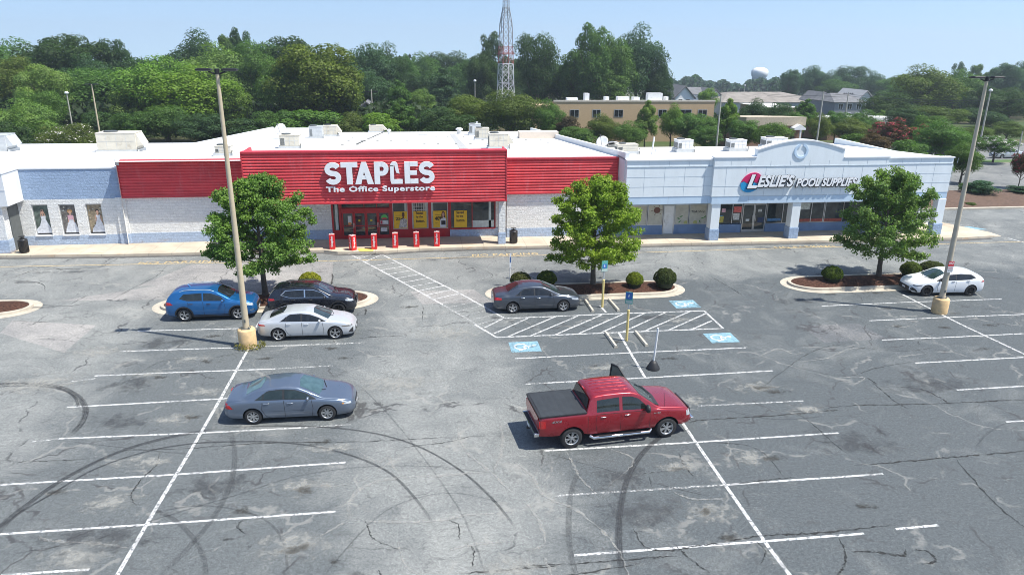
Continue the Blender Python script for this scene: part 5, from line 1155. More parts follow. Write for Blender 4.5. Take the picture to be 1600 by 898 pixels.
# SUVs
def suv(L, W, H, wb, ro, lamps, **kw):
    s = H/1.65; X = lambda x: x*L/4.48
    top = [(0,.95),(.04,1.12),(.12,1.28),(.22,1.40),(.38,1.545),(.60,1.60),(1.1,1.64),(1.7,1.65),(2.2,1.635),(2.55,1.575),(2.95,1.36),(3.28,1.17),(3.45,1.12),(3.85,1.075),(4.15,1.01),(4.33,.92),(4.42,.80),(4.48,.62)]
    top = [(X(a), b*s) for a, b in top]
    belt = [(0,.90),(.1,1.02),(.6,1.09),(1.4,1.075),(2.4,1.05),(3.2,1.02),(3.6,.98),(4.0,.92),(4.25,.82),(4.40,.68),(4.48,.5)]
    belt = [(X(a), b*s) for a, b in belt]
    plan = [(0,.80),(.04,.87),(.12,.93),(.35,.97),(.8,.99),(1.4,1),(3.2,1),(3.7,.985),(4.0,.96),(4.2,.915),(4.33,.84),(4.42,.72),(4.48,.58)]
    plan = [(X(a), b) for a, b in plan]; bot = [(0,.42),(.15,.30),(.8,.25),(3.2,.24),(4.1,.25),(4.4,.28),(4.48,.40)]; bot = [(X(a), b) for a, b in bot]
    bl = lambda x: smooth_t(belt, X(x))+.02; zc = lambda x, d=.12: smooth_t(top, X(x))-d
    sp = dict(L=L, W=W, top=top, belt=belt, plan=plan, bot=bot, wheels=(ro, ro+wb), wr=.355, tw=.225, arch=.40, tumble=.30, crown=.05, front=.3, rim=ALLOY, spokes=5, wk=1, glass=(CG_D,), trim=PLAST,
        handles=((X(1.30),.97*s),(X(2.18),.95*s)), handle_mat=PLAST, mirror=(X(2.92),1.06*s), ends=[], clad=.07, k=.03)
    sp['trim_line'] = ([(X(.66),bl(.66)+.12),(X(1.1),bl(1.1)),(X(2.1),bl(2.1)),(X(3.12),bl(3.12))], [(X(.68),bl(.66)+.14),(X(.92),zc(.9,.15)),(X(1.8),zc(1.8,.14)),(X(2.35),zc(2.35,.14)),(X(2.8),zc(2.8,.135)),(X(3.12),bl(3.12)+.01)])
    sp['side_glass'] = [([(X(.74),bl(.74)+.12),(X(1.12),bl(1.12)+.02),(X(1.86),bl(1.86)+.02)], [(X(.76),bl(.74)+.14),(X(.95),zc(.95,.18)),(X(1.86),zc(1.86,.165))]),
        ([(X(1.93),bl(1.93)+.02),(X(3.02),bl(3.02)+.02)], [(X(1.93),zc(1.93,.165)),(X(2.33),zc(2.33,.165)),(X(2.76),zc(2.76,.16)),(X(3.02),bl(3.02)+.03)])]
    sp['ws'] = [('windscreen', CG_D, [(X(3.20),-.66),(X(3.27),-.3),(X(3.29),0),(X(3.27),.3),(X(3.20),.66)], [(X(2.62),-.56),(X(2.55),0),(X(2.62),.56)]),
                ('rear_window', CG_D, [(X(.13),-.55),(X(.11),0),(X(.13),.55)], [(X(.34),-.52),(X(.34),0),(X(.34),.52)])]
    sp['seams'] = [[(X(1.16),1.05*s),(X(1.10),.75),(X(1.22),.45),(X(1.4),.32)],[(X(1.90),1.06*s),(X(1.92),.7),(X(1.92),.3)],[(X(2.95),1.0*s),(X(2.99),.7),(X(2.92),.32)]]
    sp['lamps'] = lamps; sp.update(kw); return sp
P4 = paintmat('bright_blue_car_paint', (.008,.120,.33), .45)
def ex_suv(rail):
    def f(c, root, p):
        wipers(c, root, c.L*.735, c.L*.725, .62)
        for sg in (-1, 1):
            b = MB(); pts = []
            for i in range(9):
                x = c.L*(.17+.38*i/8); r_ = c.ring(x)[15]; pts.append((x, sg*(r_[0]-.02), r_[1]+.045-(.05 if i in (0, 8) else 0)))
            b.tube(pts, .018, 6); b.build('roof_rail', rail, root)
        b = MB(); x = c.L*.085; z = c.topz(x, 0); b.box(c.L*.05, c.L*.10, -.55, .55, 0, 0) if 0 else None
        b.tube([(c.L*.25, 0, c.topz(c.L*.25, 0)), (c.L*.23, 0, c.topz(c.L*.25, 0)+.06)], .03, 6); b.build('antenna_fin', p, root)
    return f
sp = suv(4.48, 1.85, 1.65, 2.67, .92, [('headlight', CLAMP, [(4.0,.80),(4.36,.74)], [(3.95,.90),(4.33,.86)]), ('tail_light', TAILR, [(.03,.88),(.42,.92)], [(.04,1.06),(.30,1.04)]), ('fog_lamp', CHROME, [(4.2,.50),(4.40,.49)], [(4.2,.53),(4.41,.53)])],
    ends=[('grille', CHROME, 4.475, -.40, .40, .52, .78, .02), ('grille_mesh', PLAST, 4.49, -.36, .36, .54, .75, .02), ('number_plate', PLATE, 4.515, -.15, .15, .44, .54, .006), ('number_plate', PLATE, -.008, -.16, .16, .78, .89, .006)], extra=ex_suv(M('silver_rail', (.55,.62,.66), .35, .5)), trim=P4, glass=(cglass('grey_suv_glass', (.014,.019,.020)),))
build_car('parked_car', 'bright blue compact SUV parked left of the left lamp post', 'car', sp, P4, (-10.83, 38.02, 0), R(0))
P5 = paintmat('black_car_paint', (.008,.010,.018), .2, .25)
sp = suv(4.55, 1.84, 1.62, 2.70, .93, [('headlight', CLAMP, [(4.02,.82),(4.42,.76)], [(3.98,.90),(4.38,.87)]), ('tail_light', TAILR, [(.03,.92),(.40,.96)], [(.04,1.04),(.34,1.04)])],
    ends=[('grille', PLAST, 4.55, -.40, .40, .52, .78, .02), ('number_plate', PLATE, 4.585, -.15, .15, .44, .54, .006)], extra=ex_suv(PLAST), trim=CHROME, rim=DALLOY)
sp['ws'][0] = ('windscreen', cglass('blue_windscreen', (.03,.05,.075)))+sp['ws'][0][2:]
build_car('parked_car', 'black compact SUV parked behind the silver white sedan', 'car', sp, P5, (-5.72, 38.12, 0), R(0))
# white hatchback
P6 = paintmat('white_car_paint', (.76,.77,.78), .0, .3)
X = lambda x: x
top = [(0,.88),(.04,1.00),(.14,1.12),(.42,1.30),(.62,1.375),(1.0,1.42),(1.5,1.435),(2.0,1.42),(2.35,1.36),(2.8,1.16),(3.18,.985),(3.35,.95),(3.8,.88),(4.1,.79),(4.28,.68),(4.34,.60),(4.37,.48)]
belt = [(0,.80),(.12,.95),(.5,1.0),(1.2,.975),(2.2,.94),(2.9,.91),(3.3,.87),(3.8,.79),(4.1,.70),(4.28,.58),(4.37,.44)]
sp = sedan(4.37, 1.79, 1.435, 2.64, .83, lamps=[('headlight', M('dark_lamp', (.05,.05,.055), .12, .3, coat=.8), [(3.82,.655),(4.25,.60)], [(3.80,.70),(4.24,.66)]), ('tail_light', TAILR, [(.03,.86),(.30,.86)], [(.05,.95),(.24,.93)]), ('side_intake', PLAST, [(3.98,.24),(4.34,.23)], [(4.12,.42),(4.345,.56)])],
    ends=[('grille', PLAST, 4.36, -.50, .50, .24, .52, .03), ('number_plate', PLATE, 4.395, -.15, .15, .34, .44, .006)], extra=ex_wip(3.2, 3.14), rim=BALLOY, spokes=7, wk=1, handle_mat=PLAST, mirror_mat=PLAST)
sp.update(top=top, belt=belt, mirror=(2.78,.95), handles=((1.1,.93),(2.0,.90)), wr=.33, arch=.375)
bl = lambda x: smooth_t(belt, x)+.018; zc = lambda x, d=.1: smooth_t(top, x)-d
sp['trim_line'] = ([(.62,bl(.62)+.08),(1.0,bl(1.0)),(3.02,bl(3.02))], [(.64,bl(.62)+.1),(.86,zc(.86,.13)),(1.5,zc(1.5,.115)),(2.2,zc(2.2,.12)),(2.7,zc(2.7,.12)),(3.02,bl(3.02)+.01)])
sp['side_glass'] = [([(.72,bl(.72)+.08),(1.05,bl(1.05)+.02),(1.78,bl(1.78)+.02)], [(.74,bl(.72)+.1),(.92,zc(.92,.155)),(1.78,zc(1.78,.14))]), ([(1.85,bl(1.85)+.02),(2.92,bl(2.92)+.02)], [(1.85,zc(1.85,.14)),(2.3,zc(2.3,.14)),(2.66,zc(2.66,.14)),(2.92,bl(2.92)+.03)])]
sp['ws'] = [('windscreen', cglass('dark_teal_windscreen', (.02,.04,.042)), [(3.10,-.66),(3.16,-.3),(3.18,0),(3.16,.3),(3.10,.66)], [(2.40,-.52),(2.33,0),(2.40,.52)]), ('rear_window', CG_D, [(.17,-.52),(.15,0),(.17,.52)], [(.50,-.48),(.50,0),(.50,.48)])]
sp['seams'] = [[(1.08,.94),(1.03,.65),(1.18,.36)],[(1.80,.95),(1.84,.6),(1.84,.24)],[(2.84,.90),(2.90,.6),(2.86,.26)]]
build_car('parked_car', 'white hatchback with black wheels parked behind the right lamp post', 'car', sp, P6, (30.75, 37.62, 0), R(175.5))
# --- red crew-cab pickup
P7 = paintmat('ruby_red_truck_paint', (.31,.009,.020), .45, .28)
top = [(0,1.30),(.05,1.345),(1.72,1.345),(1.76,1.36),(1.80,1.50),(1.90,1.83),(2.02,1.91),(2.4,1.945),(3.0,1.955),(3.45,1.94),(3.72,1.86),(4.08,1.60),(4.42,1.36),(4.55,1.31),(4.9,1.27),(5.35,1.22),(5.62,1.16),(5.76,1.06),(5.84,.92),(5.89,.72)]
belt = [(0,1.22),(.05,1.31),(1.7,1.315),(1.85,1.28),(2.6,1.27),(3.6,1.26),(4.1,1.24),(4.5,1.20),(5.3,1.12),(5.65,1.04),(5.8,.90),(5.89,.62)]
plan = [(0,.93),(.04,.965),(.15,.98),(.6,.99),(1.2,.99),(1.74,.985),(1.80,.965),(2.2,.965),(4.3,.965),(4.6,.985),(5.2,.985),(5.55,.96),(5.75,.90),(5.84,.82),(5.89,.74)]
bot = [(0,.56),(.3,.52),(1.7,.48),(1.9,.42),(4.3,.42),(4.6,.46),(5.5,.44),(5.8,.46),(5.89,.52)]
sp = dict(L=5.89, W=2.03, top=top, belt=belt, plan=plan, bot=bot, wheels=(1.20, 4.86), wr=.40, tw=.275, arch=.475, tumble=.24, crown=.05, front=.3, k=.02, rim=ALLOY, spokes=6, wk=1, rimf=.64, glass=(cglass('truck_glass', (.012,.016,.016)),), trim=P7, ends=[],
    handles=((2.36,1.13),(3.28,1.13)), handle_mat=CHROME, mirror=(4.02,1.30), mirror_scale=1.5, mirror_mat=PLAST, clad=0)
bl = lambda x: smooth_t(belt, x)+.03; zc = lambda x, d=.16: smooth_t(top, x)-d
sp['trim_line'] = ([(2.16,bl(2.16)),(4.12,bl(4.12))], [(2.18,bl(2.16)+.02),(2.22,zc(2.22,.17)),(3.45,zc(3.45,.17)),(3.75,zc(3.75,.19)),(4.12,bl(4.12)+.01)])
sp['side_glass'] = [([(2.12,bl(2.12)+.01),(2.98,bl(2.98)+.01)], [(2.14,zc(2.14,.19)),(2.98,zc(2.98,.18))]), ([(3.10,bl(3.1)+.01),(4.10,bl(4.10)+.0)], [(3.10,zc(3.1,.18)),(3.46,zc(3.46,.18)),(3.72,zc(3.72,.19)),(4.10,bl(4.10)+.03)])]
sp['ws'] = [('windscreen', CG_B, [(4.36,-.78),(4.44,-.3),(4.45,0),(4.44,.3),(4.36,.78)], [(3.78,-.68),(3.71,0),(3.78,.68)])]
sp['seams'] = [[(1.79,1.32),(1.79,.5)],[(2.12,1.25),(2.08,.9),(2.16,.5)],[(3.03,1.26),(3.04,.5)],[(4.15,1.23),(4.18,.5)],[(2.12,1.24),(4.15,1.21)]]
sp['lamps'] = [('headlight', CLAMP, [(5.62,.84),(5.84,.82)], [(5.60,1.04),(5.80,1.0)]), ('tail_light', TAILR, [(.02,.90),(.22,.92)], [(.03,1.20),(.20,1.19)])]
sp['ends'] = [('grille', M('grille_grey', (.08,.08,.085), .4, .5), 5.885, -.62, .62, .72, .98, .03), ('front_bumper', CHROME, 5.93, -.82, .82, .50, .66, .06), ('rear_bumper', CHROME, -.08, -.90, .90, .56, .70, .09), ('bumper_step', PLAST, -.09, -.80, .80, .70, .72, .07), ('tailgate', P7, -.012, -.78, .78, .78, 1.28, .02), ('number_plate', PLATE, -.18, -.16, .16, .57, .68, .006), ('tow_hitch', PLAST, -.14, -.05, .05, .44, .52, .10), ('tail_light', TAILR, -.008, .80, .95, .92, 1.20, .02), ('tail_light', TAILR, -.008, -.95, -.80, .92, 1.20, .02)]
def ex_truck(c, root, p):
    W2 = 1.015; y = .93
    # soft tonneau cover with ribs
    cov = M('black_vinyl_cover', (.030,.034,.038), .6, var=.15, vs=3, bump=.2, bs=20, objspace=True)
    b = MB(); n = 22; v = []
    for i in range(n+1):
        x = .06+1.66*i/n
        for k in range(9): yy = -.93+1.86*k/8; v.append((x, yy, 1.372+.012*math.cos((yy/.93)*1.5)+(.006 if i % 3 == 0 else 0)))
    b.add(v, [(i*9+k, (i+1)*9+k, (i+1)*9+k+1, i*9+k+1) for i in range(n) for k in range(8)], 0, True); b.box(.05, 1.73, -.94, .94, 1.335, 1.372); b.build('bed_cover', cov, root)
    b = MB()
    for sg in (-1, 1): b.box(.03, 1.74, min(sg*.94, sg*.975), max(sg*.94, sg*.975), 1.335, 1.375)
    b.box(-.02, .05, -.95, .95, 1.30, 1.375); b.build('cover_rail', PLAST, root)
    # upright rear window
    b = MB(); pts = []
    for zz, yy in ((1.42, .80), (1.80, .70)):
        x = 1.78 if zz < 1.5 else 1.865
        pts += [(x-.012, -yy, zz), (x-.012, yy, zz)]
    b.add(pts, [(0, 2, 3, 1)]); b.build('rear_window', CG_D, root)
    # pressed ribs along the roof
    b = MB()
    for yy in (-.48, -.24, 0, .24, .48):
        q = [(x, yy, c.topz(x, yy)+.004) for x in [2.1+1.45*i/10 for i in range(11)]]; b.tube(q, [.004]+[.014]*9+[.004], 8)
    b.build('roof_rib', p, root)
    b = MB(); b.box(1.86, 1.90, -.10, .10, 1.86, 1.90); b.build('high_brake_light', TAILR, root)
    for sg in (-1, 1):
        b = MB(); b.tube([(1.9, sg*.93, .40), (2.0, sg*1.03, .36), (4.15, sg*1.03, .36), (4.25, sg*.93, .40)], .055, 8); o_ = b.build('running_board', CHROME, root); b = MB(); b.box(2.2, 2.7, sg*1.03-.045, sg*1.03+.045, .405, .424); b.box(3.1, 3.8, sg*1.03-.045, sg*1.03+.045, .405, .424); b.build('step_pad', PLAST, o_)
        me = fit_text(text_mesh('FX4' if 0 else '4X4', extrude=.004, offset=.02, shear=.2), .42, .80, 1.10, 1.19, -(c.side(.6, 1.14)+.006))
        if sg < 0: link('badge', me, CHROME, root)
        me = fit_text(text_mesh('F-150', extrude=.004, offset=.02, shear=.1), 4.30, 4.56, 1.055, 1.11, -(c.side(4.43, 1.08)+.006))
        if sg < 0: link('badge', me, CHROME, root)
    wipers(c, root, 4.44, 4.40, .74)
    b = MB(); b.box(4.40, 4.52, -.78, .78, 0, 0) if 0 else b.add([(4.37,-.8,c.topz(4.37,-.8)+.012),(4.56,-.8,c.topz(4.56,-.8)+.012),(4.56,.8,c.topz(4.56,.8)+.012),(4.37,.8,c.topz(4.37,.8)+.012),(4.46,0,c.topz(4.46,0)+.012),(4.62,0,c.topz(4.62,0)+.012)], [(0,1,5,4),(4,5,2,3)])
    b.build('cowl', PLAST, root)
    b = MB(); b.tube([(4.75,-.86,c.topz(4.75,-.86)-.02),(4.72,-.86,c.topz(4.75,-.86)+.55)], .006, 5); b.build('antenna', PLAST, root)
    # driver's door swung open on the far side
    d = bpy.data.objects.new('open_door', None); COL.objects.link(d)
    hx, hy = 4.14, .955; th = R(-62)
    def P(s_, z, t=0): return (hx-s_*math.cos(th)-t*math.sin(th)*1, hy+t*math.cos(th)-s_*math.sin(th)*1, z)
    b = MB()
    def slab(poly, t0, t1):
        nn = len(poly); v = [P(s_, z, t0) for s_, z in poly]+[P(s_, z, t1) for s_, z in poly]
        b.add(v, [tuple(range(nn)), tuple(range(2*nn-1, nn-1, -1))]+[(i, i+nn, (i+1) % nn+nn, (i+1) % nn) for i in range(nn)])
    slab([(0,.50),(1.06,.50),(1.10,.9),(1.08,1.27),(0,1.24)], -.04, .04)
    me = b.mesh('open_door'); me.materials.append(p); bpy.data.objects.remove(d); d = link('open_door', me, [], root)
    b = MB()
    slab([(1.04,1.27),(1.08,1.27),(1.02,1.86),(.96,1.86)], -.025, .025); slab([(.96,1.80),(1.0,1.87),(.66,1.86),(.66,1.80)], -.024, .024); slab([(.66,1.86),(.66,1.80),(.06,1.24),(-.02,1.26)], -.023, .023); slab([(0,1.235),(1.05,1.26),(1.05,1.30),(.05,1.28)], -.03, .03)
    me = b.mesh('window_frame'); me.materials.append(PLAST); link('window_frame', me, [], d)
    b = MB(); slab([(.10,1.28),(1.05,1.29),(.98,1.81),(.67,1.81)], -.004, .004); me = b.mesh('door_glass'); me.materials.append(CG_G); link('door_glass', me, [], d)
sp['extra'] = ex_truck
build_car('pickup_truck', 'red crew-cab pickup truck with black bed cover and open far door', 'pickup truck', sp, P7, (6.93, 23.72, 0), R(5.5))
# cars glimpsed in the far lot and behind the trees
def small_car(x, y, rz_, c_, lab):
    z = terr(x, y)+.01; p_ = paintmat('far_car_paint', c_, .3)
    sp = sedan(lamps=[('headlight', CLAMP, [(4.38,.66),(4.68,.63)], [(4.33,.74),(4.66,.70)]), ('tail_light', TAILR, [(.03,.70),(.34,.68)], [(.03,.90),(.16,.885)])])
    build_car('parked_car', lab, 'car', sp, p_, (x, y, z), rz_)
p = gnd(1571, 247, -1.7); small_car(p.x, p.y, R(180), (.5,.52,.54), 'silver sedan seen under the white flowering tree at the right edge')
small_car(p.x-7, p.y+5.5, R(180), (.02,.03,.08), 'dark sedan beyond the silver one at the right edge')
p = at(1317, 222, 100); small_car(p.x, p.y, R(170), (.7,.7,.7), 'white car behind the arched store roof, between trees')
p = at(955, 218, 118); small_car(p.x, p.y, R(180), (.6,.6,.62), 'pale car between the trees left of the satellite dish')
# ------------------------------------------------------------ vegetation
def leafmat(name):
    g = N(name); nt = g.t; p = g.pos(); oi = g.n('ObjectInfo'); ge = g.n('NewGeometry')
    g.set(.62, 0, .25)
    c = g.mix(1.0, oi.outputs['Color'], g.ramp(ge.outputs['Random Per Island'], 0, 1, .72, 1.30), 'MULTIPLY')
    c = g.mix(g.ramp(g.noise(p, .35, 3, .6), .45, .68, 0, .35), c, g.mix(1.0, c, (1.45,1.25,.8), 'MULTIPLY'))
    g.col(c); tr = g.n('BsdfTranslucent'); g.L(g.mix(1.0, c, (1.25,1.5,.6), 'MULTIPLY'), tr.inputs['Color'])
    ms = g.n('MixShader'); ms.inputs[0].default_value = .36; g.L(g.b.outputs[0], ms.inputs[1]); g.L(tr.outputs[0], ms.inputs[2]); g.L(ms.outputs[0], g.out.inputs['Surface'])
    return g.mat
LEAF = leafmat('foliage'); BARK = M('bark', (.10,.080,.062), .9, var=.3, vs=6, bump=.5, bs=12); FLOW = M('blossom', (.66,.62,.58), .7, var=.15); FLOWR = M('red_blossom', (.36,.03,.05), .7, var=.25)
def quads(name, P, Nn, S, rng_, mi=None, mats=None, aspect=.75):
    n = len(P); t = rng_.normal(size=(n, 3)); a = np.cross(Nn, t); a /= np.linalg.norm(a, axis=1)[:, None]+1e-9; b = np.cross(Nn, a)
    a *= S[:, None]*.5; b *= S[:, None]*.5*aspect; bend = Nn*S[:, None]*.16
    V = np.empty((n, 4, 3)); V[:, 0] = P-a-bend*.5; V[:, 1] = P-b+bend; V[:, 2] = P+a-bend*.5; V[:, 3] = P+b+bend
    me = bpy.data.meshes.new(name); me.vertices.add(4*n); me.vertices.foreach_set('co', V.ravel()); me.loops.add(4*n); me.loops.foreach_set('vertex_index', np.arange(4*n, dtype=np.int32))
    me.polygons.add(n); me.polygons.foreach_set('loop_start', np.arange(0, 4*n, 4, dtype=np.int32)); me.polygons.foreach_set('loop_total', np.full(n, 4, np.int32))
    for m_ in (mats or [LEAF]): me.materials.append(m_)
    if mi is not None: me.polygons.foreach_set('material_index', mi.astype(np.int32))
    me.update(calc_edges=True); return me
def crown(seed, n, leaf, lobes, shape='round', flower=0, flmat=None, lob=(.13,.24), inner=.12, hole=.0):
    """unit crown: radius .5 about the axis, z 0..1"""
    r = np.random.default_rng(seed); C = []; Rr = []; lobes = int(lobes*1.7); n = int(n*2.0); leaf *= .78; SHR = .80
    for k in range(lobes):
        for _ in range(50):
            u = r.normal(size=3); u /= np.linalg.norm(u)
            rad = r.uniform(.55, .95) if k > lobes*.2 else r.uniform(0, .5)
            q = u*rad
            if shape == 'round': z = .52+q[2]*.42; rr = .40*(1 if z > .3 else .85)
            elif shape == 'oval': z = .52+q[2]*.44; rr = .40
            elif shape == 'cone': z = .5+q[2]*.46; rr = .42*(1.02-z)**.75+.03
            elif shape == 'spread': z = .58+q[2]*.34; rr = .43
            elif shape == 'bush': z = .42+q[2]*.42; rr = .42
            elif shape == 'ragged': z = .5+q[2]*.45; rr = .40*(.62+.38*abs(math.sin(z*5+k*.9)))
            c = np.array([q[0]*rr, q[1]*rr, z])
            if r.random() > hole: break
        s = r.uniform(*lob)*(.75 if shape == 'cone' and c[2] > .7 else 1)
        C.append(c); Rr.append(s*SHR)
    C = np.array(C); Rr = np.array(Rr); w = Rr**2; w /= w.sum(); k = r.choice(lobes, n, p=w)
    u = r.normal(size=(n, 3)); u /= np.linalg.norm(u, axis=1)[:, None]
    u[:, 2] = np.where((u[:, 2] < -.25) & (r.random(n) < .6), -u[:, 2], u[:, 2])
    rad = np.where(r.random(n) < inner, r.uniform(.2, .8, n), r.uniform(.80, 1.08, n)); f = 1+.18*np.sin(u[:, 0]*9+k)*np.sin(u[:, 1]*8+k*2)*np.cos(u[:, 2]*7)
    P = C[k]+u*(Rr[k]*rad*f)[:, None]*np.array([1, 1, .82])
    Nn = u*1.0+r.normal(size=(n, 3))*.36+np.array([0, 0, .15]); Nn /= np.linalg.norm(Nn, axis=1)[:, None]
    S = leaf*r.uniform(.6, 1.4, n); mi = None; mats = [LEAF]
    if flower:
        cl = (np.sin(P[:, 0]*23+seed)*np.sin(P[:, 1]*21)*np.sin(P[:, 2]*25) > .12) & (u[:, 2] > -.1) & (r.random(n) < flower) & (rad > .8)
        mi = cl.astype(int); mats = [LEAF, flmat or FLOW]
    return quads('crown', P, Nn, S, r, mi, mats)
def trunk_unit(seed, limbs=6, base=.030):
    rnd = random.Random(seed); b = MB(); b.tube([(0,0,-.08),(0,0,.05),(.008,.004,.2),(-.006,.01,.5),(0,0,.72)], [base*1.4,base,base*.85,base*.6,base*.2], 10)
    for k in range(limbs):
        a = k*2.4+rnd.uniform(-.4, .4); z = .22+.4*k/limbs; l = rnd.uniform(.22, .36)
        b.tube([(0,0,z),(l*.45*math.cos(a),l*.45*math.sin(a),z+.10),(l*math.cos(a+.2),l*math.sin(a+.2),z+.24)], [base*.5,base*.34,base*.1], 6)
    me = b.mesh('trunk'); me.materials.append(BARK); return me
PROTO = {
 'round': [crown(1, 9500, .030, 34), crown(2, 9500, .030, 30), crown(3, 9500, .030, 40, lob=(.10,.2))],
 'oval': [crown(4, 9000, .030, 36, 'oval'), crown(5, 9000, .030, 44, 'oval', lob=(.09,.18))],
 'cone': [crown(6, 7500, .034, 44, 'cone', lob=(.08,.15)), crown(7, 7500, .034, 50, 'cone', lob=(.07,.14))],
 'spread': [crown(8, 9000, .028, 34, 'spread', lob=(.10,.2)), crown(9, 9000, .028, 40, 'spread', lob=(.10,.18))],
 'ragged': [crown(10, 7500, .032, 34, 'ragged', lob=(.09,.17)), crown(11, 7500, .032, 38, 'ragged', lob=(.08,.16))],
 'bush': [crown(12, 6000, .045, 22, 'bush', lob=(.16,.26)), crown(13, 6000, .045, 26, 'bush', lob=(.14,.24))],
 'white': [crown(14, 9000, .034, 30, 'spread', flower=.75, lob=(.12,.2))], 'cream': [crown(15, 9000, .024, 34, 'bush', flower=.22, lob=(.12,.2))],
 'red': [crown(16, 8000, .034, 30, 'spread', flower=.8, flmat=FLOWR, lob=(.12,.2))],
}
TRK = [trunk_unit(1), trunk_unit(2), trunk_unit(3, 8, .022)]
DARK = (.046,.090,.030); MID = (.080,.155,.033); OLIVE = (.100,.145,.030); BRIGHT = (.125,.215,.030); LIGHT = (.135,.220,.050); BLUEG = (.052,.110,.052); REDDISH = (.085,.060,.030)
_tn = [0]
TLAB = {}
def tree(px, ytop, wpx, Y, kind, colr, lab, grp='trees beyond the stores', zbase=None, low=.18, stretch=1.0, cat='tree', jit=True):
    _tn[0] += 1; i = _tn[0]; rnd = random.Random(i*7+1)
    q = at(px, ytop, Y); zb_ = terr(q.x, Y)-.05 if zbase is None else zbase; H_ = q.z-zb_; w_ = wpx/CF*(Y/_f.y)*1.0*1.02
    t = thing('tree' if cat == 'tree' else 'shrub', lab, cat, (q.x, Y, zb_), rnd.uniform(0, 6.28), grp)
    me = PROTO[kind][i % len(PROTO[kind])]; o = bpy.data.objects.new('crown', me); COL.objects.link(o); o.parent = t
    z0 = H_*low; o.location = (0, 0, z0); o.scale = (w_, w_, (H_-z0)/.98)
    k = rnd.uniform(.88, 1.12); o.color = (colr[0]*k*rnd.uniform(.93,1.08), colr[1]*k, colr[2]*k*rnd.uniform(.85,1.15), 1)
    if cat == 'tree':
        tr = bpy.data.objects.new('trunk', TRK[i % 3]); COL.objects.link(tr); tr.parent = t; tr.scale = (w_*.9, w_*.9, H_*.95)
    return t
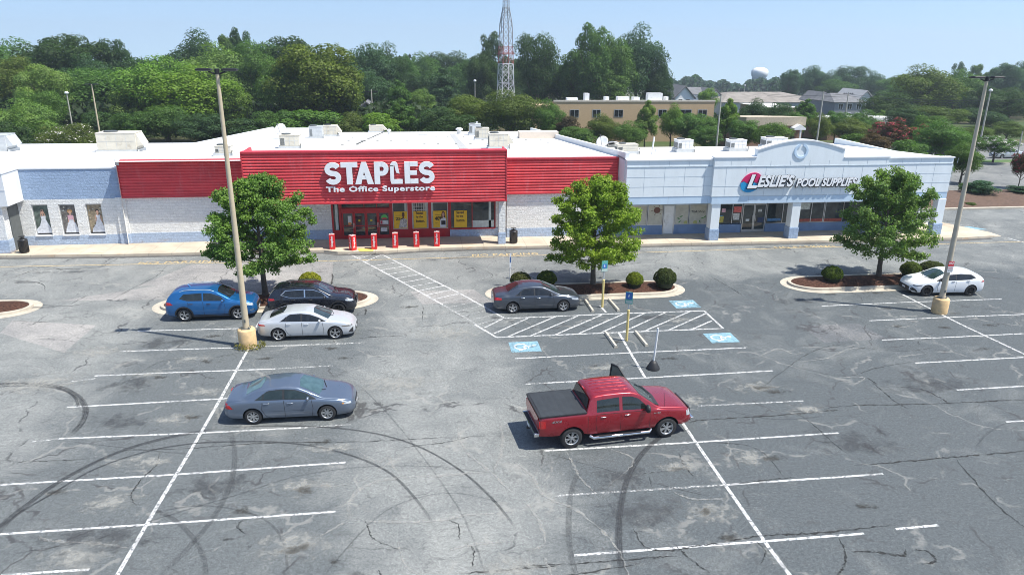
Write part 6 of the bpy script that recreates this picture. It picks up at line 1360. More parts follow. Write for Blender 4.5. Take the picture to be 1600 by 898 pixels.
T_ = [ # (px, top, width, distance, kind, colour, label)
 (12,66,110,190,'round',MID,'mid green tree rising behind the left edge of the woods'),
 (96,44,128,175,'round',DARK,'broad dark round oak highest at the far left'),
 (172,55,62,178,'oval',DARK,'narrow dark tree at the right shoulder of the far-left oak'),
 (20,88,100,150,'spread',OLIVE,'olive green tree cut by the left edge'),
 (62,92,84,140,'round',LIGHT,'light green tree standing in front of the far-left dark oak'),
 (150,105,120,152,'oval',MID,'mid green tree under the dark oak, behind the thin beige post'),
 (128,90,90,165,'round',BLUEG,'grey-green tree between the far-left oak and the thin post'),
 (225,88,96,175,'oval',DARK,'dark tree filling the dip in the treeline at left'),
 (205,96,60,185,'round',MID,'small mid green tree in the low dip of the left treeline'),
 (300,52,96,205,'round',DARK,'dark rounded tree top left of the lamp post head'),
 (345,46,50,210,'ragged',MID,'thin airy tree top poking out above the lamp post'),
 (368,40,56,212,'ragged',DARK,'tallest ragged dark tree top right of the lamp post head'),
 (330,72,120,180,'round',LIGHT,'pale green broad tree behind the lamp post head'),
 (395,62,90,185,'oval',MID,'mid green tree right of the lamp post head'),
 (245,88,130,140,'round',BRIGHT,'bright yellow-green maple left of the lamp post'),
 (300,108,140,136,'round',BRIGHT,'second bright yellow-green maple touching the lamp post'),
 (205,128,80,138,'oval',LIGHT,'fresh green tree at the left foot of the yellow-green maple'),
 (355,130,70,138,'round',LIGHT,'fresh green tree right behind the lamp post shaft'),
 (402,80,90,165,'oval',MID,'mid green tree between lamp post and big yellowish tree'),
 (450,48,110,190,'round',DARK,'dark high tree behind the big yellowish tree'),
 (488,62,150,138,'oval',OLIVE,'big yellowish green tree left of centre, nearest of the tall ones'),
 (440,92,80,140,'oval',MID,'green tree at the left flank of the big yellowish tree'),
 (535,95,70,142,'oval',OLIVE,'yellowish tree at the right flank of the big yellowish tree'),
 (570,68,96,205,'round',BLUEG,'dark blue-green dome behind the right flank of the big yellowish tree'),
 (603,72,70,208,'round',DARK,'dark dome right of the blue-green one'),
 (636,82,40,230,'ragged',MID,'slim tree at the notch in the treeline left of centre'),
 (582,112,60,170,'round',BLUEG,'small blue-green tree below the dark domes'),
 (660,86,70,260,'round',MID,'far tree just right of the notch in the treeline'),
 (700,80,100,290,'spread',DARK,'far dark flat-topped tree line member left of the radio mast'),
 (728,92,60,250,'round',MID,'far mid tree beneath the dark flat top'),
 (690,98,76,178,'cone',BLUEG,'grey-green dome-shaped tree in the middle distance left of the mast'),
 (655,134,54,150,'round',LIGHT,'bright small round tree left of the grey-green dome'),
 (620,117,58,142,'cone',MID,'pointed green tree left of centre, standing before the small bright one'),
 (652,110,60,215,'oval',DARK,'dark tree behind the pointed green tree'),
 (748,78,58,205,'round',DARK,'dark tree left of the mast with rough outline'),
 (768,46,56,210,'ragged',DARK,'ragged dark tree reaching up beside the mast'),
 (790,95,70,215,'round',DARK,'dark tree directly behind the mast'),
 (840,50,70,190,'oval',DARK,'dark egg-shaped tree just right of the mast'),
 (848,110,64,200,'round',DARK,'dark tree beneath the egg-shaped one'),
 (925,32,74,185,'ragged',MID,'tallest airy tree right of the mast'),
 (905,72,76,188,'oval',MID,'mid green tree under the tallest airy one'),
 (960,48,84,190,'round',MID,'green part of the tall clump right of the mast'),
 (1000,44,84,195,'round',BLUEG,'dark blue-green tree forming the right side of the tall clump'),
 (1022,78,56,195,'oval',DARK,'dark tree at the right edge of the tall clump'),
 (1040,112,34,200,'oval',DARK,'small dark tree tucked at the right foot of the tall clump'),
 (885,100,60,195,'oval',DARK,'dark tree at the left foot of the tall clump'),
 (950,105,80,186,'oval',MID,'lower green tree in front of the tall clump'),
 (470,168,120,122,'bush',MID,'low green growth at the foot of the big yellowish tree'),
 (545,178,80,124,'round',OLIVE,'low olive tree behind the roof left of centre'),
 (590,172,70,122,'bush',BRIGHT,'low bright green tree behind the paired roof units'),
 (628,150,70,124,'cone',MID,'green pointed tree above the far roof edge left of centre'),
 (690,168,100,120,'spread',DARK,'dark spreading tree right behind the far roof edge'),
 (735,148,90,126,'spread',OLIVE,'olive spreading tree left of the mast foot'),
 (800,140,100,124,'round',OLIVE,'olive round tree at the foot of the mast'),
 (858,158,60,122,'round',MID,'mid green tree at the left end of the tan building'),
 (889,178,44,120,'bush',REDDISH,'purplish brown shrub in front of the tan building'),
 (900,195,70,112,'bush',MID,'low green tree behind the roof hatch'),
 (944,180,64,114,'round',OLIVE,'round olive tree in front of the tan building'),
 (1012,150,54,116,'cone',LIGHT,'light green tall bushy tree before the tan building'),
 (985,190,60,112,'round',MID,'green tree above the right satellite dish'),
 (1052,164,44,120,'round',BRIGHT,'bright green small tree before the right windows of the tan building'),
 (1085,174,80,116,'round',MID,'green tree at the right part of the tan building'),
 (1140,147,54,118,'cone',BRIGHT,'bright pointed tree at the right end of the tan building'),
 (1180,156,56,138,'round',DARK,'dark round tree right of the bright pointed one'),
 (1165,185,60,110,'oval',MID,'green tree behind the bare grey pole'),
 (1205,190,80,108,'round',MID,'green tree over the white unit by the arch'),
 (1105,195,60,108,'oval',MID,'green tree between the two white roof units'),
 (1108,134,36,190,'round',LIGHT,'small tree between the white gabled houses'),
 (1262,150,56,140,'cone',MID,'pointed dark green tree right of the brick building'),
 (1283,178,44,118,'round',OLIVE,'olive tree next to the tall utility pole'),
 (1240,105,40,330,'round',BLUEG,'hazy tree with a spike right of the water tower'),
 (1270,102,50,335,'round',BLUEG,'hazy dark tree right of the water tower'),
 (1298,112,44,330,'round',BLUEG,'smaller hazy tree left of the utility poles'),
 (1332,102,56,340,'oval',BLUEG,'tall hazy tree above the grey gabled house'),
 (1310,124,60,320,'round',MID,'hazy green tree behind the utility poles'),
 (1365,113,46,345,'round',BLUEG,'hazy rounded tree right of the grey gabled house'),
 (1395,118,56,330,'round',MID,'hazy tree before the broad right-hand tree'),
 (1412,130,70,250,'round',MID,'mid green tree at the left shoulder of the broad right-hand tree'),
 (1450,105,120,190,'round',OLIVE,'broad green tree dominating the right treeline'),
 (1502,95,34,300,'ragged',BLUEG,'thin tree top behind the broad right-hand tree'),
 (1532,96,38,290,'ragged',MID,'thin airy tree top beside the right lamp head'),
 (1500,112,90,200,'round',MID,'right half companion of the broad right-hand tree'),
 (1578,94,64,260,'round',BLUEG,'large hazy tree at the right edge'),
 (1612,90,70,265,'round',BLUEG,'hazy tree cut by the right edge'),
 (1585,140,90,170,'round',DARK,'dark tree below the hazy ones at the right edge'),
 (1545,130,70,185,'round',DARK,'dark tree behind the right lamp post'),
 (1390,146,90,160,'round',DARK,'dark olive tree right of the houses'),
 (1380,170,28,150,'cone',LIGHT,'tiny bright tree before the dark olive one'),
 (1470,166,110,140,'spread',OLIVE,'spreading olive tree under the broad right-hand tree'),
 (1540,170,90,150,'round',DARK,'dark mass of leaves behind the right lamp post shaft'),
 (1335,186,76,118,'round',OLIVE,'round olive tree behind the arched parapet'),
 (1392,182,70,98,'red',REDDISH,'reddish crape myrtle behind the right roof'),
 (1436,192,56,97,'red',MID,'crape myrtle with crimson blossom behind the right roof'),
 (1478,190,96,88,'round',MID,'green tree behind the right end of the pool store'),
 (1420,215,70,86,'bush',MID,'low green tree hugging the right roof edge'),
 (1350,172,60,122,'round',MID,'green tree left of the dark olive one, before the long brick wall'),
 (1310,172,44,128,'oval',MID,'green tree beside the tall grey pole, right of it'),
 (1420,166,70,128,'round',DARK,'dark tree over the reddish crape myrtle'),
 (1455,178,60,112,'oval',MID,'green tree between crimson blossom and the right lamp post'),
 (1220,160,50,128,'oval',DARK,'dark tree left of the pointed dark green one'),
 (1245,172,44,126,'round',MID,'mid green tree over the little white porch'),
 (1340,205,50,92,'bush',MID,'green bush right behind the arch shoulder'),
 (1500,200,80,95,'round',MID,'green tree right behind the right lamp post shaft'),
 (1530,195,60,112,'round',OLIVE,'olive tree left of the white crape myrtle'),
 (1370,205,60,90,'bush',REDDISH,'dark reddish bush behind the right roof'),
 (1512,225,66,74,'round',MID,'green tree right beside the pool store corner'),
 (1470,238,50,72,'bush',MID,'low tree at the back corner of the pool store'),
 (1578,190,70,120,'spread',OLIVE,'flat topped tree above the white crape myrtle'),
 (1560,212,66,93,'white',MID,'white flowering crape myrtle over the grass verge'),
 (1604,235,44,70,'red',REDDISH,'dark crape myrtle cut by the right edge'),
 (104,184,104,102,'cream',OLIVE,'white flowering crape myrtle behind the low left roof'),
 (30,158,96,112,'round',LIGHT,'light green tree behind the left grey roof unit'),
 (8,185,70,100,'bush',DARK,'dark low tree at the left edge behind the roof'),
 (150,170,60,125,'bush',DARK,'dark undergrowth behind the thin beige post'),
 (205,172,70,120,'oval',MID,'green tree right behind the large cream roof unit'),
 (255,165,80,122,'oval',MID,'green tree below the yellow-green maples'),
 (315,175,90,118,'oval',DARK,'dark low tree behind the sloping white roof edge'),
 (375,182,90,118,'bush',DARK,'dark clipped growth behind the sloping roof edge by the lamp post'),
 (425,170,70,120,'oval',MID,'green low tree left of the white dish'),
 (60,140,70,125,'oval',MID,'green tree in the middle of the left woods'),
 (175,138,70,150,'oval',DARK,'dark tree between the two thin posts'),
]
for a in T_: tree(*a)
# far-off wood along the skyline, nobody could count it
def woods(name, x0, x1, Ya, Yb, ya, yb, seed, n=15000, colr=BLUEG, lf=2.2):
    r = np.random.default_rng(seed); px = r.uniform(x0, x1, n); P = []
    bump_ = lambda x: 4*math.sin(x*.05+seed)+3*math.sin(x*.13+seed*2)+2*math.sin(x*.31)
    for x in px:
        Y = r.uniform(Ya, Yb); t = r.random()**.6; yt = ya+(yb-ya)*(x-x0)/(x1-x0)+bump_(x); q = at(x, yt, Y); zg = terr(0, Y); P.append((q.x, Y, zg+(q.z-zg)*(.15+.85*t)))
    P = np.array(P); Nn = r.normal(size=(n, 3))*.6+np.array([0, -.4, .6]); Nn /= np.linalg.norm(Nn, axis=1)[:, None]
    o = bpy.data.objects.new(name, quads(name, P, Nn, lf*r.uniform(.6, 1.5, n), r)); COL.objects.link(o); o.color = colr+(1,)
    return tag(o, None, None, None, 'stuff')
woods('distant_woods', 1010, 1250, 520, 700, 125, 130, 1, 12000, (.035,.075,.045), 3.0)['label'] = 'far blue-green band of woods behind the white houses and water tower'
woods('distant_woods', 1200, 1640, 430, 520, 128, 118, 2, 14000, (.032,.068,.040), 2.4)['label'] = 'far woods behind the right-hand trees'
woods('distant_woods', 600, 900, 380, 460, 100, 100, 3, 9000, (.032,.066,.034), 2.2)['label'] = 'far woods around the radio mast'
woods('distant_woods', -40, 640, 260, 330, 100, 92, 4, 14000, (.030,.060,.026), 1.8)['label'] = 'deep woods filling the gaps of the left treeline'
def under_(name, x0, x1, Ya, Yb, ya, yb, seed, n, colr, lf, lab):
    o = woods(name, x0, x1, Ya, Yb, ya, yb, seed, n, colr, lf); o['label'] = lab
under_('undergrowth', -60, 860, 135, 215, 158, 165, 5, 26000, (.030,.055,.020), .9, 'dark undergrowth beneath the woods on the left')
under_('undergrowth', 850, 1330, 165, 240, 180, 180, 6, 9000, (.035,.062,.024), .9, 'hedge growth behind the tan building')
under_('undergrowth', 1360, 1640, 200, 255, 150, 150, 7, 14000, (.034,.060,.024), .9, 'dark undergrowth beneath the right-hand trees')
# shrubs on the bank at the right
for a in [(1535,281,54,64,'bush',BLUEG,'large round dark bush on the mulch bank beside the right lamp post'),(1600,290,50,64,'bush',BLUEG,'dark bush on the mulch bank cut by the right edge'),(1512,285,26,66,'bush',MID,'loose bush touching the right lamp post on the bank'),(1588,319,26,60.6,'bush',(.04,.075,.02),'low spreading shrub at the kerb of the mulch bank'),(1518,316,18,60.4,'bush',OLIVE,'small yellowish shrub at the kerb of the mulch bank')]:
    tree(*a, grp='shrubs on the mulch bank', zbase=zb(0, a[3])+terr(0, a[3])-.1, low=0, cat='shrub')
# clipped round shrubs in the islands
def clipped(seed, n=5200, leaf=.05):
    r = np.random.default_rng(seed); u = r.normal(size=(n, 3)); u /= np.linalg.norm(u, axis=1)[:, None]; u[:, 2] = np.abs(u[:, 2])*np.where(r.random(n) < .25, -.45, 1)
    f = 1+.06*np.sin(u[:, 0]*11+seed)*np.cos(u[:, 1]*9)+r.normal(size=n)*.018
    P = u*f[:, None]*np.array([.5, .5, .5])+np.array([0, 0, .45]); Nn = u*.8+r.normal(size=(n, 3))*.4; Nn /= np.linalg.norm(Nn, axis=1)[:, None]
    me = quads('foliage', P, Nn, leaf*r.uniform(.6, 1.3, n), r); return me
CL = [clipped(1), clipped(2), clipped(3)]
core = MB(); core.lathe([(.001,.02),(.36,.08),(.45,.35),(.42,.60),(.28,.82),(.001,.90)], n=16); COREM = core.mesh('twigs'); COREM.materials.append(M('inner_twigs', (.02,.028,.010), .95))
for k, (px, py, wd, hd, colr, lab) in enumerate([(485,449.5,1.25,1.0,(.26,.27,.02),'yellow-green clipped shrub behind the black SUV'),(813,448,1.2,.95,(.075,.085,.02),'dull olive clipped shrub behind the dark grey sedan, left one'),(854,448,1.15,1.05,(.085,.12,.012),'green clipped shrub behind the hood of the dark grey sedan'),
    (991,449,1.0,1.0,(.14,.18,.012),'bright yellow-green round shrub on the middle island'),(1038,449,1.28,1.25,(.055,.075,.018),'large dark clipped ball at the right end of the middle island'),(1299,440,1.22,1.05,(.085,.13,.015),'round shrub alone on the left part of the right island'),
    (1421,434,1.20,1.10,(.085,.125,.015),'round shrub at the nose of the white hatchback'),(1455,431,1.5,1.0,(.06,.08,.022),'broad olive clipped shrub behind the white hatchback')]):
    p = gnd(px, py, .18); t = thing('clipped_shrub', lab, 'shrub', (p.x, p.y, .15), k*1.3, 'clipped island shrubs'); o = bpy.data.objects.new('foliage', CL[k % 3]); COL.objects.link(o); o.parent = t; o.scale = (wd, wd, hd); o.color = colr+(1,)
    o = bpy.data.objects.new('twigs', COREM); COL.objects.link(o); o.parent = t; o.scale = (wd*.98, wd*.98, hd)
# the three maples in the islands
def maple(px, py, h, w_, seed, colr, lab, tr_h=1.75, n=50000, leaf=.12, lean=0):
    base = gnd(px, py, .2); rnd = random.Random(seed); t = thing('maple_tree', lab, 'tree', (base.x, base.y, .14), 0, 'maples on the planted islands')
    r = np.random.default_rng(seed); tips = []; b = MB()
    b.tube([(0,0,-.1),(.02,0,.15),(0,.02,.8),(lean*.3,.0,tr_h),(lean*.6,.03,tr_h+1.2),(lean,0,h*.62),(lean,0,h*.88)], [.24,.17,.145,.13,.10,.06,.02], 12)
    cz = tr_h+(h-tr_h)*.36; az = (h-cz)
    for k in range(30):
        a = k*2.39996+rnd.uniform(-.3, .3); t0 = k/30; z0 = tr_h-.1+(h*.80-tr_h)*t0; el = R(5+62*t0+rnd.uniform(-8, 8))
        reach = w_*.5*(1-max(0, (z0+.2-cz)/az)**1.35*.85)*rnd.uniform(.86, 1.12)
        L_ = reach/max(.35, math.cos(el)); L_ = min(L_, (h-z0)*.95)*.88
        p1 = Vector((lean*t0, 0, z0)); pts = [p1]; d = Vector((math.cos(a)*math.cos(el), math.sin(a)*math.cos(el), math.sin(el)))
        for s_ in range(1, 5):
            d = (d+Vector((rnd.uniform(-.14,.14), rnd.uniform(-.14,.14), rnd.uniform(-.06,.10)))).normalized(); pts.append(pts[-1]+d*L_/4)
        b.tube(pts, [.05*(1-t0*.5), .038*(1-t0*.5), .026, .016, .007], 6)
        for s_ in (1, 2, 3, 4):
            for q in range(4 if s_ > 1 else 2):
                e = d.copy(); e += Vector((rnd.uniform(-1,1), rnd.uniform(-1,1), rnd.uniform(-.45,.8)))*.95; e.normalize(); l = rnd.uniform(.35, .85)*(1.1-.1*s_)*(w_/6); tip = pts[s_]+e*l
                b.tube([pts[s_], pts[s_]+e*l*.5+Vector((0,0,.03)), tip], [.012,.008,.004], 4, caps=False); tips.append((tip, rnd.uniform(.17, .36))); tips.append((pts[s_]+e*l*.55, rnd.uniform(.16, .32)))
    for q in range(130):                                   # fill the dome evenly so it reads dense but ragged
        u = Vector(r.normal(size=3)); u.normalize(); f = rnd.uniform(.62, .96)
        up = max(0, u.z); kk = 1-.30*up*(1-up); tips.append((Vector((lean*.6+u.x*w_*.5*f*kk, u.y*w_*.5*f*kk, cz+u.z*f*(az*.97 if u.z > 0 else (cz-1.15)))), rnd.uniform(.20, .40)))
    tips = [q for q in tips if q[0].z > 1.15+rnd.uniform(0, .35)]
    tips = [q for q in tips if (math.hypot(q[0].x-lean*.6, q[0].y)/(w_*.5))**2+(max(0, q[0].z-cz)/az)**2 < 1.0+rnd.uniform(-.05, .22)]; b.build('trunk', BARK, t)
    C = np.array([tuple(q[0]) for q in tips]); S_ = np.array([q[1] for q in tips])
    k = r.choice(len(C), n, p=S_**1.6/(S_**1.6).sum()); u = r.normal(size=(n, 3)); u /= np.linalg.norm(u, axis=1)[:, None]
    P = C[k]+u*(S_[k]*r.uniform(.35, 1.08, n))[:, None]*np.array([1.15, 1.15, .72])
    Nn = u*.55+r.normal(size=(n, 3))*.5+np.array([0, 0, .35]); Nn /= np.linalg.norm(Nn, axis=1)[:, None]
    me = quads('crown', P, Nn, leaf*r.uniform(.65, 1.35, n), r, aspect=.85); o = link('crown', me, [], t); o.color = colr+(1,)
maple(414, 459, 6.75, 5.9, 21, (.135,.235,.050), 'maple with dense green crown on the left island, behind the lamp post')
maple(926, 444, 6.45, 5.6, 22, (.20,.29,.035), 'bright green maple on the middle island behind the accessible-parking sign', 1.5)
maple(1372, 432, 6.75, 5.7, 23, (.145,.230,.065), 'maple with open greyer crown on the right island', 1.45, 38000, lean=-.1)
# ------------------------------------------------------------ street furniture and background structures
POLE = M('weathered_tan_pole', (.50,.42,.29), .6, var=.08, dirt=((.30,.26,.2), 3, .4)); POLEG = M('weathered_grey_pole', (.40,.385,.33), .6, var=.1); CBASE = M('tan_painted_concrete', (.62,.43,.22), .8, var=.15, vs=4, bump=.3, bs=12, dirt=((.36,.32,.27), 3, .8))
def lamp(px, py, h, lab, mat, zb=.8, heads='flat'):
    p = gnd(px, py); t = thing('lamp_post', lab, 'lamp post', (p.x, p.y, 0), 0, 'tall car park lamp posts')
    b = MB(); b.lathe([(.40,-.02),(.41,.1),(.41,zb-.06),(.37,zb),(.001,zb+.005)], n=28); b.build('concrete_base', CBASE, t)
    b = MB(); b.box(-.19, .19, -.19, .19, zb+.003, zb+.04); 
    for sx in (-1, 1):
        for sy in (-1, 1): b.cyl((sx*.14, sy*.14), .02, zb+.04, zb+.12, 8)
    b.build('anchor_plate', DGREY, t)
    b = MB(); b.tube([(0,0,zb+.03),(0,0,h*.5),(0,0,h-.15)], [.155,.115,.075], 16); o = b.build('pole', mat, t)
    b = MB(); b.box(-.04, .04, -.165, -.14, zb+.35, zb+.50); b.build('hand_hole', DGREY, o)
    b = MB(); b.cyl((0,0), .10, h-.2, h+.02, 12)
    for sg in (-1, 1): b.tube([(0,0,h-.22),(sg*.35,0,h-.10)], .035, 6); 
    b.build('bracket', BLACKS, t)
    for sg in (-1, 1):
        b = MB(); b.box(min(sg*.22, sg*.84), max(sg*.22, sg*.84), -.20, .20, h-.06, h+.01); b.box(min(sg*.28, sg*.78), max(sg*.28, sg*.78), -.16, .16, h+.01, h+.035)
        hd = b.build('lamp_head', BLACKS, t, bevel=.02); b = MB(); b.box(min(sg*.30, sg*.78), max(sg*.30, sg*.78), -.15, .15, h-.075, h-.06); b.build('lens', M('led_lens', (.45,.46,.44), .3), hd)
    return t
lamp(388, 541, 12.68, 'tall tan lamp post with twin heads on concrete base, left of the silver sedan', POLE, .92)
L2 = lamp(1467, 488, 12.46, 'tall grey-tan lamp post with red and white notice, before the white hatchback', M('weathered_tan_grey_pole', (.47,.41,.31), .6, var=.1), .85)
L2c = L2.location
t = thing('tow_notice', 'small red and white notice strapped to the right lamp post', 'sign', (L2c.x, L2c.y-.17, 2.4)); b = MB(); b.box(-.16,.16,-.012,.0,.30,.58); b.build('red_panel', M('notice_red', (.55,.04,.05), .5), t); b = MB(); b.box(-.16,.16,-.012,.0,-.05,.297); b.build('white_panel', PLATE, t)
link('lettering', fit_text(text_mesh('NO', offset=.02), -.12, .12, .42, .54, -.0135), WHITEL, t); link('lettering', fit_text(text_mesh('PARKING', offset=.01), -.13, .13, .16, .24, -.0135), M('notice_red2', (.55,.04,.05), .5), t); link('lettering', fit_text(text_mesh('TOW AWAY', offset=.01), -.13, .13, .04, .11, -.0135), BLK, t)
b = MB(); b.cyl((0,.17), .128, .1, .12, 14); b.cyl((0,.17), .128, .4, .42, 14); b.build('strap', DGREY, t)
# weeds at the lamp foot
r = np.random.default_rng(4); n = 260; p = gnd(392, 546); a = r.uniform(-2.9, .3, n); P = np.stack([p.x-.1+.62*np.cos(a)*r.uniform(.7,1.2,n), p.y+.28+.45*np.sin(a)*r.uniform(.7,1.2,n), r.uniform(.02,.30,n)], 1); Nn = r.normal(size=(n,3)); Nn /= np.linalg.norm(Nn,axis=1)[:,None]
o = bpy.data.objects.new('weeds', quads('weeds', P, Nn, .13*r.uniform(.5,1.3,n), r, aspect=.3)); COL.objects.link(o); o.color = (.20,.19,.05,1); tag(o, 'dry yellowish weeds growing at the foot of the left lamp post', None, None, 'stuff')
# far posts
def post(px, pyb, pyt, Y, r0, lab, heads=0, mat=None, name='lamp_post', zb_=None, cat='lamp post'):
    q = at(px, pyt, Y); z0 = terr(0, Y) if zb_ is None else zb_; t = thing(name, lab, cat, (q.x, Y, z0), 0); h = q.z-z0; b = MB(); b.tube([(0,0,-.2),(0,0,h)], [r0, r0*.6], 10); b.build('pole', mat or POLEG, t)
    b = MB()
    if heads == 2: b.box(-.75,-.1,-.15,.15,h-.05,h+.06); b.box(.1,.75,-.15,.15,h-.05,h+.06); b.box(-.12,.12,-.05,.05,h-.08,h+.03)
    elif heads == 1: b.lathe([(.001,h+.3),(.22,h+.22),(.30,h+.05),(.22,h-.1),(.001,h-.12)], n=12)
    elif heads == 3: b.box(-1.3,1.3,-.06,.06,h-.55,h-.40); [b.cyl((x,0), .06, h-.40, h-.15, 8) for x in (-1.1,-.6,.6,1.1)]
    elif heads == 4: b.tube([(0,0,h-.1),(.6,0,h+.05)], .05, 6); b.box(.5,1.1,-.12,.12,h-.02,h+.1)
    else: b.cyl((0,0), r0*.7, h, h+.05, 8)
    b.build('lamp_head' if heads in (1,2,4) else ('crossarm' if heads == 3 else 'cap'), WHITEM if heads == 1 else BLACKS, t); return t
post(143,0,132,101,.13,'thin tan lamp post among the left trees behind the roof', 2, POLE)
post(104,0,146,118,.13,'grey lamp post with one pale head among the left trees', 1)
post(742,0,127,150,.12,'slender pale pole with a small head left of the radio mast', 1)
post(1127,0,149,82,.13,'bare grey pole between the two white roof units', 0, POLEG, 'utility_pole', -2, 'pole')
post(1287,0,143,112,.15,'grey pole with a dark box head behind the arched parapet', 4, POLEG)
post(1326,0,144,170,.18,'utility pole with crossarm before the grey gabled house', 3, POLEG, 'utility_pole', None, 'pole')
post(1548,0,142,104,.16,'grey lamp post with pale head behind the right tall lamp post', 1, POLEG)
post(580,0,140,150,.18,'wooden utility pole with a grey transformer among the trees left of centre', 3, POLEG, 'utility_pole', None, 'pole')
post(1164,0,134,230,.15,'thin street lamp with pale head before the long grey roof', 1)
post(1155,0,139,225,.14,'utility pole beside the pale-headed street lamp', 3, POLEG, 'utility_pole', None, 'pole')
post(1598,0,205,90,.12,'grey post at the right picture edge behind the crape myrtle', 0, POLEG, 'utility_pole', None, 'pole')
# overhead wires
b = MB()
for dz in (-.5, -.9):
    pr = None
    A, B_, C_ = at(1155,139,225), at(1326,144,170), at(1640,150,120)
    for (P0, P1) in ((A, B_), (B_, C_)):
        pts = [P0.lerp(P1, i/10)+Vector((0, 0, dz-2.2*(1-(2*i/10-1)**2)*.4)) for i in range(11)]; b.tube(pts, .035, 5, caps=False)
tag(b.build('power_lines', BLACKS), 'dark power lines strung between the utility poles at right', 'cable')

# wheel stops
def wstop(p0, p1, lab):
    a = gnd(*p0); c = gnd(*p1); d = (c-a); L_ = 1.83; t = math.atan2(d.y, d.x); m_ = (a+c)/2
    b = MB(); b.add([(x*L_/2, y*w_, z) for x in (-1, 1) for (y, w_, z) in ((-1,.085,0),(-1,.085,.06),(-1,.05,.125),(1,.05,.125),(1,.085,.06),(1,.085,0))], [(0,1,2,3,4,5),(11,10,9,8,7,6)]+[(i,i+6,(i+1)%6+6,(i+1)%6) for i in range(6)])
    o = b.build('wheel_stop', M('wheel_stop_concrete', (.52,.47,.38), .85, var=.15, vs=3, bump=.2, dirt=((.28,.24,.2), 3, .6)), None, (m_.x, m_.y, .005)); o.rotation_euler = (0, 0, t); tag(o, lab, 'wheel stop', 'concrete wheel stops')
wstop((915,471),(926,487), 'concrete wheel stop behind the signpost, at the nose of the dark grey sedan'); wstop((952,470),(966,486), 'concrete wheel stop right of the rear signpost, by the middle island')
wstop((947,522),(962,543), 'concrete wheel stop left of the front signpost'); wstop((993,520),(1010,541), 'concrete wheel stop right of the front signpost')
# accessible parking signs on yellow sleeves
def asign(px, py, lab, kind=0, rz_=0, h=2.35):
    p = gnd(px, py); t = thing('accessible_parking_sign', lab, 'sign', (p.x, p.y, 0), rz_, 'accessible parking signs')
    b = MB(); b.cyl((0,0), .065, -.02, 1.60, 14); b.cyl((0,0), .065, 1.60, 1.64, 14, r2=.03); b.build('sleeve', M('yellow_sleeve', (.66,.52,.20), .55, var=.1), t, )
    b = MB(); b.box(-.025,.025,-.02,.02,1.2,h); b.build('post', LGREY, t)
    b = MB(); b.box(-.18,.18,-.045,-.035,h-.62,h); b.build('panel', M('sign_green_white', (.10,.36,.30) if kind == 0 else (.60,.63,.64), .45), t)
    b = MB(); b.box(-.12,.12,-.052,-.046,h-.42,h-.18) if kind == 0 else b.box(-.16,.16,-.052,-.046,h-.38,h-.04); b.build('blue_symbol_panel', M('sign_blue', (.03,.14,.42), .45), t)
    b = MB(); q = disc(.0, h-.31 if kind == 0 else h-.24, .055, .038, .6, 5.5, 0, 12); b.add([(x, -.056, y) for x, y, z in q[0]], q[1]); b.box(-.02,.01,-.057,-.054,h-.30 if kind == 0 else h-.22,h-.22 if kind == 0 else h-.12); b.build('wheelchair_symbol', WHITEL, t)
    b = MB(); b.box(-.17,.17,-.052,-.046,h-.60,h-.46) if kind == 0 else b.box(-.15,.15,-.052,-.046,h-.58,h-.44); b.build('lower_text_panel', M('sign_text_panel', (.45,.55,.50) if kind == 0 else (.40,.44,.45), .5), t)
t = asign(941, 480, 'green accessible-parking sign on a yellow sleeve in front of the middle island', 0, R(12), 2.7)
t = asign(979, 532, 'white and blue accessible-parking sign on a yellow sleeve in front of the hatched strip', 1, R(-28), 2.55)
# white post sign behind the grey sedan, and the pole on a rubber cone base
p = gnd(797, 447); t = thing('narrow_sign', 'narrow white post sign behind the dark grey sedan', 'sign', (p.x, p.y, 0)); b = MB(); b.tube([(0,0,-.02),(0,0,2.0)], .04, 8); b.build('post', WHITEM, t); b = MB(); b.box(-.05,.05,-.06,-.04,1.2,2.05); b.build('panel', WHITEL, t); b = MB(); b.box(-.03,.03,-.066,-.061,1.5,1.85); b.build('symbol', M('sign_blue2', (.03,.10,.3), .5), t)
p = gnd(1022, 578); t = thing('marker_pole', 'white marker pole leaning in a black rubber cone base', 'marker pole', (p.x, p.y+.15, 0)); b = MB(); b.lathe([(.30,0),(.29,.08),(.17,.30),(.10,.40),(.001,.40)], n=18); b.build('rubber_base', PLAST, t); b = MB(); b.tube([(0,0,.3),(.10,.02,1.95)], .045, 10); b.build('pole', WHITEM, t)
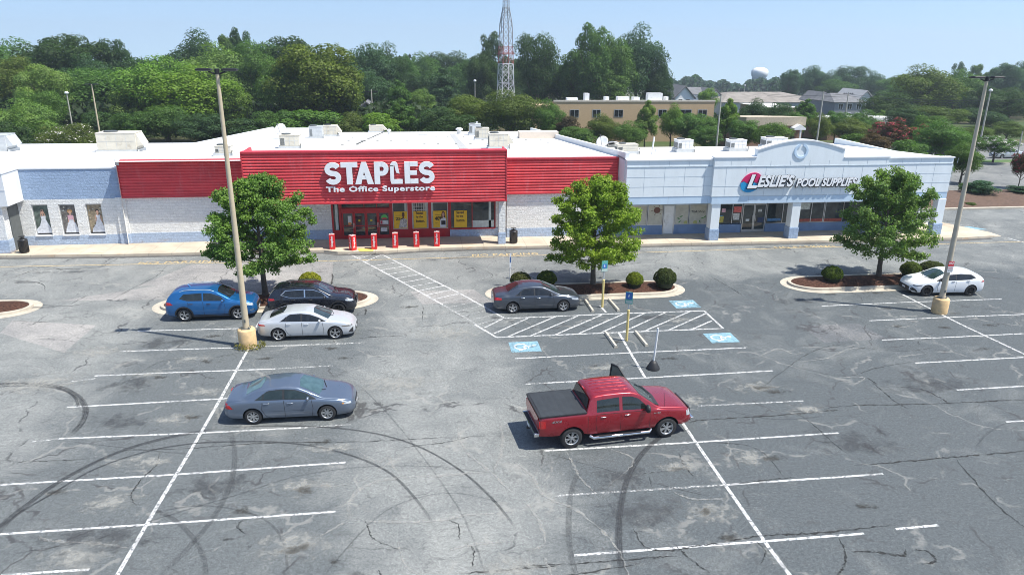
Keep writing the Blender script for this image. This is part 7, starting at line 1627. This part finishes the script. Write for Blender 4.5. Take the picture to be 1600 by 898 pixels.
# bollards in printed covers
bx = [(519.5,390),(551.5,392),(585,390),(618,388),(651,386.5),(683,385.5)]
names = ['red bollard left of the store entrance, farthest left', 'red bollard at the left edge of the yellow ramp, turned askew', 'red bollard at the right edge of the yellow ramp', 'red bollard in front of the 25 cent poster', 'red bollard in front of the second yellow poster', 'red bollard farthest right, before the 40 percent poster']
for k, (x, y) in enumerate(bx):
    p = gnd(x, y-1, .15); t = thing('bollard', names[k], 'bollard', (p.x, p.y+.1, .15), R((2,40,-3,-4,-5,-6)[k]), 'red wrapped bollards')
    b = MB(); b.box(-.19,.19,-.19,.19,0,1.04); b.build('cover', REDB, t, bevel=.015); b = MB(); b.box(-.18,.18,-.18,.18,1.041,1.06); b.box(-.05,.05,-.05,.05,1.06,1.10); b.build('cap', M('pale_cap', (.62,.45,.44), .6), t)
    for f_ in ((0,) if k != 1 else (0, 1)):
        me = fit_text(text_mesh('Staples', offset=.02), -.38, .38, -.10, .09, 0); o = link('lettering', me, WHITEL, t); n_ = len(me.vertices); a = np.zeros(n_*3); me.vertices.foreach_get('co', a); a = a.reshape(-1,3); c_ = a.copy()
        a[:,0] = -c_[:,2]; a[:,2] = c_[:,0]+.56; a[:,1] = -.194
        if f_: a[:,1] = a[:,0].copy(); a[:,0] = -.194
        me.vertices.foreach_set('co', a.ravel()); me.update()
    if k == 1:
        me = None
def bin_(px, py, lab):
    p = gnd(px, py, .15); t = thing('litter_bin', lab, 'litter bin', (p.x, p.y+.25, .15), 0, 'black litter bins'); b = MB(); b.lathe([(.001,.02),(.24,.02),(.27,.06),(.29,.82),(.31,.86),(.31,.90),(.26,.93)], n=24)
    for k in range(20): a = k*.314; b.box(.285*math.cos(a)-.01, .285*math.cos(a)+.01, .285*math.sin(a)-.01, .285*math.sin(a)+.01, .08, .82)
    b.build('barrel', M('black_bin_enamel', (.012,.012,.014), .35, coat=.3), t); b = MB(); b.lathe([(.27,.92),(.18,.99),(.10,1.02),(.001,1.03)], n=20); b.cyl((0,0), .02, 1.02, 1.10, 8); b.cyl((0,0), .20, 1.10, 1.125, 18); b.build('lid', M('black_bin_enamel', (0,0,0)), t)
bin_(36, 396, 'black litter bin beside the block pier at the left edge'); bin_(803, 381, 'black litter bin right of the entrance pier under the red fascia')

# radio mast
def mast():
    base = at(790, 140, 186); H_ = 62; z0 = terr(0, 186); t = thing('radio_mast', 'red and white lattice radio mast among the trees', 'radio mast', (base.x, 186, z0), R(18))
    wid = lambda z: lerp_t([(0,4.2),(9,3.1),(24,2.3),(28,1.15),(62,.8)], z)
    WM = M('mast_white', (.62,.63,.64), .5); RM = M('mast_red', (.30,.09,.08), .5); GM = M('mast_grey', (.26,.27,.29), .5); bands = [(0,15,WM),(15,19,RM),(19,28,GM),(28,62,GM)]
    cor = lambda z, k: Vector((wid(z)/2*math.cos(k*2*math.pi/4+.785)*1.414, wid(z)/2*math.sin(k*2*math.pi/4+.785)*1.414, z))
    for (za, zb_, m_) in bands:
        b = MB(); z = za; th = .095 if za < 28 else .055
        while z < zb_-.01:
            st = min(2.6 if za < 28 else 1.5, zb_-z); z2 = z+st
            for k in range(4):
                b.tube([cor(z, k), cor(z2, k)], th*1.1, 6, caps=False); b.tube([cor(z, k), cor(z2, (k+1) % 4)], th*.6, 5, caps=False); b.tube([cor(z, (k+1) % 4), cor(z2, k)], th*.6, 5, caps=False); b.tube([cor(z2, k), cor(z2, (k+1) % 4)], th*.55, 5, caps=False)
            z = z2
        b.build('lattice_section', m_, t)
    b = MB(); b.box(-1.7,1.7,-1.7,1.7,17.2,17.4); b.build('platform', RM, t); b = MB(); b.tube([(.9,0,30),(2.2,0,33)], .05, 6); b.tube([(2.2,0,31.5),(2.2,0,35)], .05, 6); b.tube([(2.6,0,32),(2.6,0,34)], .04, 6); b.tube([(-1.2,0,22),(-1.2,0,26)], .05, 6); b.build('antenna', BLACKS, t)
mast()
# water tower
def wtower():
    Y = 620; c = at(1187, 114, Y); z0 = terr(0, Y)-1; t = thing('water_tower', 'white domed water tower on the right horizon', 'water tower', (c.x, Y, z0)); h = c.z-z0; b = MB(); r0 = 7.1
    b.lathe([(.01,h+4.6),(r0*.5,h+4.2),(r0*.85,h+2.9),(r0*1.0,h+1.4),(r0*1.0,h-.6),(r0*.93,h-2.6),(r0*.78,h-4.0)], n=32); b.build('tank', M('tower_white', (.80,.81,.82), .5, var=.03), t); b = MB(); b.lathe([(r0*.78,h-4.0),(r0*.72,h-9),(r0*.74,-1)], n=32); b.build('column', M('tower_grey', (.45,.52,.56), .6), t)
    b = MB(); b.tube([(-r0*1.02,-2,0),(-r0*1.02,-2,h+4)], .25, 6); b.build('ladder', LGREY, t)
wtower()
# buildings behind
TAN = block('tan_brick', (.50,.36,.22), bw=.4, bh=.1, strength=.2, stain=False); BRICK = block('brown_brick', (.26,.16,.11), bw=.3, bh=.1, strength=.2, stain=False); SIDING = M('white_siding', (.82,.83,.84), .6, var=.05); SHING = M('grey_shingle', (.155,.155,.16), .9, var=.2, vs=.8, bump=.3, bs=5); SHINGB = M('brown_shingle', (.24,.215,.19), .9, var=.2, vs=.6)
def fwin(T, x0, x1, z0, z1, y, fm=None):
    b = MB(); b.box(x0-.08, x1+.08, y-.05, y, z0-.08, z0); b.box(x0-.08, x1+.08, y-.05, y, z1, z1+.08); b.box(x0-.08, x0, y-.05, y, z0, z1); b.box(x1, x1+.08, y-.05, y, z0, z1); b.box((x0+x1)/2-.03, (x0+x1)/2+.03, y-.05, y, z0, z1)
    o = b.build('window', fm or ALU, T); b = MB(); b.box(x0, x1, y-.03, y-.004, z0, z1); b.build('pane', CG_D, o)
Y = 135; A = at(866, 157, Y); B_ = at(1117, 158, Y); zt = A.z; zg = terr(0, Y)
T = thing('office_building', 'long flat-roofed tan brick building behind the trees', 'building', ((A.x+B_.x)/2, Y, zg))
with under(T):
    b = MB(); b.box(A.x, B_.x, Y, Y+.4, zg-1, zt-.25); b.add([(A.x,Y+.4,zt-.25),(A.x,Y+26,zt-2.2),(A.x,Y+26,zg-2),(A.x,Y+.4,zg-1),(B_.x,Y+.4,zt-.25),(B_.x,Y+26,zt-2.2),(B_.x,Y+26,zg-2),(B_.x,Y+.4,zg-1)], [(0,1,2,3),(7,6,5,4),(1,5,6,2)]); b.build('wall', TAN, T); b = MB(); b.box(A.x-.1, B_.x+.1, Y-.1, Y+.5, zt-.25, zt); b.build('roof_edge', M('roof_edge_cream', (.55,.50,.42), .6), T); b = MB(); b.add([(A.x,Y+.4,zt-.3),(B_.x,Y+.4,zt-.3),(B_.x,Y+26,zt-2.2),(A.x,Y+26,zt-2.2)], [(0,1,2,3)]); b.build('roof', ROOF, T)
    zw1, zw0 = at(930, 172, Y).z, at(930, 183, Y).z
    for (x0, x1) in ((891,904),(926,938),(960,973),(1029,1041),(1060,1080),(1091,1104)): fwin(T, at(x0, 177, Y).x, at(x1, 177, Y).x, zw0, zw1, Y)
    for x0, w_, h_ in ((907,.8,1.1),(938,.7,.5),(957,2.2,.5),(981,1.2,.4),(1003,2.8,1.15),(1030,.5,.5),(880,2,.3)):
        x = at(x0, 150, Y+6).x; b = MB(); b.box(x, x+w_, Y+2, Y+3.5, zt-.5, zt+h_); b.build('rooftop_unit', WHITEM, T)
    b = MB(); b.box(A.x-3.5, A.x, Y+.5, Y+5, zg-1, zt-.9); b.build('wing', TAN, T)
def gable(name, lab, pxl, pxr, y_e, y_r, Y, depth, wall, roof, side='front', extra=None, cat='house'):
    a = at(pxl, y_e, Y); c = at(pxr, y_e, Y); rid = at((pxl+pxr)/2, y_r, Y); zg = terr(0, Y)-1; T = thing(name, lab, cat, ((a.x+c.x)/2, Y, zg)); ze = a.z; zr = rid.z; mx = (a.x+c.x)/2
    with under(T):
        b = MB()
        if side == 'front': b.xprism([(a.x,zg),(c.x,zg),(c.x,ze),(mx,zr),(a.x,ze)], Y, Y+depth)
        else: b.box(a.x, c.x, Y, Y+depth, zg, ze)
        w_ = b.build('wall', wall, T); b = MB()
        if side == 'front':
            o_ = .5; dz = (zr-ze)/(mx-a.x)*o_
            b.add([(a.x-o_,Y-.5,ze-dz),(mx,Y-.5,zr+.02),(mx,Y+depth,zr+.02),(a.x-o_,Y+depth,ze-dz),(a.x-o_,Y-.5,ze-dz+.3),(mx,Y-.5,zr+.32),(mx,Y+depth,zr+.32),(a.x-o_,Y+depth,ze-dz+.3)], [(0,1,5,4),(4,5,6,7),(0,4,7,3)])
            b.add([(c.x+o_,Y-.5,ze-dz),(mx,Y-.5,zr+.02),(mx,Y+depth,zr+.02),(c.x+o_,Y+depth,ze-dz),(c.x+o_,Y-.5,ze-dz+.3),(mx,Y-.5,zr+.32),(mx,Y+depth,zr+.32),(c.x+o_,Y+depth,ze-dz+.3)], [(1,0,4,5),(5,4,7,6),(4,0,3,7)])
        else:
            zr2 = zr; hx = min(depth*.5, (c.x-a.x)*.25)
            b.add([(a.x-.5,Y-.5,ze),(c.x+.5,Y-.5,ze),(c.x+.5,Y+depth,ze),(a.x-.5,Y+depth,ze),(a.x+hx,Y+depth/2,zr2),(c.x-hx,Y+depth/2,zr2)], [(0,1,5,4),(1,2,5),(2,3,4,5),(3,0,4)])
        b.build('roof', roof, T)
        if extra: extra(T, a, c, ze, zg, Y)
    return T
def two_win(T, a, c, ze, zg, Y):
    for t_ in (.3, .7): x = a.x+(c.x-a.x)*t_; fwin(T, x-.5, x+.5, ze-2.2, ze-.6, Y, SIDING)
gable('house', 'white gabled house just right of the tall tree clump', 1055, 1084, 152, 136, 205, 14, SIDING, SHING, 'front', two_win)
gable('house', 'long grey-roofed house joined behind the first white gable', 1070, 1125, 147, 138, 216, 12, SIDING, SHING, 'hip')
gable('house', 'white gable end right of the small tree, partly hidden', 1108, 1128, 152, 141, 210, 12, SIDING, SHING, 'front', two_win)
gable('commercial_building', 'long low building with wide grey roof right of the tan building', 1130, 1262, 160, 148, 200, 24, M('pale_grey_wall', (.48,.50,.50), .7), SHINGB, 'hip', None, 'building')
gable('commercial_building', 'second long grey-brown roof behind the first, below the skyline trees', 1150, 1275, 155, 147, 232, 22, M('pale_grey_wall', (.48,.50,.50), .7), SHINGB, 'hip', None, 'building')
gable('brick_building', 'low flat tan building with pale band left of the pointed tree', 1196, 1245, 168, 167, 170, 14, TAN, ROOF, 'hip', None, 'building')
gable('house', 'grey gabled apartment house with white windows behind the utility poles', 1305, 1352, 160, 148, 190, 14, M('grey_siding', (.24,.25,.27), .7), SHING, 'hip', lambda T, a, c, ze, zg, Y: [fwin(T, a.x+(c.x-a.x)*t_-.6, a.x+(c.x-a.x)*t_+.6, z_, z_+1.4, Y, SIDING) for t_ in (.2,.5,.8) for z_ in (ze-1.8, ze-4.2)])
gable('house', 'pale grey gable house right of the apartment house', 1338, 1366, 158, 143, 196, 12, SIDING, M('pale_shingle', (.36,.36,.36), .9), 'front', two_win)
gable('house', 'white small gable peeking beside the pointed tree', 1277, 1300, 158, 146, 205, 10, SIDING, SHING, 'front')
gable('house', 'house glimpsed in the trees left of centre with grey roof', 563, 582, 168, 161, 160, 10, M('grey_siding', (.24,.25,.27), .7), SHING, 'front')
Y = 118; p0 = at(1220, 187, Y); p1 = at(1256, 187, Y)
T = thing('brick_building', 'brown brick building with a small white porch right of the arch', 'building', (p0.x, Y, terr(0, Y)))
with under(T):
    zt = at(1240, 183, Y).z; zg = terr(0, Y)-.5; b = MB(); b.box(p0.x-6, p1.x, Y, Y+12, zg, zt-1.42); b.build('wall', BRICK, T); b = MB(); b.prism([(p0.x-6.2,Y-.3),(p1.x+.3,Y-.3),(p1.x+.3,Y+12),(p0.x-6.2,Y+12)], zt-1.4, zt, 0, lambda p_: zt-.068*(p_[1]-Y)); b.build('roof', M('tan_roof', (.45,.38,.28), .7), T)
    zp = at(1250, 196, Y).z; b = MB(); b.xprism([(p1.x-2.3,zp-.6),(p1.x-.3,zp-.6),(p1.x-.3,zp-.3),(p1.x-1.3,zp+.3),(p1.x-2.3,zp-.3)], Y-1.6, Y-.01); b.build('porch_roof', WHITEM, T); b = MB(); b.box(p1.x-1.2, p1.x-.95, Y-1.5, Y-1.3, zg, zp-.6); b.build('porch_post', WHITEM, T); b = MB(); b.box(p1.x-2.1, p1.x-1.3, Y-.04, Y-.004, zg+.4, zg+2.6); b.build('door', CG_D, T)
Y = 135; p0 = at(1296, 188, Y); p1 = at(1425, 188, Y)
T = thing('brick_building', 'long low building with white roof edge and brown wall behind the right trees', 'building', ((p0.x+p1.x)/2, Y, terr(0, Y)))
with under(T):
    zt = at(1340, 184, Y).z; zg = terr(0, Y)-.5; b = MB(); b.box(p0.x, p1.x, Y, Y+14, zg, zt-1.32); b.build('wall', BRICK, T); b = MB(); b.prism([(p0.x-.3,Y-.3),(p1.x+.3,Y-.3),(p1.x+.3,Y+14),(p0.x-.3,Y+14)], zt-1.3, zt, 0, lambda p_: zt-.062*(p_[1]-Y)); b.build('roof', ROOF, T)
# summer haze over the whole place
g = bpy.data.materials.new('haze_air'); g.use_nodes = True; t_ = g.node_tree; t_.nodes.remove(t_.nodes['Principled BSDF']); pv = t_.nodes.new('ShaderNodeVolumePrincipled')
pv.inputs['Color'].default_value = (.80,.90,1,1); pv.inputs['Density'].default_value = .00030; pv.inputs['Anisotropy'].default_value = .2; t_.links.new(pv.outputs[0], t_.nodes['Material Output'].inputs['Volume'])
b = MB(); b.box(-1510, 1910, -405, 2410, -120, 66); o = b.build('haze', g); tag(o, 'thin pale blue summer haze', None, None, 'stuff')
